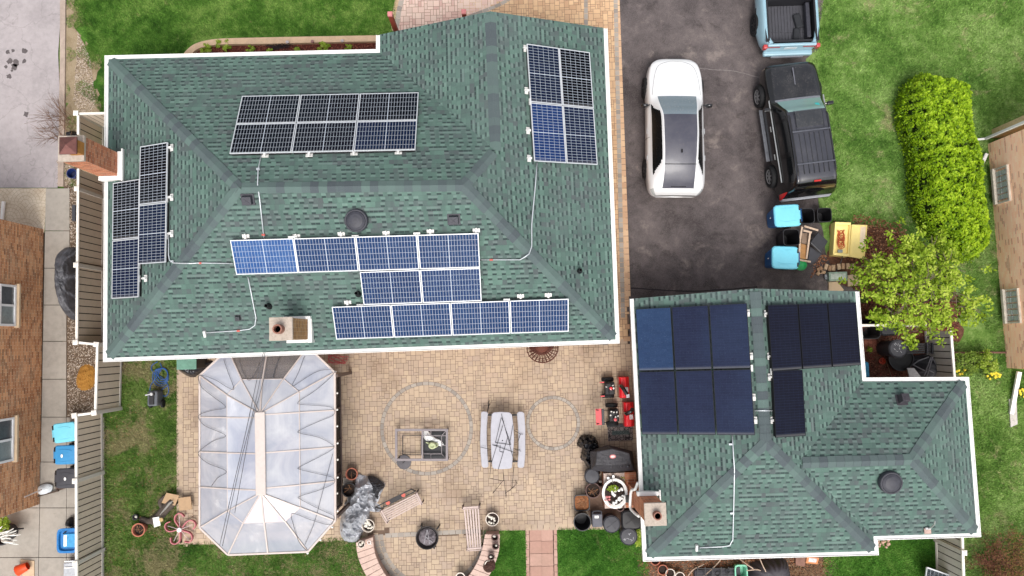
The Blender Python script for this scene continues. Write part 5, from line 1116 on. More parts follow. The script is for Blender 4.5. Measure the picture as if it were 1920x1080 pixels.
# picnic table
pt = thing('picnic_table', 'pale grey picnic table with two attached curved benches', 'picnic table', P(942,826))
def slab(pts, z_, th, name, bev=.02):
    m = MB(); q = [P(x, y, z_) for x, y in pts]; m.prism(q, z_-th, z_); return m.build(name, LEADG, pt, bevel=bev)
slab([(922,776),(926,773),(940,772),(955,773),(960,777),(963,800),(964,826),(962,850),(960,877),(955,879),(940,880),(926,879),(923,876),(921,850),(920,826),(920,800)], .74, .05, 'tabletop')
slab([(902,773),(906,771),(913,772),(915,775),(913,800),(913,826),(914,850),(916,874),(913,877),(906,877),(903,874),(901,850),(900,826),(901,800)], .45, .05, 'bench_seat')
slab([(969,775),(972,772),(980,772),(983,775),(985,800),(985,826),(985,850),(983,874),(981,877),(972,877),(970,873),(972,850),(972,826),(971,800)], .45, .05, 'bench_seat')
for y in (778, 865):
    m = MB(); m.bar(P(906,y,.38), P(978,y,.38), .05, .06); m.build('cross_rail', BKM, pt); 
    for x in (918, 966): m = MB(); m.bar(P(x,y,0), P(942+(x-942)*.6,y,.69), .045); m.build('leg', BKM, pt)
q = P(942,826,.742); m = MB(); m.lathe([(.022,0),(0,.002)], q, 12); m.build('umbrella_hole', BKM, pt)
def rods(name, label, segs, r=.008, col=BKM):
    m = MB()
    for a, b in segs: m.tube([P(*a), P(*b)], r, 6)
    return tag(m.build(name, col), label, 'metal stand')
rods('folding_easel', 'thin dark triangular wire frame lying on the tabletop', [((940,776,.78),(963,862,.77)),((940,783,.77),(929,830,.77)),((929,830,.77),(958,834,.77)),((958,834,.77),(941,784,.77)),((943,797,.78),(921,870,.76)),((921,870,.76),(918,896,.4)),((918,897,.4),(946,902,.1)),((952,820,.78),(934,881,.76))])
rods('folding_easel', 'thin dark wire stand leaning off the lower edge of the picnic table', [((943,881,.74),(949,933,.02)),((944,900,.4),(924,925,.02)),((964,870,.6),(960,916,.02)),((960,916,.02),(947,925,.02)),((960,916,.02),(970,906,.1)),((970,906,.1),(966,901,.1))])
rods('folding_easel', 'thin dark wire frame stretched across both benches', [((900,838,.5),(943,848,.77)),((923,834,.78),(975,843,.6)),((923,834,.78),(966,849,.78)),((962,796,.78),(955,834,.77)),((964,807,.6),(976,814,.5)),((976,814,.5),(971,828,.5)),((976,814,.5),(981,814,.5)),((966,843,.6),(977,846,.5)),((938,835,.78),(937,847,.78))])
rods('cable_scrap', 'short twisted black cord above the left end of the table', [((914,773,.1),(916,762,.1)),((916,762,.1),(915,755,.1)),((915,755,.1),(918,751,.1)),((916,762,.1),(919,757,.12))], .014)
# benches
def bench(name, label, c0, c1, c2, c3, mat, slats, back=True, bz=.45):
    # c0..c3: seat corners px: TL, TR, BR, BL ; slats run TL->TR direction
    A, B, C_, D = [P(x, y, bz) for x, y in (c0, c1, c2, c3)]; r = thing(name, label, 'bench', Vector(((A.x+C_.x)/2, (A.y+C_.y)/2, 0)))
    m = MB(); n = slats; w_ = (D-A).length
    for i in range(n): f = (i+.5)/n; m.bar(A.lerp(D, f), B.lerp(C_, f), w_/n*.55, .025)
    m.build('seat', mat, r)
    for a, b in ((A, D), (B, C_)):
        m = MB(); o_ = (b-a).normalized()*.03; m.bar(a-o_, b+o_, .06, .05); m.build('side_rail', mat, r, bevel=.01)
        for q in (a, b): m = MB(); m.bar((q.x,q.y,0), (q.x,q.y,.44), .04); m.build('leg', BRN if mat is not GRM else BKM, r)
        m = MB(); d = (a-b).normalized(); m.tube(catmull([a+Vector((0,0,.0)), a+Vector((0,0,.22)), (a+b)/2+Vector((0,0,.24)), b+Vector((0,0,.2)), b], 4), .016, 6); m.build('arm_rest', mat, r, smooth=True)
    return r, A, B, C_, D
SLAT = M(196, 176, 168, .55, var=.12, bump=.2, k=.85, name='weathered_slats')
r, A, B, C_, D = bench('slatted_bench', 'slatted metal bench standing at a slant beside the silver tarp', (715,957), (781,924), (791,944), (727,978), SLAT, 6)
n_ = (A-D).normalized(); m = MB(); a0, b0 = A+n_*.07, B+n_*.07; m.bar(a0+Vector((0,0,.05)), b0+Vector((0,0,.05)), .03); m.bar(a0+n_*.16+Vector((0,0,.42)), b0+n_*.16+Vector((0,0,.42)), .035); m.bar(a0, a0+n_*.16+Vector((0,0,.42)), .03); m.bar(b0, b0+n_*.16+Vector((0,0,.42)), .03)
m.build('back_frame', BKM, r)
m = MB(); 
for f in (.28, .72): q = a0.lerp(b0, f)+n_*.08+Vector((0,0,.2)); m.lathe([(0,-.02),(.07,-.02),(.07,.02),(0,.02)], q, 7)
m.build('back_ornament', M(214,104,88,.6,name='coral_paint'), r); m = MB(); q = a0.lerp(b0,.5)+n_*.08+Vector((0,0,.2)); m.bar(q-(b0-a0)*.16, q+(b0-a0)*.16, .1, .02); m.build('back_plate', BKM, r)
r, A, B, C_, D = bench('slatted_bench', 'weathered slatted bench standing upright in the photo right of the fire pit', (899,950), (903,1027), (876,1029), (868,952), SLAT, 6)
m = MB(); n_ = (A-D).normalized(); m.bar(A+Vector((0,0,.3)), A+n_*-.0+Vector((-.0,.14,.38)), .03); m.bar(D, D+Vector((0,.12,.2)), .03); m.build('bent_bracket', BRN, r)
# fire pit
fp = thing('fire_pit', 'round black fire pit with ash covered mesh on small legs', 'fire pit', P(801,1008)); q = P(801,1008,.3)
m = MB(); m.lathe([(.12,.06),(.26,.12),(.35,.28),(.375,.33),(.375,.35),(.35,.35),(.33,.3),(.24,.16),(0,.13)], (q.x,q.y,0), 36); m.build('bowl', M(46,42,42,.55,.3,var=.3,bump=.4,name='sooty_steel'), fp, smooth=False)
m = mound([(q.x+.3*math.cos(a*PI/8), q.y+.3*math.sin(a*PI/8), .2) for a in range(16)], .1, .2, 10, 40, .08, 6, seed=9); m.build('ash_pile', M(120,112,116,.9,var=.45,scale=7,bump=.8,name='ash'), fp, smooth=True)
m = MB()
for a, b in (((795,1020),(801,992)),((801,992),(806,1020)),((798,1006),(812,1018))): m.bar(P(*a,.36), P(*b,.36), .02)
m.build('poker', M(150,146,150,.6,name='ash_grey'), fp)
for x, y in ((789,985),(823,988),(815,1029)): m = MB(); a = P(x, y, .3); m.bar((a.x,a.y,0), (a.x+(q.x-a.x)*.12,a.y+(q.y-a.y)*.12,.34), .04); m.bar((a.x,a.y,.3), (q.x+(a.x-q.x)*.8,q.y+(a.y-q.y)*.8,.34), .03); m.build('leg', BKM, fp)
# curved seat walls
def curved(name, label, inner, outer, h, mat, capm):
    r = thing(name, label, 'seat wall', P(*inner[0])); a = catmull(W(inner), 6); b = catmull(W(outer), 6); n = len(a); mm = MB()
    for i in range(n-1): mm.prism([a[i], a[i+1], b[i+1], b[i]], 0, h)
    mm.build('base', mat, r); m = MB(); 
    a = a[::2]; b = b[::2]; n = len(a)
    for i in range(n-1):
        sa, sb = a[i].lerp(a[i+1], .03), a[i+1].lerp(a[i], .03); sc, sd = b[i+1].lerp(b[i], .03), b[i].lerp(b[i+1], .03); o1 = (sa-sd).normalized()*.03
        m.prism([sa+o1, sb+o1, sc-o1, sd-o1], h+.002, h+.07)
    m.build('cap_stones', capm, r, bevel=.008); return r
RST = M(180, 148, 134, .85, var=.12, scale=5, bump=.35, name='reddish_stone'); RST2 = M(206, 178, 164, .85, var=.14, scale=4, bump=.3, name='pinkish_stone')
curved('seat_wall', 'curved stone seat wall left of the fire pit', [(702,1001),(706,1030),(718,1058),(738,1085),(790,1122)], [(674,1010),(679,1040),(694,1072),(715,1104),(765,1150)], .38, RST, RST2)
curved('seat_wall', 'curved stone seat wall right of the fire pit lined with flower pots', [(912,995),(906,1025),(896,1050),(876,1080),(840,1116)], [(936,995),(934,1028),(922,1060),(904,1090),(868,1132)], .38, RST, RST2)
m = mound(W([(910,1052),(926,1050),(928,1066),(916,1074),(906,1066)], .46), .08, .46, 6, 30, .03, 8).build('dead_leaves_heap', M(70,44,34,.9,var=.4,bump=.8,name='leaf_brown')); tag(m, 'small heap of dark dead leaves on the right seat wall', 'leaves')
# ------------------------------------------------------------------ pots and bins
SOIL = M(52, 40, 34, .95, var=.4, scale=20, bump=.9, name='potting_soil'); TER = M(190, 116, 92, .8, var=.14, name='terracotta'); WHP = M(226, 214, 200, .6, var=.08, k=.88, name='cream_pot'); BRP = M(84, 50, 42, .5, var=.15, name='brown_pot'); GPL = M(64, 64, 70, .55, var=.12, bump=.15, name='dark_grey_plastic'); BPL = M(34, 33, 36, .5, var=.15, name='black_plastic')
def pot(px, py, r, h, mat, label, fill=SOIL, zb=0.0, cat='flower pot', name='flower_pot', group=None, stones=0, stalks=0, e=2.0, rz=0, sy=1.0, low=.12, inner=None, wall=.03):
    q = P(px, py, zb+h); t = thing(name, label, cat, (q.x, q.y, zb), rz, group); m = MB()
    m.lathe([(r*.72,0),(r*.94,h*.85),(r,h*.86),(r,h),(r-wall,h),(r-wall*1.2,h*.5),(r*.66,.02),(0,.02)], (0,0,0), 28, e=e, sy=sy); m.build('pot_body' if cat != 'bin' else 'bin_body', mat, t, world=False)
    if fill: m = MB(); m.lathe([(r-wall*1.05,h-low),(r*.5,h-low+.02),(0,h-low+.015)], (0,0,0), 24, e=e, sy=sy); m.build('soil', fill, t, world=False)
    if stones:
        m = MB()
        for _ in range(stones): a = random.random()*6.28; rr = random.random()**.5*(r-wall-.04); m.lathe([(0,-.02),(.045,-.01),(.035,.03),(0,.04)], (rr*math.cos(a), rr*math.sin(a)*sy, h-low+.03), 7, sx=random.uniform(.7,1.4))
        m.build('pebbles', M(226,220,208,.7,var=.1,k=.88,name='white_pebble'), t, world=False, smooth=True)
    if stalks:
        m = MB()
        for _ in range(stalks): a = random.random()*6.28; b = random.random()*6.28; rr = r*.7; m.tube([(rr*math.cos(a)*random.random(), rr*math.sin(a)*random.random(), h-low+.02), (rr*math.cos(b), rr*math.sin(b)*sy, h+random.uniform(-.05,.08))], .006, 4)
        m.build('dry_stalks', M(168,122,88,.9,var=.3,name='straw'), t, world=False)
    return t
pot(839-480+0 if False else 690, 986, .21, .3, WHP, 'cream round pot of white pebbles beside the silver tarp', stones=16, wall=.02)
pot(677, 1021, .12, .2, WHP, 'small cream pot with dark soil on the left seat wall', zb=.46, stones=4, wall=.015)
pot(923, 974, .22, .32, WHP, 'cream round pot with white stones right of the tall bench', stones=9, wall=.02)
pot(659, 889, .2, .3, TER, 'orange brown pot above the silver tarp', stalks=3); pot(654, 919, .24, .4, BPL, 'black round bin half hidden by the silver tarp', stalks=6, low=.2)
pot(928, 1008, .12, .22, BRP, 'dark brown pot highest on the right seat wall', zb=.0+.45, stones=2); pot(929, 1024, .12, .22, BRP, 'dark brown pot second on the right seat wall', zb=.45, stones=1)
pot(921, 1044, .12, .2, BRP, 'dark brown pot with a pink bulb on the right seat wall', zb=.45, stones=1); pot(916, 1059, .13, .2, WHP, 'white rimmed pot with black soil on the right seat wall', zb=.3, wall=.03); pot(908, 1073, .14, .2, WHP, 'white rimmed pot of pale stones at the bottom edge', zb=.2, stones=5, wall=.02)
pot(863, 1083, .16, .2, WHP, 'cream pot cut off by the bottom edge below the fire pit', wall=.03, zb=.2)
m = MB(); m.tube([P(833,1016,.47)+Vector((.05*math.cos(a*PI/6)-2.05+.0, .05*math.sin(a*PI/6), 0)) for a in range(12)], .01, 6, closed=True); 
q = P(692,1017,.48); m = MB(); m.tube([(q.x+.055*math.cos(a*PI/6), q.y+.055*math.sin(a*PI/6), .48) for a in range(12)], .011, 6, closed=True); m.tube([(q.x+.04,q.y-.04,.48),(q.x+.08,q.y-.08,.48)], .01, 6); tag(m.build('magnifier_hook', WHITE), 'small white ring with a short handle on the left seat wall', 'ring')
m = MB(); m.box((P(652,903,.05).x, P(652,903,.05).y, .04), (.3,.26,.08)); tag(m.build('foam_block', WHP, bevel=.01), 'cream block between the orange pot and the silver tarp', 'block')
# silver tarp
def crumple_mat(nm, a, b, rough=.35, metal=.3):
    t = NT(nm); n = t.noise(3, 5, .7, t.objc()); c = t.ramp(n, [(.35, S(*a)), (.65, S(*b))]); t.bump(t.noise(5, 3, .55, t.objc(), 1.2), .8, .05); return t.fin(c, rough, metal, .5)
SIL = crumple_mat('silver_tarp', (150,152,158), (206,208,214), .34, .25); BAGM = crumple_mat('black_bag', (16,16,18), (44,44,50), .18, 0); COV = crumple_mat('black_cover', (42,40,44), (58,56,62), .6, 0); GRT = crumple_mat('dark_tarp', (66,66,70), (96,96,102), .5, .1)
tp_ = mound(W([(668,890),(690,892),(716,902),(722,912),(710,935),(714,955),(694,958),(692,978),(680,1000),(668,1016),(645,1014),(637,995),(640,965),(652,935),(664,915)], 0), .42, .0, 24, 80, .24, 2.3, 3.2, seed=11).build('tarp', SIL, smooth=False); tag(tp_, 'crumpled silver tarp thrown over things beside the gazebo', 'tarp')
m = mound(W([(690,892),(704,893),(719,904),(722,911),(714,922),(709,935),(702,925),(698,908)], 0), .3, .1, 14, 50, .08, 5, 2.4, seed=4).build('folded_chair_cover', crumple_mat('charcoal_fabric', (34,34,38), (62,62,68), .7, 0)); tag(m, 'dark folded cover sticking out from the silver tarp top', 'cover')
# snow blowers
REDP = smoothmat(232, 30, 40, .3, .5, k=1.0, name='red_paint', dirt=.1); PKR = M(226, 92, 96, .5, name='faded_red')
def snow(label, x0, y0, x1, y1, big):
    a, b = P(x0, y0), P(x1, y1); cx, cy = (a.x+b.x)/2, (a.y+b.y)/2; L = abs(b.x-a.x); Wd = abs(a.y-b.y)*.9; t = thing('snow_blower', label, 'snow blower', (cx, cy, 0))
    hx = L/2-.16
    m = MB(); m.v = []; hw_ = Wd*.5
    prof = [(-.17,.05),(-.17,.42),(-.1,.5),(.05,.5),(.17,.36),(.19,.12),(.14,.05)]
    n = len(prof); vs = [(hx+x, y, z) for y in (-hw_, hw_) for x, z in prof]; m.add(vs, [list(range(n)), list(range(n, 2*n))[::-1]]+[[i, i+n, (i+1) % n+n, (i+1) % n] for i in range(n)]); m.build('auger_housing', REDP, t, world=False, bevel=.02)
    m = MB(); m.box((hx+.05, -hw_*.2, .505), (.12,.16,.006)); m.build('warning_label', M(226,214,214,.5,name='label_paper'), t, world=False)
    ex_ = hx-.5 if not big else hx-.52
    m = MB(); m.box((ex_, 0, .42), (.32,.4,.36)); m.box((ex_-.05, .1, .64), (.2,.14,.1)); m.box((ex_+.05, -.12, .64), (.2,.16,.08)); m.build('engine', BKM, t, world=False, bevel=.03)
    m = MB(); m.lathe([(.05,0),(.05,.04),(0,.05)], (ex_+.02,.0 if not big else -.13,.68), 10); m.build('fuel_cap', PKR if big else REDP, t, world=False)
    m = MB()
    for k in range(6): m.box((ex_+random.uniform(-.13,.13), random.uniform(-.15,.2), .66+random.random()*.03), (.05,.04,.04), rz=random.random())
    m.build('engine_fittings', M(214,210,204,.4,.3,name='bright_fitting'), t, world=False)
    m = MB(); m.tube(catmull([(hx-.12,.05,.45),(hx-.12,.05,.72),(hx-.08,-.05 if not big else .1,.88),(hx+.0,-.2 if not big else .16,.92)], 4), .065, 10); m.build('chute', BLKG, t, world=False, smooth=True)
    m = MB(); m.box((hx+.02,-.24 if not big else .2,.95), (.1,.12,.02)); m.build('chute_flap', M(222,222,226,.5,name='pale_flap') if not big else BLKG, t, world=False)
    for s_ in (-1, 1):
        w_ = MB(); w_.lathe([(.1,-.05),(.2,-.06),(.21,0),(.2,.06),(.1,.05)], (ex_-.02, s_*(.27 if not big else .3)+.0, .21), 20, R=Matrix.Rotation(PI/2, 3, 'X')); w_.build('wheel', RUB, t, world=False)
        m = MB(); m.tube([(ex_-.1, s_*.16, .45), (ex_-.32, s_*.2, .8), (-L/2+.08, s_*.22, .95)], .014, 6); m.build('handlebar', BKM, t, world=False)
        if not big: m = MB(); m.tube([(-L/2+.14, s_*.22, .95), (-L/2, s_*.22, .96)], .02, 8); m.build('grip', PKR, t, world=False)
    if big:
        m = MB(); m.box((-L/2+.16, -.0, .9), (.2,.52,.03)); m.build('control_panel', PKR, t, world=False, bevel=.01); m = MB(); m.box((-L/2+.29, 0, .93), (.09,.52,.05)); m.build('control_edge', BLKG, t, world=False, bevel=.01)
snow('smaller red and black snow blower with two red grips', 1118, 705, 1177, 746, False); snow('larger red snow blower with a red control panel', 1107, 752, 1186, 799, True)
# door mat
dm = thing('door_mat', 'grey patterned door mat reading WELCOME beside the garage', 'door mat', P(1163,812)); c = P(1163,812)
def matpat():
    t = NT('mat_pattern'); vo = t.n('ShaderNodeTexVoronoi', feature='DISTANCE_TO_EDGE'); vo.inputs['Scale'].default_value = 9; t.nt.links.new(t.objc(), vo.inputs['Vector']); f = t.step(vo.outputs['Distance'], .05, .1)
    c = t.mix(f, S(50,46,48), t.mix(t.noise(6, 3, .6, t.objc()), S(120,100,96), S(140,136,132))); return t.fin(c, .9)
m = MB(); m.box((c.x, c.y, .022), (.84,.5,.02)); m.build('mat_base', matpat(), dm, bevel=.004)
m = MB(); m.box((c.x+.01, c.y+.02, .034), (.58,.13,.006)); m.build('name_plate', M(86,100,98,.9,name='slate_green'), dm)
text_part('WELCOME', .12, (.01, .02, .038), 0, M(34,36,36,.9,name='mat_ink'), dm)
m = MB(); m.box((P(1160,797).x, P(1160,797).y, .03), (.8,.1,.05)); tag(m.build('threshold_strip', BPL), 'black strip above the welcome mat', 'strip')
# garbage bags and covered grill
m = mound(W([(1084,825),(1090,816),(1108,815),(1118,824),(1122,840),(1112,856),(1098,866),(1088,858),(1092,842),(1082,836)], 0), .5, 0, 22, 80, .2, 6, 3, seed=2).build('garbage_bag', BAGM, smooth=False); tag(m, 'glossy black garbage bags heaped at the corner of the covered grill', 'garbage bag')
m = mound(W([(1092,856),(1104,860),(1118,875),(1126,886),(1118,893),(1108,886),(1098,872)], 0), .4, 0, 10, 40, .05, 6, 3, seed=8).build('garbage_bag', BAGM, smooth=False); tag(m, 'small black bag squeezed below the larger garbage bags', 'garbage bag')
gr = thing('covered_grill', 'barbecue grill under a black fitted cover with a small oval badge', 'grill', P(1150,864))
def loftcover(root, pxs, z0, z1, mat):
    b = [P(x, y, z0) for x, y in pxs[0]]; m_ = [P(x, y, (z0+z1)*.62) for x, y in pxs[1]]; t_ = [P(x, y, z1) for x, y in pxs[2]]; m = MB(); n = len(b); vs = b+m_+t_; m.add(vs, [[i, (i+1) % n, n+(i+1) % n, n+i] for i in range(n)]+[[n+i, n+(i+1) % n, 2*n+(i+1) % n, 2*n+i] for i in range(n)]+[list(range(2*n, 3*n))]); return m.build('cover', mat, root, bevel=.03)
loftcover(gr, [[(1112,842),(1150,838),(1184,846),(1186,876),(1150,880),(1114,879)], [(1106,846),(1140,834),(1186,846),(1190,882),(1146,886),(1108,882)], [(1120,846),(1148,841),(1180,849),(1184,868),(1148,872),(1116,872)]], .05, 1.1, COV)
q = P(1149,856,1.1); m = MB(); m.lathe([(.1,0),(.1,.008),(0,.009)], q, 24, sx=1.0, sy=.65); m.build('badge', M(216,120,120,.5,name='badge_red'), gr); m = MB(); m.lathe([(.07,0),(.07,.004),(0,.005)], q+Vector((0,0,.009)), 24, sx=1.0, sy=.55); m.build('badge_centre', M(240,220,216,.5,name='badge_pale'), gr)
for x in (1146, 1164, 1177): q = P(x, 874, .98); m = MB(); m.lathe([(.055,-.05),(.055,.02),(.03,.05),(0,.05)], q, 14); m.build('knob_bulge', COV, gr, smooth=True)
# brick ledge with stone shelf beside the garage
lg = thing('garden_counter', 'brick counter with pink stone top against the garage wall', 'counter', P(1160,925)); x0, x1 = P(1131,886,.5).x, P(1192,886,.5).x; y1, y0 = P(1150,886,.5).y, P(1150,952,.5).y
m = MB(); brickbox(m, x0, x1, y0, y1, 0, .5); m.build('base', BRICKO, lg)
m = MB(); xm = P(1171,900,.55).x; m.box(((x0+xm)/2, (y0+y1)/2, .54), (xm-x0, y1-y0, .08)); m.build('stone_top', M(196,176,164,.8,var=.15,name='grey_pink_stone'), lg, bevel=.01); m = MB(); m.face([(xm,y0,.505),(x1,y0,.505),(x1,y1,.505),(xm,y1,.505)], [(0,0),(0,.1),(2,.1),(2,0)]); m.face([(xm,y0,.56),(x1,y0,.56),(x1,y1,.56),(xm,y1,.56)], [(0,0),(x1-xm,0),(x1-xm,y1-y0),(0,y1-y0)]); m.build('brick_top', BRICKO, lg)
bp = thing('basin', 'white oval basin filled with plants and pebbles on the counter', 'basin', P(1153,925,.6)); q = P(1153,925,.72)
m = MB(); m.lathe([(.3,-.12),(.4,.0),(.42,.0),(.42,.02),(.38,.02),(.3,-.08),(0,-.08)], q, 36, sx=1, sy=1.15); m.build('bowl', M(240,236,230,.4,var=.05,k=.93,name='white_enamel'), bp, smooth=True)
m = mound([(q.x+.34*math.cos(a*PI/8), q.y+.40*math.sin(a*PI/8), 0) for a in range(16)], .07, q.z-.06, 12, 40, .05, 9, seed=5); m.build('soil', SOIL, bp)
def clutter(root, nm, cx, cy, z, rx, ry, n, mat, smin, smax, parent=True):
    m = MB()
    for _ in range(n): a = random.random()*6.28; r_ = random.random()**.5; s_ = random.uniform(smin, smax); m.lathe([(0,-s_*.4),(s_,-s_*.1),(s_*.7,s_*.5),(0,s_*.7)], (cx+rx*r_*math.cos(a), cy+ry*r_*math.sin(a), z+random.uniform(0,.03)), 6, sx=random.uniform(.6,1.5), rz=random.random()*3)
    return m.build(nm, mat, root)
clutter(bp, 'white_pebbles', q.x+.08, q.y-.08, q.z+.02, .22, .3, 22, M(244,242,238,.5,var=.04,k=.94,name='bright_pebble'), .03, .07); clutter(bp, 'pink_pebbles', q.x-.24, q.y-.2, q.z+.02, .1, .18, 8, M(226,140,140,.6,name='pink_pebble'), .02, .045)
def leaves(name, root, c, rx, ry, rz_, n, mat, smin=.02, smax=.05, up=0.3, clump=0, shell=0, dens=None):
    m = MB(); V, Fc, U, MI = m.v, m.f, m.uv, m.mi; c = Vector(c)
    cl3 = [(random.gauss(0,1), random.gauss(0,1), random.gauss(0,1)) for _ in range(clump)] if clump else None
    if cl3: cl3 = [Vector(v).normalized()*random.uniform(.45,1)**.5 for v in cl3]
    for _ in range(n):
        if cl3: b = random.choice(cl3); v = b+Vector((random.gauss(0,.13), random.gauss(0,.13), random.gauss(0,.13)))
        else:
            v = Vector((random.gauss(0,1), random.gauss(0,1), random.gauss(0,1))).normalized()*(random.uniform(shell,1)**.5)
        p_ = c+Vector((v.x*rx, v.y*ry, v.z*rz_)); a = random.random()*6.28; s_ = random.uniform(smin, smax); tx = Vector((math.cos(a), math.sin(a), random.uniform(-.6,.6)))*s_; nx = Vector((-math.sin(a), math.cos(a), random.uniform(-.6,.6)))*s_*.45
        i = len(V); V += [p_-tx, p_+nx, p_+tx, p_-nx]; Fc.append([i,i+1,i+2,i+3]); U.append((random.random()*.7+.3*max(0,min(1,(v.z+1)/2)), 0)); MI.append(0)
    return m.build(name, mat, root)
LFY = uvvar_mat('yellow_green_leaves', [(96,120,24),(134,164,38),(170,196,66),(200,212,110)], rough=.6, trans=.3, k=.75)
leaves('succulents', bp, q+Vector((-.06,.16,.04)), .2, .12, .05, 260, LFY, .015, .035)
pot(1163, 952, .13, .2, BRP, 'small dark pot with a white flower below the basin', zb=.45, stones=3)
m = MB(); m.box((P(1181,935,.9).x, P(1181,935,.9).y, .9), (.28,.24,.05)); m.bar((P(1181,935,.9).x, P(1181,935,.9).y, .9), (P(1194,938,.9).x+.1, P(1194,938,.9).y, .9), .05); o = thing('lamp_box', 'small black square lamp sticking out beside the garage chimney', 'lamp', (P(1181,935,.9).x, P(1181,935,.9).y, .8)); m.build('housing', BLKG, o, bevel=.01)
q = P(1147,896,.68); o = thing('outdoor_tap', 'chrome double tap on the stone counter', 'tap', q); m = MB(); m.box(q+Vector((-.12,0,0)), (.07,.07,.07)); m.box(q+Vector((.05,.05,0)), (.07,.07,.08)); m.tube([q+Vector((-.12,0,0)), q+Vector((.08,0,0))], .018, 8); m.tube(catmull([q, q+Vector((0,-.05,.08)), q+Vector((.02,-.16,.02))], 4), .015, 8); m.build('fitting', M(206,206,206,.25,.8,name='chrome'), o, smooth=False)
clutter(lg, 'pebbles', P(1166,900,.6).x, P(1166,900,.6).y, .59, .1, .1, 12, M(196,190,80,.7,name='yellow_bits'), .01, .025)
# bins beside the counter
def lidbin(px, py, r, h, label, e=2.0, mat=GPL, cross=True, scratches=False, sy=1.0):
    q = P(px, py, h); t = thing('round_bin', label, 'bin', (q.x, q.y, 0)); m = MB(); m.lathe([(r*.78,0),(r*.94,h*.9),(0,h*.9)], (0,0,0), 30, e=e, sy=sy); m.build('bin_body', mat, t, world=False)
    m = MB(); m.lathe([(r,h*.88),(r*1.01,h-.03),(r*.96,h),(r*.9,h-.012),(r*.85,h+.012),(0,h+.03)], (0,0,0), 34, e=e, sy=sy); o = m.build('lid', mat, t, world=False)
    if cross:
        m = MB(); [m.bar((-r*.7*math.cos(a), -r*.7*math.sin(a), h+.024), (r*.7*math.cos(a), r*.7*math.sin(a), h+.024), .015, .02) for a in (.6, 2.2)]; c = m.build('lid_rib', mat, t, world=False)
    if scratches:
        m = MB()
        for _ in range(9): a = random.random()*3; x, y = random.uniform(-.5,.5)*r, random.uniform(-.5,.6)*r; m.bar((x,y,h+.026), (x+.07*math.cos(a),y+.07*math.sin(a),h+.022), .012, .01)
        m.build('scratches', M(186,186,190,.7,name='scratch_grey'), t, world=False)
    return t
lidbin(1110, 893, .25, .5, 'grey round lidded bin left of the grill cover', cross=False); lidbin(1147, 983, .285, .6, 'dark round bin with a ribbed lid below the counter'); lidbin(1179, 1006, .285, .62, 'dark round bin with white scratches on its lid', scratches=True, cross=False)
lidbin(1184, 975, .33, .6, 'black square lidded tub beside the garage downspout', e=5, mat=BPL, sy=.95)
pot(1092, 979, .29, .6, BPL, 'open empty black round bin on the grass edge', fill=None, name='round_bin', cat='bin'); pot(1112, 920, .25, .4, BRP, 'round brown planter with dry sticks', stalks=7); pot(1127, 906, .12, .2, BRP, 'tiny brown pot between the planter and the counter', stones=1)
pot(1091, 943, .26, .38, BPL, 'square black planter full of dry orange leaves', e=6, stalks=26, fill=M(150,96,60,.9,var=.4,scale=24,bump=.9,name='dry_leaf_fill'), low=.06)
q = P(1120,976,.5); bt = thing('storage_tub', 'small upright grey box with a white label and a carrying handle', 'box', (q.x,q.y,0)); m = MB(); m.box((q.x,q.y,.26), (.34,.42,.52)); m.build('tub_body', M(96,96,104,.6,name='mid_grey_plastic'), bt, bevel=.03); m = MB(); m.box((q.x-.02,q.y+.12,.524), (.13,.08,.006)); m.build('label_plate', WHITE, bt); m = MB(); m.tube(catmull([(q.x-.14,q.y+.2,.5),(q.x-.12,q.y+.3,.52),(q.x+.12,q.y+.3,.52),(q.x+.14,q.y+.2,.5)], 4), .02, 6); m.build('handle', GPL, bt)
m = MB(); m.face(W([(1096,912),(1130,898),(1178,950),(1185,985),(1110,985),(1100,950)], .024)); struct('stained_ground', m, M(126,100,84,.85,var=.2,scale=3,name='stain'))
leaves('hosta', None, P(1197,1008,.3), .14, .3, .15, 200, LFY, .04, .09); o = bpy.data.objects['hosta']; tag(o, 'pale yellow leafy plant peeking out under the garage gutter', 'plant')
# hanging egg chair
q = P(1017,652,.8); eg = thing('egg_chair', 'brown wicker egg chair half hidden under the house eave', 'hanging chair', (q.x,q.y,0)); WK = M(96,52,40,.6,var=.2,name='wicker'); m = MB()
for k in range(12):
    a = PI*k/12; m.tube([(q.x+.52*math.cos(a)*math.sin(t_*PI/10), q.y+.48*math.sin(a)*math.sin(t_*PI/10)-.02, .75-.5*math.cos(t_*PI/10)) for t_ in range(-9, 10)], .012, 5)
for zz in (-.35,-.15,.1,.3): rr = math.sqrt(1-(zz/.5)**2 if abs(zz) < .5 else 0); m.tube([(q.x+.52*rr*math.cos(a*PI/12), q.y+.48*rr*math.sin(a*PI/12)-.02, .75+zz) for a in range(24)], .012, 5, closed=True)
m.build('basket', WK, eg); m = MB(); m.lathe([(.0,-.1),(.2,-.06),(.22,.02),(.14,.05),(0,.06)], (q.x,q.y+.05,.36), 20); m.build('cushion', M(120,70,56,.8,name='rust_cushion'), eg, smooth=True)
m = MB(); m.lathe([(.45,0),(.45,.04),(0,.05)], (q.x,q.y+.2,.02), 30); m.tube(catmull([(q.x,q.y+.55,.04),(q.x,q.y+.6,1.2),(q.x,q.y+.4,1.9),(q.x,q.y+.1,1.95)],5), .03, 8); m.build('stand', WK, eg)
# cables by the gazebo
m = MB(); 
for k in range(5): m.tube([P(630+14*math.cos(a*PI/8)*(1+.1*k)+k, 674+9*math.sin(a*PI/8+k)*(1-.08*k), .03+.015*k) for a in range(16)], .009, 5, closed=True)
tag(m.build('red_cord', M(206,96,96,.6,name='red_cord')), 'coil of thin red cord beside the gazebo under the eave', 'cord')
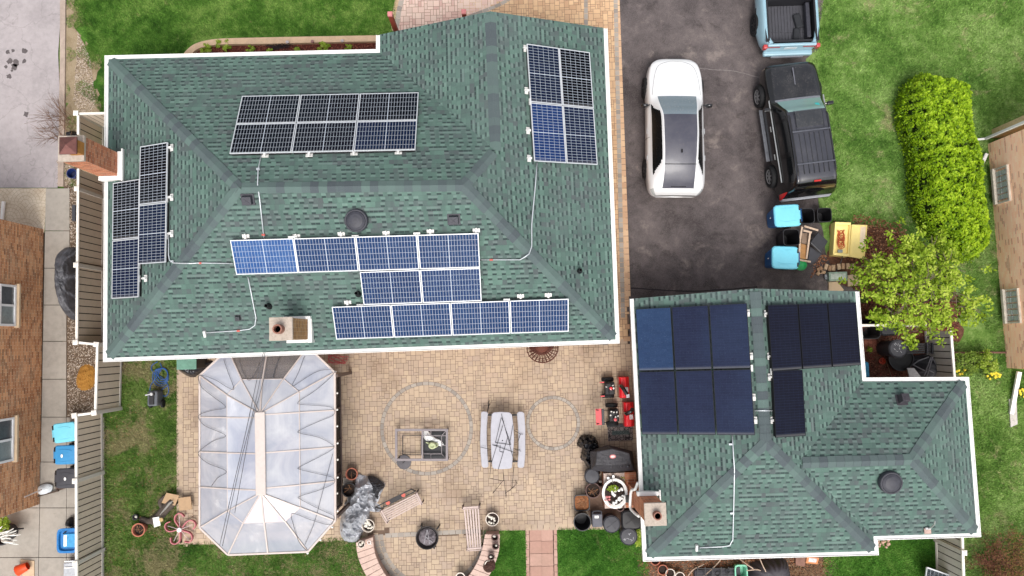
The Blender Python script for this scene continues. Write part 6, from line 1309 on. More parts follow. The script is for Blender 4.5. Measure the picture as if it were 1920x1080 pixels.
# ------------------------------------------------------------------ left yard
HB = M(40, 86, 150, .4, var=.1, name='blue_hose'); m = MB()
for k in range(4): m.tube([P(301+(15-k*2)*math.cos(a*PI/10)+k*1.5, 707+(17-k*2)*math.sin(a*PI/10)-k*2, .03+.02*k) for a in range(20)], .016, 7, closed=True)
m.tube(catmull([P(x,y,.05) for x,y in ((296,678),(286,684),(284,692),(290,700),(304,708),(314,720),(316,735),(310,743),(303,738),(304,730),(316,722))], 5), .016, 7); m.tube(catmull([P(x,y,.05) for x,y in ((300,680),(303,690),(298,700),(290,712),(283,722),(281,732))], 5), .016, 7)
tag(m.build('garden_hose', HB, smooth=True), 'coiled bright blue hose on the yard grass', 'hose')
pw_ = thing('pressure_washer', 'grey and black pressure washer standing beside the blue hose', 'pressure washer', P(287,748)); q = P(287,747,.4)
m = MB(); m.box((q.x,q.y,.25), (.34,.5,.46)); m.build('body', M(96,100,106,.45,name='washer_grey'), pw_, bevel=.06); m = MB(); m.box((q.x,q.y-.05,.5), (.16,.3,.06)); m.box((q.x,q.y+.14,.5),(.2,.1,.07)); m.build('engine_cover', BPL, pw_, bevel=.02); m = MB(); m.tube([(q.x-.2,q.y+.12,.5),(q.x-.02,q.y+.15,.55),(q.x+.06,q.y+.16,.52)], .022, 8); m.lathe([(0,0),(.05,0),(.05,.05),(0,.06)], (q.x+.02,q.y+.15,.53), 10); m.build('spray_gun', M(206,206,206,.4,name='pale_metal'), pw_)
for s_ in (-1,1): m = MB(); m.lathe([(.06,-.03),(.13,-.03),(.13,.03),(.06,.03)], (q.x+s_*.2,q.y-.2,.13), 16, R=Matrix.Rotation(PI/2,3,'Y')); m.build('wheel', RUB, pw_)
dk = thing('storage_box', 'green topped box wrapped in black plastic under the eave by the gazebo', 'box', P(352,690)); q = P(350,680,.9); m = MB(); m.box((q.x,q.y,.44), (.62,.42,.86)); m.build('box_body', BPL, dk, bevel=.03)
m = MB(); m.box((q.x,q.y,.9), (.64,.44,.04)); m.build('lid', M(104,150,132,.5,name='mint_lid'), dk, bevel=.01)
m = mound(W([(332,690),(338,680),(372,676),(400,676),(388,690),(374,702),(362,708),(345,702)], 0), .35, 0, 12, 50, .06, 5, seed=6).build('plastic_sheet', BAGM, smooth=True); tag(m, 'black plastic sheet bunched below the green topped box', 'plastic sheet')
# driftwood, cardboard, pots, pink planter
WD = M(84, 74, 66, .9, var=.3, scale=14, bump=.9, name='grey_bark'); m = MB()
m.tube(catmull([P(326,938,.16), P(312,952,.17), P(300,966,.15), P(283,977,.1), P(262,973,.07)], 6), [.17]*6+[.16]*6+[.14]*6+[.1]*6+[.05], 12); m.tube(catmull([P(306,955,.2), P(300,940,.22), P(315,928,.2)], 5), .07, 8); tag(m.build('tree_log', WD, smooth=True), 'grey weathered log lying in the yard between the two pots and cardboard', 'log')
m = MB(); [m.tube([P(300+i*3,965-i*3,.35), P(318+i*2,942-i,.38)], .014, 5) for i in range(4)]; tag(m.build('sticks', M(150,146,140,.8,name='grey_stick')), 'grey sticks lying on the log', 'sticks')
def card(pts, label, z=.3, mat=None, th=.03):
    q = [P(x, y, z) for x, y in pts]; m = MB(); m.prism(q, z-th, z); return tag(m.build('cardboard' if mat is None else 'board', mat or M(186,154,120,.85,var=.08,name='cardboard')), label, 'cardboard' if mat is None else 'board')
card([(312,924),(336,929),(328,948),(303,943)], 'left of two flat cardboard squares in the yard'); card([(334,934),(357,931),(360,955),(336,958)], 'right of two flat cardboard squares in the yard', .25)
card([(286,971),(298,969),(301,985),(289,989)], 'small white board leaning on the log', .34, WHITE, .01)
m = MB(); q = P(303,974,.36); m.lathe([(.03,0),(.07,.02),(.06,.05),(0,.06)], q, 14); tag(m.build('wooden_bird', M(200,172,120,.7,name='carved_wood')), 'small carved tan ornament on the log', 'ornament')
pot(259, 994, .22, .34, TER, 'pink terracotta pot of dead plants in the yard', stalks=6, wall=.035); pot(253, 970, .1, .16, BPL, 'little black pot with a silver rim in the yard', stones=2)
pk = thing('wheel_planter', 'faded pink curly iron flower stand lying in the yard', 'garden ornament', P(339,992)); PK = M(206,124,130,.6,var=.12,name='pink_iron'); c = P(339,992,.15)
m = MB(); m.lathe([(0,-.02),(.08,0),(.07,.04),(0,.05)], c+Vector((0,0,.1)), 16); m.build('hub', WHITE, pk)
for k, a in enumerate((.35, 1.65, 2.85, 4.2, 5.4)):
    d = Vector((math.cos(a), math.sin(a), 0)); n2 = Vector((-d.y, d.x, 0)); m = MB(); pts = [c+d*.06, c+d*.3+n2*.14, c+d*.46+n2*.1, c+d*.5-n2*.04, c+d*.38-n2*.14]; q = catmull(pts, 5)
    for i in range(len(q)-1): m.add([q[i]-Vector((0,0,.06)), q[i+1]-Vector((0,0,.06)), q[i+1]+Vector((0,0,.06)), q[i]+Vector((0,0,.06))], [(0,1,2,3)])
    m.build('petal', PK, pk, solid=.03)
    m = MB(); m.tube([c+Vector((0,0,.08)), c+d*.42+Vector((0,0,.04))], .01, 5); m.build('spoke', M(214,190,190,.5,name='pale_spoke'), pk)
# black covered thing beside the fence, blue pot, box
m = mound(W([(120,468),(136,464),(148,470),(150,520),(150,560),(146,595),(132,598),(124,570),(118,540),(120,500)], 0), .75, 0, 24, 70, .07, 3.5, 3.5, seed=12).build('covered_wood_pile', GRT, smooth=True); tag(m, 'long stack under a dark grey tarp outside the beige fence', 'covered pile')
pot(134, 325, .17, .3, M(30,52,120,.35,coat=.6,name='cobalt_glaze'), 'cobalt blue pot below the large brick chimney', fill=M(24,30,70,.6,name='blue_inside'), wall=.02, low=.2)
m = mound(W([(126,250),(140,246),(146,252),(144,262),(128,262)], 0), .25, 0, 8, 30, .05, 8).build('garbage_bag', BAGM); tag(m, 'black bag tucked behind the large brick chimney', 'garbage bag')
m = MB(); q = P(141,400,.3); m.box((q.x,q.y,.2), (.12,.55,.4)); tag(m.build('meter_box', GPL, bevel=.02), 'narrow dark box outside the fence above the walkway', 'box')
m = mound(W([(150,690),(165,682),(178,690),(182,710),(172,730),(152,732),(142,718)], 0), .12, 0, 10, 40, .03, 6).build('yellow_grass_clump', ground_mat('golden_clump', [(120,84,34),(176,124,56),(206,160,84)], 5, fine=30)); tag(m, 'clump of golden dead grass in the gravel beside the fence', 'grass clump', kind=None)
# wheelie bins
CY = M(122, 206, 226, .45, var=.04, scale=3, bump=.05, k=.85, name='cyan_lid'); DBL = M(30, 92, 150, .45, var=.08, name='dark_blue_bin'); MBL = M(60, 146, 200, .45, var=.06, name='mid_blue_lid')
def wbin(label, px, py, L, Wd, H, rz, body, lid, mark=True, open_=False):
    # local +x = hinge side
    q = P(px, py, H); t = thing('wheelie_bin', label, 'bin', (q.x, q.y, 0), rz); m = MB(); e = 8
    m.lathe([(L*.36,.06),(L*.46,H*.9),(L*.485,H*.9),(L*.485,H*.94),(L*.44,H*.94),(L*.42,H*.6),(L*.34,.12),(0,.12)], (-.03,0,0), 32, e=e, sy=Wd/L); m.build('bin_body', body, t, world=False)
    for s_ in (-1,1): m = MB(); m.lathe([(.04,-.03),(.12,-.03),(.12,.03),(.04,.03)], (L*.36, s_*Wd*.38, .12), 16, R=Matrix.Rotation(PI/2,3,'X')); m.build('wheel', RUB, t, world=False)
    m = MB(); m.tube([(L*.47,-Wd*.3,H*.93),(L*.55,-Wd*.28,H*.93),(L*.55,Wd*.28,H*.93),(L*.47,Wd*.3,H*.93)], .016, 6); m.build('handle', body, t, world=False)
    if mark: m = MB(); m.box((-L*.5,0,H*.62), (.02,.03,.12), rot=Matrix.Rotation(-.12,3,'Y')); m.build('logo_mark', WHITE, t, world=False)
    if not open_:
        m = MB(); m.lathe([(L*.5,H*.94),(L*.51,H*.965),(L*.47,H*1.0),(L*.2,H*1.015),(0,H*1.02)], (0,0,0), 36, e=e, sy=Wd/L); m.build('lid', lid, t, world=False, bevel=.006)
        for s_ in (-1,1): m = MB(); m.box((L*.46, s_*Wd*.3, H*1.0), (.05,.14,.03)); m.build('hinge', BLKG, t, world=False, bevel=.006)
        m = MB(); m.tube(catmull([(-L*.3,-Wd*.2,H*1.012),(-L*.1,-Wd*.28,H*1.014),(L*.3,-Wd*.26,H*1.01)],5), .01, 5); m.build('lid_crease', lid, t, world=False); m = MB(); m.tube(catmull([(-L*.34,Wd*.3,H*1.0),(0,Wd*.34,H*1.008),(L*.3,Wd*.36,H*1.0)],5), .01, 5); m.build('lid_crease', lid, t, world=False)
    else:
        m = MB(); m.box((L*.62,0,H*.6), (.05,Wd*.9,H*.62), rot=Matrix.Rotation(.15,3,'Y')); m.build('lid', lid, t, world=False, bevel=.02)
    return t
wbin('cyan lidded blue bin nearest the black suv', 1477, 404, .86, .72, 1.05, .03, DBL, CY); wbin('cyan lidded blue bin beside the green bucket', 1473, 483, .86, .74, 1.05, -.06, DBL, CY)
wbin('open black bin right of the upper cyan lidded bin', 1512, 404, .52, .52, .8, 0, BPL, GPL, open_=False, mark=False) if False else None
pot(1513, 405, .255, .75, BPL, 'open black square bin touching the upper cyan lidded bin', fill=None, name='open_bin', cat='bin', e=5, wall=.02); pot(1546, 403, .24, .6, BPL, 'open black square bin closest to the grass', fill=None, name='open_bin', cat='bin', e=6, wall=.02); pot(1484, 445, .27, .9, BPL, 'open black square bin between the two cyan lids', fill=None, name='open_bin', cat='bin', e=7, wall=.02)
pot(1502, 496, .2, .3, M(30,160,80,.45,name='green_bucket'), 'bright green bucket beside the lower cyan lidded bin', fill=M(36,170,90,.5,name='green_lidded'), low=.02, name='bucket', cat='bucket')
for lb, pts, zz in (('dark grey bin lid lying topmost beside the wooden frame', ((1534,435),(1553,452),(1540,475),(1519,455)), .55), ('grey flat bin lid lying lowest beside the green bucket', ((1519,462),(1542,476),(1530,490),(1520,496),(1514,490)), .4)):
    q = [P(x, y, zz) for x, y in pts]; m = MB(); m.prism(q, zz-.05, zz); tag(m.build('bin_lid', GPL if zz < .5 else M(50,50,54,.4,name='lid_dark'), bevel=.03), lb, 'bin lid')
wf = thing('wooden_chair_frame', 'broken pale wooden frame lying among the bins', 'wooden frame', P(1512,455)); PW = M(206,180,156,.7,var=.1,name='pale_wood')
for a, b in (((1508,424,.6),(1534,432,.6)),((1506,432,.6),(1522,436,.6)),((1504,425,.6),(1500,448,.6)),((1498,487,.4),(1520,491,.4)),((1519,434,.6),(1512,485,.4)),((1500,448,.6),(1498,487,.4))): m = MB(); m.bar(P(*a), P(*b), .06, .04); m.build('rail', PW, wf, bevel=.006)
card([(1499,456),(1516,460),(1512,486),(1499,484)], 'orange brown cardboard box between the lower bin and the wood frame', .4, M(186,138,88,.85,name='orange_cardboard'), .3); card([(1502,437),(1516,437),(1514,458),(1503,456)], 'grey brown cardboard flap under the wood frame', .45, M(140,118,100,.85,name='grey_cardboard'), .03)
# yellow crate
YL = M(252, 228, 146, .5, var=.04, scale=4, bump=.1, k=1.0, name='yellow_plastic'); YP = M(244,222,190,.6,var=.05,k=.88,name='pale_yellow_patch')
yc = thing('yellow_cooler', 'open pale yellow cooler box holding a coil of orange cord', 'cooler', P(1594,452)); zz = .35; q = [P(x, y, zz) for x, y in ((1566,416),(1596,417),(1592,481),(1562,478))]; ctr = sum(q, Vector())/4
m = MB(); qi = [ctr+(v-ctr)*.84 for v in q]
for i in range(4): j = (i+1) % 4; m.prism([q[i], q[j], qi[j], qi[i]], 0, zz)
m.prism(qi, 0, .27); m.build('box_body', YL, yc, bevel=.012)
q = [P(x, y, zz) for x, y in ((1597,421),(1626,422),(1621,486),(1592,481))]; m = MB(); m.prism(q, zz-.1, zz-.02); ctr = sum(q, Vector())/4; qi = [ctr+(v-ctr)*.9 for v in q]
for i in range(4): j = (i+1) % 4; m.prism([q[i], q[j], qi[j], qi[i]], zz-.02, zz+.02)
o = m.build('lid', YL, yc, bevel=.01); m = MB(); m.prism([P(x, y, zz) for x, y in ((1614,424),(1624,424),(1621,466),(1612,465))], zz-.02, zz-.012); k_ = m.build('lid_panel', YP, yc); k_.parent = o
OR_ = M(206,96,50,.6,var=.2,name='orange_cord'); m = MB()
for k in range(6): m.tube([P(1577+6*math.cos(a*PI/6)+random.uniform(-1,1), 449+(k*3.6-8)+8*math.sin(a*PI/6)+random.uniform(-1,1), .29+.02*k) for a in range(12)], .016, 5, closed=True)
m.tube(catmull([P(1583,431,.3), P(1577,438,.3), P(1571,432,.34), P(1575,442,.3)], 4), .02, 5); o = m.build('extension_cord', OR_, smooth=True); tag(o, 'tangled orange extension cord inside the yellow cooler', 'cord')
m = MB(); m.tube(catmull([P(1580,478,.3), P(1577,490,.1), P(1572,500,.05), P(1568,512,.05), P(1571,520,.05)], 5), .014, 6); tag(m.build('black_cable', CAB, smooth=True), 'black cable running from the yellow cooler over the bricks', 'cable'); m = MB(); m.box(P(1575,471,.34), (.16,.1,.06)); tag(m.build('socket_box', M(150,160,160,.5,name='socket_grey'), bevel=.01), 'grey socket box at the lower end of the orange cord', 'socket box')
BRK_ = uvvar_mat('loose_bricks', [(178,140,108),(204,172,138),(214,186,154)], amp=.3); k_ = 0
for i, (x, y, a) in enumerate(((1537,504,.3),(1542,510,-.2),(1549,500,1.2),(1556,503,1.4),(1563,502,1.5),(1573,500,1.6),(1581,499,1.5),(1590,499,1.6),(1598,500,1.55),(1536,511,.8))):
    q = P(x, y, .08); m = MB(); m.box((q.x,q.y,.05), (.2,.11,.09), rz=a); m.uv = [((i*.37) % 1, 0)]*6; o = m.build('loose_brick', BRK_, bevel=.008); tag(o, 'loose tan brick in the row between the bins and tree', 'brick', 'loose tan bricks by the yellow cooler')
q = P(1572,518,.25); o = thing('planter_box', 'grey green metal planter box beside the concrete slabs', 'planter', (q.x,q.y,0)); m = MB(); m.box((q.x,q.y,.12), (.62,.3,.24)); m.build('box_body', M(148,168,150,.6,name='grey_green'), o, bevel=.01); m = MB(); m.box((q.x,q.y,.242), (.5,.18,.01)); m.build('inside_tray', M(190,200,186,.7,var=.25,name='tray_pale'), o); m = MB(); m.box((q.x-.36,q.y,.08), (.08,.16,.1)); m.build('end_bracket', M(150,152,156,.5,.3,name='bracket_grey'), o)
card([(1590,516),(1612,512),(1615,534),(1590,537)], 'pale tan concrete slab right of the grey green planter', .08, CONC_T, .07); card([(1554,529),(1570,528),(1582,543),(1575,560),(1554,560)], 'pale slab disappearing under the garage roof edge', .08, CONC_T, .07)
# left walkway bins
wbin('bright cyan bin highest behind the yard fence', 120, 811, .74, .62, 1.02, PI+.1, CY, CY, mark=False); wbin('mid blue bin with white logo below the cyan bin', 122, 853, .72, .6, 1.0, PI, MBL, MBL, mark=False); wbin('dark grey bin with white logo lowest of three behind the fence', 124, 897, .72, .62, 1.0, PI, GPL, GPL, mark=False)
for x, y in ((116,855),(122,898)): q = P(x, y, 1.03); m = MB(); m.lathe([(.035,0),(.035,.01),(0,.012)], q, 12, sy=1.6); o = m.build('logo_mark', WHITE, None); par = min([b for b in bpy.data.objects if b.name.startswith('wheelie_bin')], key=lambda b: (b.location-Vector((q.x,q.y,0))).length); o.data.transform(full(par).inverted()); o.parent = par
wb = thing('wheelie_bin', 'blue bin with a white label strip near the metal case', 'bin', P(126,1017)); q = P(126,1014,.6); m = MB(); m.lathe([(.25,0),(.33,.55),(.34,.55),(.34,.6),(.28,.6),(.26,.52),(0,.5)], (q.x,q.y,0), 32, e=6, sy=1.15); m.build('bin_body', M(30,120,190,.45,name='royal_blue'), wb); m = MB(); m.box((q.x+.04,q.y,.54), (.4,.44,.06)); m.build('lid', M(70,160,214,.45,name='sky_blue_lid'), wb, bevel=.02); m = MB(); m.box((q.x-.08,q.y,.575), (.1,.36,.008)); m.build('label_strip', WHITE, wb)
sh = thing('snow_shovel', 'white snow shovel leaning across the walkway below the grey bin', 'shovel', P(90,915)); m = MB(); m.bar(P(46,932,.9), P(78,918,.3), .035); m.build('handle', M(222,206,196,.6,name='pale_handle'), sh); m = mound([P(x, y, 0) for x, y in ((76,912),(90,906),(102,909),(100,920),(86,926),(76,924))], .1, .12, 6, 24, .01, 3); m.build('blade', M(206,212,216,.5,k=.88,name='pale_blade'), sh, smooth=True)
sh = thing('push_broom', 'long dark wooden pole with bristles lying below the snow shovel', 'broom', P(100,925)); m = MB(); m.bar(P(58,934,.1), P(110,920,.12), .045); m.build('handle', M(86,70,60,.8,name='dark_wood'), sh); m = MB()
for i in range(40): x = 105+i; m.tube([P(x, 922-i*.35, .06), P(x+random.uniform(-2,2), 915-i*.3+random.uniform(-2,2), .14)], .006, 4)
m.build('bristles', M(96,64,50,.9,name='bristle'), sh)
m = mound([P(x, y, 0) for x, y in ((129,975),(134,969),(142,968),(142,984),(128,984))], .12, .15, 6, 24, .02, 4); sh = thing('scoop_shovel', 'black scoop shovel above the labelled blue bin', 'shovel', P(136,978)); m.build('scoop', BPL, sh, smooth=True); m = MB(); m.bar(P(141,984,.4), P(118,1001,.6), .03); m.build('handle', BPL, sh)
q = P(24,1071,.3); o = thing('orange_pipe', 'bright orange flared plastic cone lying on the slab at bottom left', 'cone', P(40,1066)); m = MB(); a, b = P(33,1070,.25), P(52,1061,.2); d = (a-b).normalized(); m.tube([b, a, a+d*.02, b+d*.1], [.12,.18,.165,.1], 24, cap=False); m.build('shell', M(232,78,30,.5,var=.05,name='safety_orange'), o, smooth=True)
card([(38,1049),(64,1052),(64,1080),(42,1080)], 'tan stone slab under the orange cone', .06, CONC_T, .05)
mc = thing('metal_case', 'grey metal case at the fence bottom left', 'case', P(132,1070)); q = P(133,1070,.4); m = MB(); m.box((q.x,q.y,.2), (.5,.5,.38)); m.build('case_body', M(186,188,192,.4,.5,name='sheet_metal'), mc, bevel=.02); m = MB(); m.bar((q.x-.2,q.y+.1,.41), (q.x+.15,q.y+.1,.41), .03); m.bar((q.x-.2,q.y+.3,.41), (q.x+.2,q.y+.3,.41), .04); m.build('handle', WHITE, mc)
lp = pot(2, 1003, .34, .5, GPL, 'large dark planter of white flowering grass at the left edge'); 
m = MB()
for _ in range(26): a = random.uniform(-.6,.9); b0 = Vector((random.uniform(-.1,.1), random.uniform(-.1,.1), .45)); e_ = b0+Vector((math.cos(a)*random.uniform(.3,.75), math.sin(a)*random.uniform(.3,.6), random.uniform(.1,.4))); m.tube(catmull([b0, b0.lerp(e_, .5)+Vector((0,0,.15)), e_], 4), [.02]*8+[.006], 5)
m.build('flower_spikes', M(230,230,224,.8,var=.1,k=.88,name='white_plume'), lp, world=False); leaves('foliage', None, P(4,985,.6), .25, .3, .15, 260, LFY, .03, .07); o = bpy.data.objects['foliage']; o.data.transform(full(lp).inverted()); o.parent = lp
m = MB(); m.bar(P(18,992,.3), P(44,991,.3), .04); tag(m.build('black_rod', BPL), 'short black rod sticking out from the white flowering planter', 'rod')
# ------------------------------------------------------------------ hedge, trees, shrubs
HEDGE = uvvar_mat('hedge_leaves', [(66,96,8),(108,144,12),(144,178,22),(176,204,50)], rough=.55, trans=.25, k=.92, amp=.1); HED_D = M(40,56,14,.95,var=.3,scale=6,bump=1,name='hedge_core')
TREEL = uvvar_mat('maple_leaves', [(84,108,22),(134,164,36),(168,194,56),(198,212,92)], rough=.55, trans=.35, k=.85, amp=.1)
def leafquads(m, pts, smin, smax, tilt=.6):
    V, Fc, U, MI = m.v, m.f, m.uv, m.mi
    for p_, b in pts:
        a = random.random()*6.28; s_ = random.uniform(smin, smax); tx = Vector((math.cos(a), math.sin(a), random.uniform(-tilt,tilt)))*s_; nx = Vector((-math.sin(a), math.cos(a), random.uniform(-tilt,tilt)))*s_*.55
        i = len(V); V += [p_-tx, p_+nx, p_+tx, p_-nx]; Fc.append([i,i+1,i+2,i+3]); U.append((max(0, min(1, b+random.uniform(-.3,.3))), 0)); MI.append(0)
def in2(p, poly): return inpoly((p[0], p[1]), poly)
HZ = 1.35
hp = [P(x, y, .15 if x < 1735 else .75) for x, y in ((1690,172),(1712,152),(1745,146),(1785,150),(1812,172),(1814,215),(1822,260),(1836,300),(1838,350),(1843,400),(1850,440),(1840,470),(1812,486),(1785,470),(1762,440),(1722,420),(1706,380),(1704,330),(1700,290),(1688,250),(1680,210))]
hs_ = catmull(hp, 3, True); hpoly = [(p_.x, p_.y) for p_ in hs_]; hcx = sum(p_[0] for p_ in hpoly)/len(hpoly)
hd = thing('hedge', 'long rounded bright yellow green hedge on the side lawn', 'hedge', P(1765,315))
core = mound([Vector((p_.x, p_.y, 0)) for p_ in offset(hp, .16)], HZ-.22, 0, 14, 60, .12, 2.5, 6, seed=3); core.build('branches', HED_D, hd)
def edged(p_, poly):
    return min(math.hypot(p_[0]-(a[0]+(b[0]-a[0])*t_), p_[1]-(a[1]+(b[1]-a[1])*t_)) for a, b in zip(poly, poly[1:]+poly[:1]) for t_ in (max(0, min(1, ((p_[0]-a[0])*(b[0]-a[0])+(p_[1]-a[1])*(b[1]-a[1]))/max(1e-6, (b[0]-a[0])**2+(b[1]-a[1])**2))),))
pts = []
for p_ in scatter(hpoly, 30000):
    nz = mnoise.noise(Vector((p_[0]*5, p_[1]*5, 1.3))); n2 = mnoise.noise(Vector((p_[0]*13, p_[1]*13, 4)))
    v = nz*.6+n2*.5
    if v < -.20 and random.random() < .93: continue
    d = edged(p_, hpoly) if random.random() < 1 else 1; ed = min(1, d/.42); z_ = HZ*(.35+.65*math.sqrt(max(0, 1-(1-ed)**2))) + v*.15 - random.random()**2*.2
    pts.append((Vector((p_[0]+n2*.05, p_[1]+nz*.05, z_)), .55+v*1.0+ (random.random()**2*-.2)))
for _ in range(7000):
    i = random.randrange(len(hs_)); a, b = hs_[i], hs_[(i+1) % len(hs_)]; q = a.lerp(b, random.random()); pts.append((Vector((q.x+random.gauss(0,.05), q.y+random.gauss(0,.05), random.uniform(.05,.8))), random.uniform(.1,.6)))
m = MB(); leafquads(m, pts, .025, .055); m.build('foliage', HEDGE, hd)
BARK = M(120, 104, 90, .9, var=.2, scale=12, bump=.8, name='grey_bark_light')
def branchy(m, p0, d, L, r, depth, spread=.6, kids_=3, tips=None, wob=.15):
    q = p0+d*L; mid = p0.lerp(q, .5)+Vector((random.gauss(0,wob*L*.3), random.gauss(0,wob*L*.3), random.gauss(0,wob*L*.2))); m.tube([p0, mid, q], [r, r*.8, r*.6], 5 if depth < 3 else 7, cap=False)
    if tips is not None: tips.append((q, depth)); tips.append((mid, depth))
    if depth > 0:
        for _ in range(kids_):
            nd = (d+Vector((random.gauss(0,spread), random.gauss(0,spread), random.gauss(0,spread*.6)))).normalized(); branchy(m, mid.lerp(q, random.uniform(.2,1)), nd, L*random.uniform(.55,.85), r*.6, depth-1, spread, kids_, tips, wob)
def tree(label, px, py, blobs, n, mat, seed, smin=.03, smax=.07, name='maple_tree', trunk_r=.09, bark=BARK):
    random.seed(seed); b0 = P(px, py, 0); t = thing(name, label, 'tree', b0); m = MB(); m.tube([b0, b0+Vector((.05,.05,.6)), b0+Vector((0,0,1.2))], [trunk_r, trunk_r*.85, trunk_r*.7], 10); tips = []
    tp_ = b0+Vector((0,0,1.1)); P3 = []
    for (x, y, z_, r, w_) in blobs:
        c = P(x, y, z_); m.tube([tp_, tp_.lerp(c, .5)+Vector((0,0,.25)), c], [.045,.03,.012], 6)
        for _ in range(12):
            dd = Vector((random.gauss(0,1), random.gauss(0,1), random.gauss(0,.5))).normalized()*r*.9; m.tube([c-Vector((0,0,.15)), c+dd*.5+Vector((0,0,.05)), c+dd], [.016,.011,.006], 4, cap=False)
        k = int(n*w_)
        subs = [c+Vector((random.gauss(0,.62)*r, random.gauss(0,.62)*r, random.gauss(0,.34)*r)) for _ in range(max(6, int(34*w_*10)))]
        for _ in range(k):
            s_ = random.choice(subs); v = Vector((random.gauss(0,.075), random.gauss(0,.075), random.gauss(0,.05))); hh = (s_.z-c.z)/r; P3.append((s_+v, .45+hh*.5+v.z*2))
    m.build('trunk', bark, t); f = MB(); leafquads(f, P3, smin, smax, .7); f.build('crown', mat, t); random.seed(seed+1); return t
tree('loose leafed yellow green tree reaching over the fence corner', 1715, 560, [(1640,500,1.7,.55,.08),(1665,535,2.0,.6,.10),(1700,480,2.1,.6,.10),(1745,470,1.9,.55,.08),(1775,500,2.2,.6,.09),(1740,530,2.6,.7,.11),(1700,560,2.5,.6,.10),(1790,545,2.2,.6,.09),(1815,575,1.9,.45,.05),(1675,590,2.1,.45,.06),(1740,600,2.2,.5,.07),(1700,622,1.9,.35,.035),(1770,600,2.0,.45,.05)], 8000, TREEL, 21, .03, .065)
# daffodil bed
random.seed(5)
LFG = uvvar_mat('fresh_green_leaves', [(58,84,28),(96,124,40),(130,158,58),(158,182,80)], rough=.55, trans=.3, k=.72, amp=.1); YEL = M(238,214,60,.6,var=.06,bump=0,k=.85,name='daffodil_yellow')
def shrub(name, label, cat, px, py, z_, rx, ry, rz_, n, mat, clump=40, smin=.02, smax=.05, flowers=0, grp=None):
    c = P(px, py, z_); t = thing(name, label, cat, (c.x, c.y, 0), group=grp); m = MB()
    for _ in range(14): a = random.random()*6.28; m.tube([(c.x,c.y,0), (c.x+rx*.8*math.cos(a), c.y+ry*.8*math.sin(a), z_+rz_*random.uniform(-.3,.5))], [.012,.004], 4)
    m.build('stems', BARK, t); leaves('foliage', t, c, rx, ry, rz_, n, mat, smin, smax, clump=clump)
    if flowers:
        m = MB()
        for _ in range(flowers): a = random.random()*6.28; r_ = random.random()**.5; m.lathe([(0,-.02),(.045,0),(.03,.02),(0,.01)], (c.x+rx*r_*math.cos(a), c.y+ry*r_*math.sin(a), z_+rz_*.7), 6)
        m.build('blossoms', YEL, t)
    return t
shrub('flowering_shrub', 'green bush directly right of the fenced corner', 'shrub', 1815, 680, .35, .55, .4, .25, 1500, LFG); shrub('flowering_shrub', 'lighter green bush between the fence and the pink brick house', 'shrub', 1850, 680, .4, .35, .4, .3, 900, LFY, clump=26)
shrub('daffodils', 'yellow daffodils flowering in front of the lighter green bush', 'flowers', 1857, 703, .2, .3, .14, .12, 240, LFG, clump=12, flowers=16); shrub('daffodils', 'small yellow flowers beside the garage gutter corner', 'flowers', 1800, 697, .2, .22, .1, .12, 160, LFG, clump=10, flowers=7); shrub('daffodils', 'yellow daffodils right of the long white downspout', 'flowers', 1915, 738, .2, .14, .16, .12, 160, LFG, clump=10, flowers=9)
# brown shrub at bottom right
t = thing('barberry_shrub', 'sprawling reddish brown shrub with yellowing tips in the bottom right corner', 'shrub', P(1865,1040)); m = MB(); b0 = P(1870,1050,0); tips = []
for _ in range(34): a = random.random()*6.28; branchy(m, b0+Vector((random.gauss(0,.25), random.gauss(0,.25), .05)), Vector((math.cos(a)*.8, math.sin(a)*.8, .7)).normalized(), .55, .012, 2, .5, 3, tips)
m.build('branches', M(120,84,70,.9,var=.2,name='reddish_bark'), t); BRL = uvvar_mat('barberry_leaves', [(104,60,48),(134,88,62),(146,128,60),(176,166,72)], rough=.6, trans=.2, k=.72, amp=.1); m = MB()
leafquads(m, [(q+Vector((random.gauss(0,.07), random.gauss(0,.07), random.gauss(0,.05))), .35+(q.x-b0.x)*.25) for q, d in tips for _ in range(8)], .012, .03); m.build('foliage', BRL, t)
# bare bush at left
t = thing('bare_bush', 'leafless twiggy bush leaning over the old driveway', 'shrub', P(130,250)); m = MB(); b0 = P(126,246,.0)
for k in range(26):
    a = random.uniform(PI*.45, PI*1.25); branchy(m, b0+Vector((random.gauss(0,.15), random.gauss(0,.3), 0)), Vector((math.cos(a)*.8, math.sin(a)*.75, .75)).normalized(), random.uniform(.4,.62), .009, 2, .3, 3, None)
m.build('branches', M(126,96,78,.9,var=.2,name='twig_brown'), t)
t = thing('bare_bush', 'small leafless twigs behind the corner of the short fence', 'shrub', P(150,225)); m = MB(); b0 = P(150,225,0)
for k in range(14): a = random.random()*6.28; branchy(m, b0+Vector((random.gauss(0,.25), random.gauss(0,.2), 0)), Vector((math.cos(a)*.7, math.sin(a)*.7, .6)).normalized(), .3, .006, 2, .5, 3, None)
m.build('branches', M(150,118,88,.9,var=.2,name='twig_tan'), t)
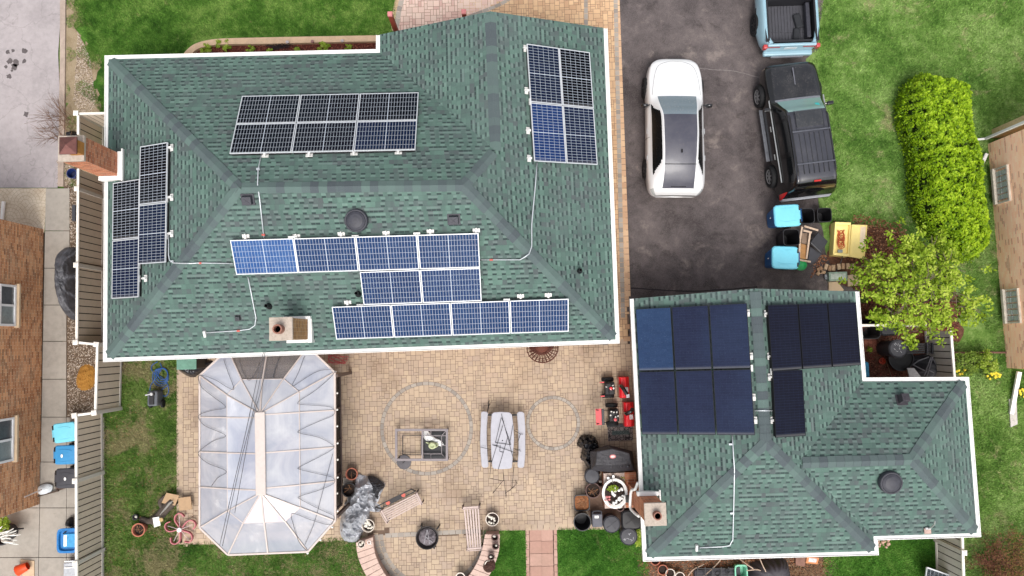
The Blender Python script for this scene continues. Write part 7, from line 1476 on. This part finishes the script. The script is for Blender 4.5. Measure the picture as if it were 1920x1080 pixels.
# ------------------------------------------------------------------ front flower bed
t = thing('raised_flower_bed', 'curved tan stone edged flower bed along the front wall', 'flower bed', P(520,85))
outer = [(338,112),(346,98),(362,84),(385,76),(420,72),(500,70),(600,68),(716,66)]; inner = [(352,112),(358,102),(370,92),(390,86),(422,83),(500,82),(600,79.5),(716,77)]
a = catmull(W(outer, .3), 5); b = catmull(W(inner, .3), 5); m = MB()
for i in range(len(a)-1): m.prism([a[i], a[i+1], b[i+1], b[i]], 0, .3)
m.build('stone_edging', M(206,176,146,.85,var=.12,scale=5,bump=.3,name='tan_edging_stone'), t); m = MB(); m.face([Vector((p_.x,p_.y,.16)) for p_ in b]+[P(716,112,.16), P(352,116,.16)]); m.build('mulch', MULCHR, t)
chips('bark_mulch', W([(360,100),(390,88),(716,80),(716,100)], .16), 1800, MC, .012, .035, 'red bark mulch in the front flower bed', 'mulch', zb=.16, flat=.6)
for i, (x, y, r, lb) in enumerate(((385,91,.2,'variegated plant leftmost in the front flower bed'),(418,84,.26,'largest variegated plant second in the front flower bed'),(470,92,.14,'small variegated plant third in the front flower bed'),(506,95,.09,'tiny plant left of the dark grass in the front flower bed'),(558,93,.09,'tiny plant right of the dark grass in the front flower bed'),(605,87,.2,'round variegated plant near the bed lamps'),(652,89,.12,'small variegated plant rightmost in the front flower bed'))):
    c = P(x, y, .28); tt_ = thing('variegated_plant', lb, 'plant', (c.x, c.y, .16), group='variegated plants in the front flower bed'); leaves('foliage', tt_, c, r, r*.8, .1, int(160+1600*r), LFY, .02, .045, clump=16)
m = MB(); c = P(525,87,.2)
for _ in range(60): a_ = random.random()*6.28; m.tube([(c.x+random.gauss(0,.14), c.y+random.gauss(0,.06), .17), (c.x+random.gauss(0,.3), c.y+random.gauss(0,.1), .17+random.random()*.15)], .008, 4)
tag(m.build('dark_grass_tuft', M(50,38,40,.8,name='dark_blades')), 'tuft of dark almost black grass in the front flower bed', 'plant')
for i, x in enumerate((539, 586, 642)):
    c = P(x, 79.5-(i*1.2), .4); tt_ = thing('garden_light', f'small round path light, {("left","middle","right")[i]} of three on the flower bed edge', 'garden light', (c.x, c.y, .3), group='path lights on the flower bed edge'); m = MB(); m.lathe([(.05,.0),(.055,.04),(.03,.06),(0,.065)], c, 14); m.build('lamp_head', M(200,190,190,.4,name='lamp_silver') if i != 1 else M(150,110,106,.5,name='lamp_bronze'), tt_); m = MB(); m.cyl((c.x,c.y,.3), (c.x,c.y,.42), .02, 8); m.build('stem', BKM, tt_)
REDW = M(140, 66, 50, .7, var=.12, name='red_stained_wood'); PKW = M(206,130,128,.6,name='pink_cap')
for x0, y0, x1, y1, lb in ((734,62,731,26,'red wooden porch post with a pink cap left of the front gable'),(871,30,869,19,'red wooden porch post tip poking out above the front gable')):
    c = P(x1, y1, 2.9 if x1 < 800 else 3.0); tt_ = thing('porch_post', lb, 'post', (c.x, c.y, 0)); m = MB(); m.box((c.x, c.y, 1.42), (.13,.13,2.84)); m.build('shaft', REDW, tt_); m = MB(); m.box((c.x, c.y, 2.88), (.15,.15,.07)); m.build('cap', PKW, tt_, bevel=.01)
# ------------------------------------------------------------------ fenced corner by the garage
pot(1632, 617, .33, .7, BPL, 'open black bin in the fenced corner touching the garage gutter', fill=None, name='open_bin', cat='bin', e=5, wall=.02)
lidbin(1667, 612, .3, .7, 'black square lidded bin under the overhanging tree', e=6, mat=M(44,46,50,.5,name='charcoal_lid'), cross=False)
lidbin(1684, 654, .3, 1.0, 'tall black round bin with a scratched lid in the fenced corner', scratches=True, cross=False)
pot(1690, 672, .42, .35, BPL, 'wide low black tub below the tall round bin', fill=M(30,30,32,.6,name='tub_dark'), name='tub', cat='tub', low=.05)
o = thing('plastic_rack', 'long black slotted plastic rack lying against the pale fence', 'rack', P(1735,652)); m = MB()
for k in range(5): m.bar(P(1700,646+k*4,.3), P(1764,644+k*4,.5), .05, .05)
m.build('slats', BPL, o); m = MB()
for x in (1738, 1748, 1763): m.bar(P(x,643,.5), P(x,663,.5), .04, .07)
m.build('cross_bars', GPL, o)
m = mound(W([(1706,672),(1730,664),(1758,664),(1764,690),(1760,712),(1735,716),(1712,700)], 0), .55, 0, 14, 50, .08, 3, 3, seed=14).build('covered_item', M(52,52,58,.6,var=.2,name='dark_cover'), smooth=True); tag(m, 'rounded dark cover in the corner of the pale fence', 'cover')
rods('folding_chair_frame', 'bent grey metal tubes of a folded chair lying on the dark cover', [((1712,684,.6),(1722,676,.7)),((1722,676,.7),(1742,669,.75)),((1712,684,.6),(1738,697,.6)),((1746,669,.75),(1733,704,.6)),((1749,669,.75),(1738,705,.6)),((1750,672,.7),(1761,695,.5)),((1738,692,.6),(1758,702,.5))], .02, M(110,108,112,.4,.4,name='tube_grey'))
card([(1701,690),(1714,690),(1728,708),(1706,710)], 'white and grey folded board under the chair frame', .5, M(206,202,200,.6,name='pale_board'), .04)
m = MB(); q = P(1625,694,.7); m.box((q.x,q.y,.35), (.22,.55,.7)); tag(m.build('blue_drum', M(60,160,206,.5,name='bright_blue'), bevel=.08), 'bright blue container squeezed against the garage wall', 'container')
m = MB()
for i in range(4):
    for j in range(3): q = P(1624+j*8, 635+i*7, .03); m.face([(q.x-.065,q.y-.06,.03),(q.x+.065,q.y-.06,.03),(q.x+.065,q.y+.06,.03),(q.x-.065,q.y+.06,.03)], (random.random(),0))
struct('brick_pad', m, uvvar_mat('brick_pad_red', [(140,84,70),(164,104,86)], amp=.2))
pot(1655, 677, .11, .12, M(206,84,56,.6,name='orange_plastic'), 'orange plastic pot tipped in the mulch', fill=None, wall=.015)
m = MB()
for _ in range(16): a = random.random()*6.28; c = P(1665,650,.02); m.tube([c+Vector((random.gauss(0,.3), random.gauss(0,.25), 0)), c+Vector((random.gauss(0,.5), random.gauss(0,.4), .05))], .007, 4)
tag(m.build('fallen_twigs', M(150,124,100,.9,name='twig_pale')), 'fallen pale twigs in the fenced corner mulch', 'twigs')
leaves('small_shrub', None, P(1620,562,.2), .16, .1, .1, 260, LFG, .02, .05); tag(bpy.data.objects['small_shrub'], 'small green plant at the north corner of the garage', 'plant'); leaves('small_shrub', None, P(1630,655,.2), .12, .1, .1, 50, LFY, .02, .05); tag(bpy.data.objects['small_shrub.001'], 'small yellow leaves on the brick pad by the garage', 'plant')
# ------------------------------------------------------------------ below the garage
for x, y, r, mt, lb in ((1229,1051,.16,TER,'terracotta pot topmost of four below the garage gutter'),(1243,1069,.17,TER,'terracotta pot second of four below the garage gutter'),(1257,1076,.16,WHP,'cream rimmed pot third of four below the garage gutter'),(1275,1082,.16,WHP,'cream rimmed pot lowest of four below the garage gutter')): pot(x, y, r, .28, mt, lb, wall=.022, low=.1)
o = thing('iron_gate', 'black ornamental iron gate panel lying below the garage eave', 'gate', P(1345,1075)); m = MB(); Qz = lambda x, y: P(x, y, .35)
for x in (1308,1322,1336,1352,1366,1380): m.bar(Qz(x,1063), Qz(x,1100), .03)
for y in (1066,1078,1090): m.bar(Qz(1306,y), Qz(1382,y), .025)
m.build('bars', BKM, o)
for x, y in ((1345,1075),(1363,1070),(1330,1082)): m = MB(); c = Qz(x, y); m.tube([(c.x+.07*math.cos(a_*PI/8), c.y+.07*math.sin(a_*PI/8), .37) for a_ in range(16)], .015, 6, closed=True); m.build('scroll_ring', BKM, o)
m = MB(); m.prism(W([(1300,1066),(1384,1060),(1388,1120),(1300,1120)], 0), .02, .2); tag(m.build('dark_platform', M(74,72,78,.8,name='slate_sheet')), 'flat grey sheet under the ornamental gate panel', 'sheet')
m = MB(); m.lathe([(.14,0),(.2,.35),(.21,.35),(.21,.4),(.17,.4),(.14,.1),(0,.1)], P(1390,1074,.4)-Vector((0,0,.4)), 24, e=5, sy=1.2); tag(m.build('green_bucket', M(128,206,172,.5,name='mint_plastic')), 'mint green bucket between the gate panel and the dark cover', 'bucket')
m = mound(W([(1402,1060),(1440,1048),(1468,1046),(1478,1065),(1478,1110),(1400,1110)], 0), .6, 0, 14, 50, .03, 2, 5, seed=15).build('dark_cover', M(64,60,66,.6,var=.15,name='plum_black_cover'), smooth=True); tag(m, 'large smooth dark cover under the garage south gutter', 'cover')
for q, lb in ((((1384,1046,.3),(1400,1058,.5),(1412,1066,.5)),'pale bare branch running right from the mint green bucket'),(((1400,1070,.5),(1420,1068,.5),(1434,1074,.5)),'pale bare branch lying across the smooth dark cover'),(((1424,1046,.6),(1430,1060,.6),(1436,1072,.6)),'pale bare branch hanging down over the dark cover from the gutter'),(((1290,1080,.1),(1300,1068,.15),(1320,1058,.2)),'pale bare branch left of the ornamental gate'),(((1320,1080,.2),(1340,1062,.2),(1352,1048,.2)),'thin bare branch crossing the ornamental gate')): m = MB(); m.tube(catmull([P(*v) for v in q], 4), .018, 6); tag(m.build('bare_branch', M(196,172,152,.85,name='pale_branch')), lb, 'branch')
card([(1513,1044),(1536,1046),(1533,1058),(1511,1056)], 'orange framed picture lying at the garage eave', .2, M(214,140,90,.7,name='orange_frame'), .03); card([(1517,1046),(1532,1048),(1530,1055),(1516,1053)], 'pale picture sheet inside the orange frame', .205, M(214,214,214,.6,name='picture_pale'), .004)
card([(1492,1046),(1511,1045),(1509,1062),(1492,1060)], 'brown square board beside the orange frame', .15, M(140,104,90,.85,name='brown_board'), .05)
m = MB()
for _ in range(260): c = P(random.uniform(1480,1545), random.uniform(1060,1085), .05); a = random.random()*6.28; m.tube([c, c+Vector((math.cos(a)*.15, math.sin(a)*.15, random.uniform(0,.12)))], .005, 4, cap=False)
tag(m.build('dead_stalks', M(160,130,100,.9,var=.2,name='stalk_tan')), 'patch of cut tan stalks below the orange frame', 'dead plants')
o = thing('leaning_solar_panel', 'spare black solar panel leaning on the pale fence at the bottom edge', 'solar panel', P(1757,1080)); q = [P(1738,1064,.75), P(1781,1079,.75), P(1776,1110,.1), P(1734,1096,.1)]; m = MB(); m.face([v+Vector((0,0,.02)) for v in q], [(0,1),(1,1),(1,0),(0,0)]); m.build('glass', MB4[0][1], o)
m = MB(); [m.bar(q[i], q[(i+1) % 4], .04, .04) for i in range(4)]; m.build('frame', FRW, o)
clutter(None, 'garden_stones', P(1650,1018,0).x, P(1650,1018,0).y, .02, .4, .15, 26, M(196,160,140,.8,var=.2,name='pink_stone'), .02, .06); tag(bpy.data.objects['garden_stones'], 'scattered pinkish stones in the grass by the garage corner', 'stones', kind='stuff')
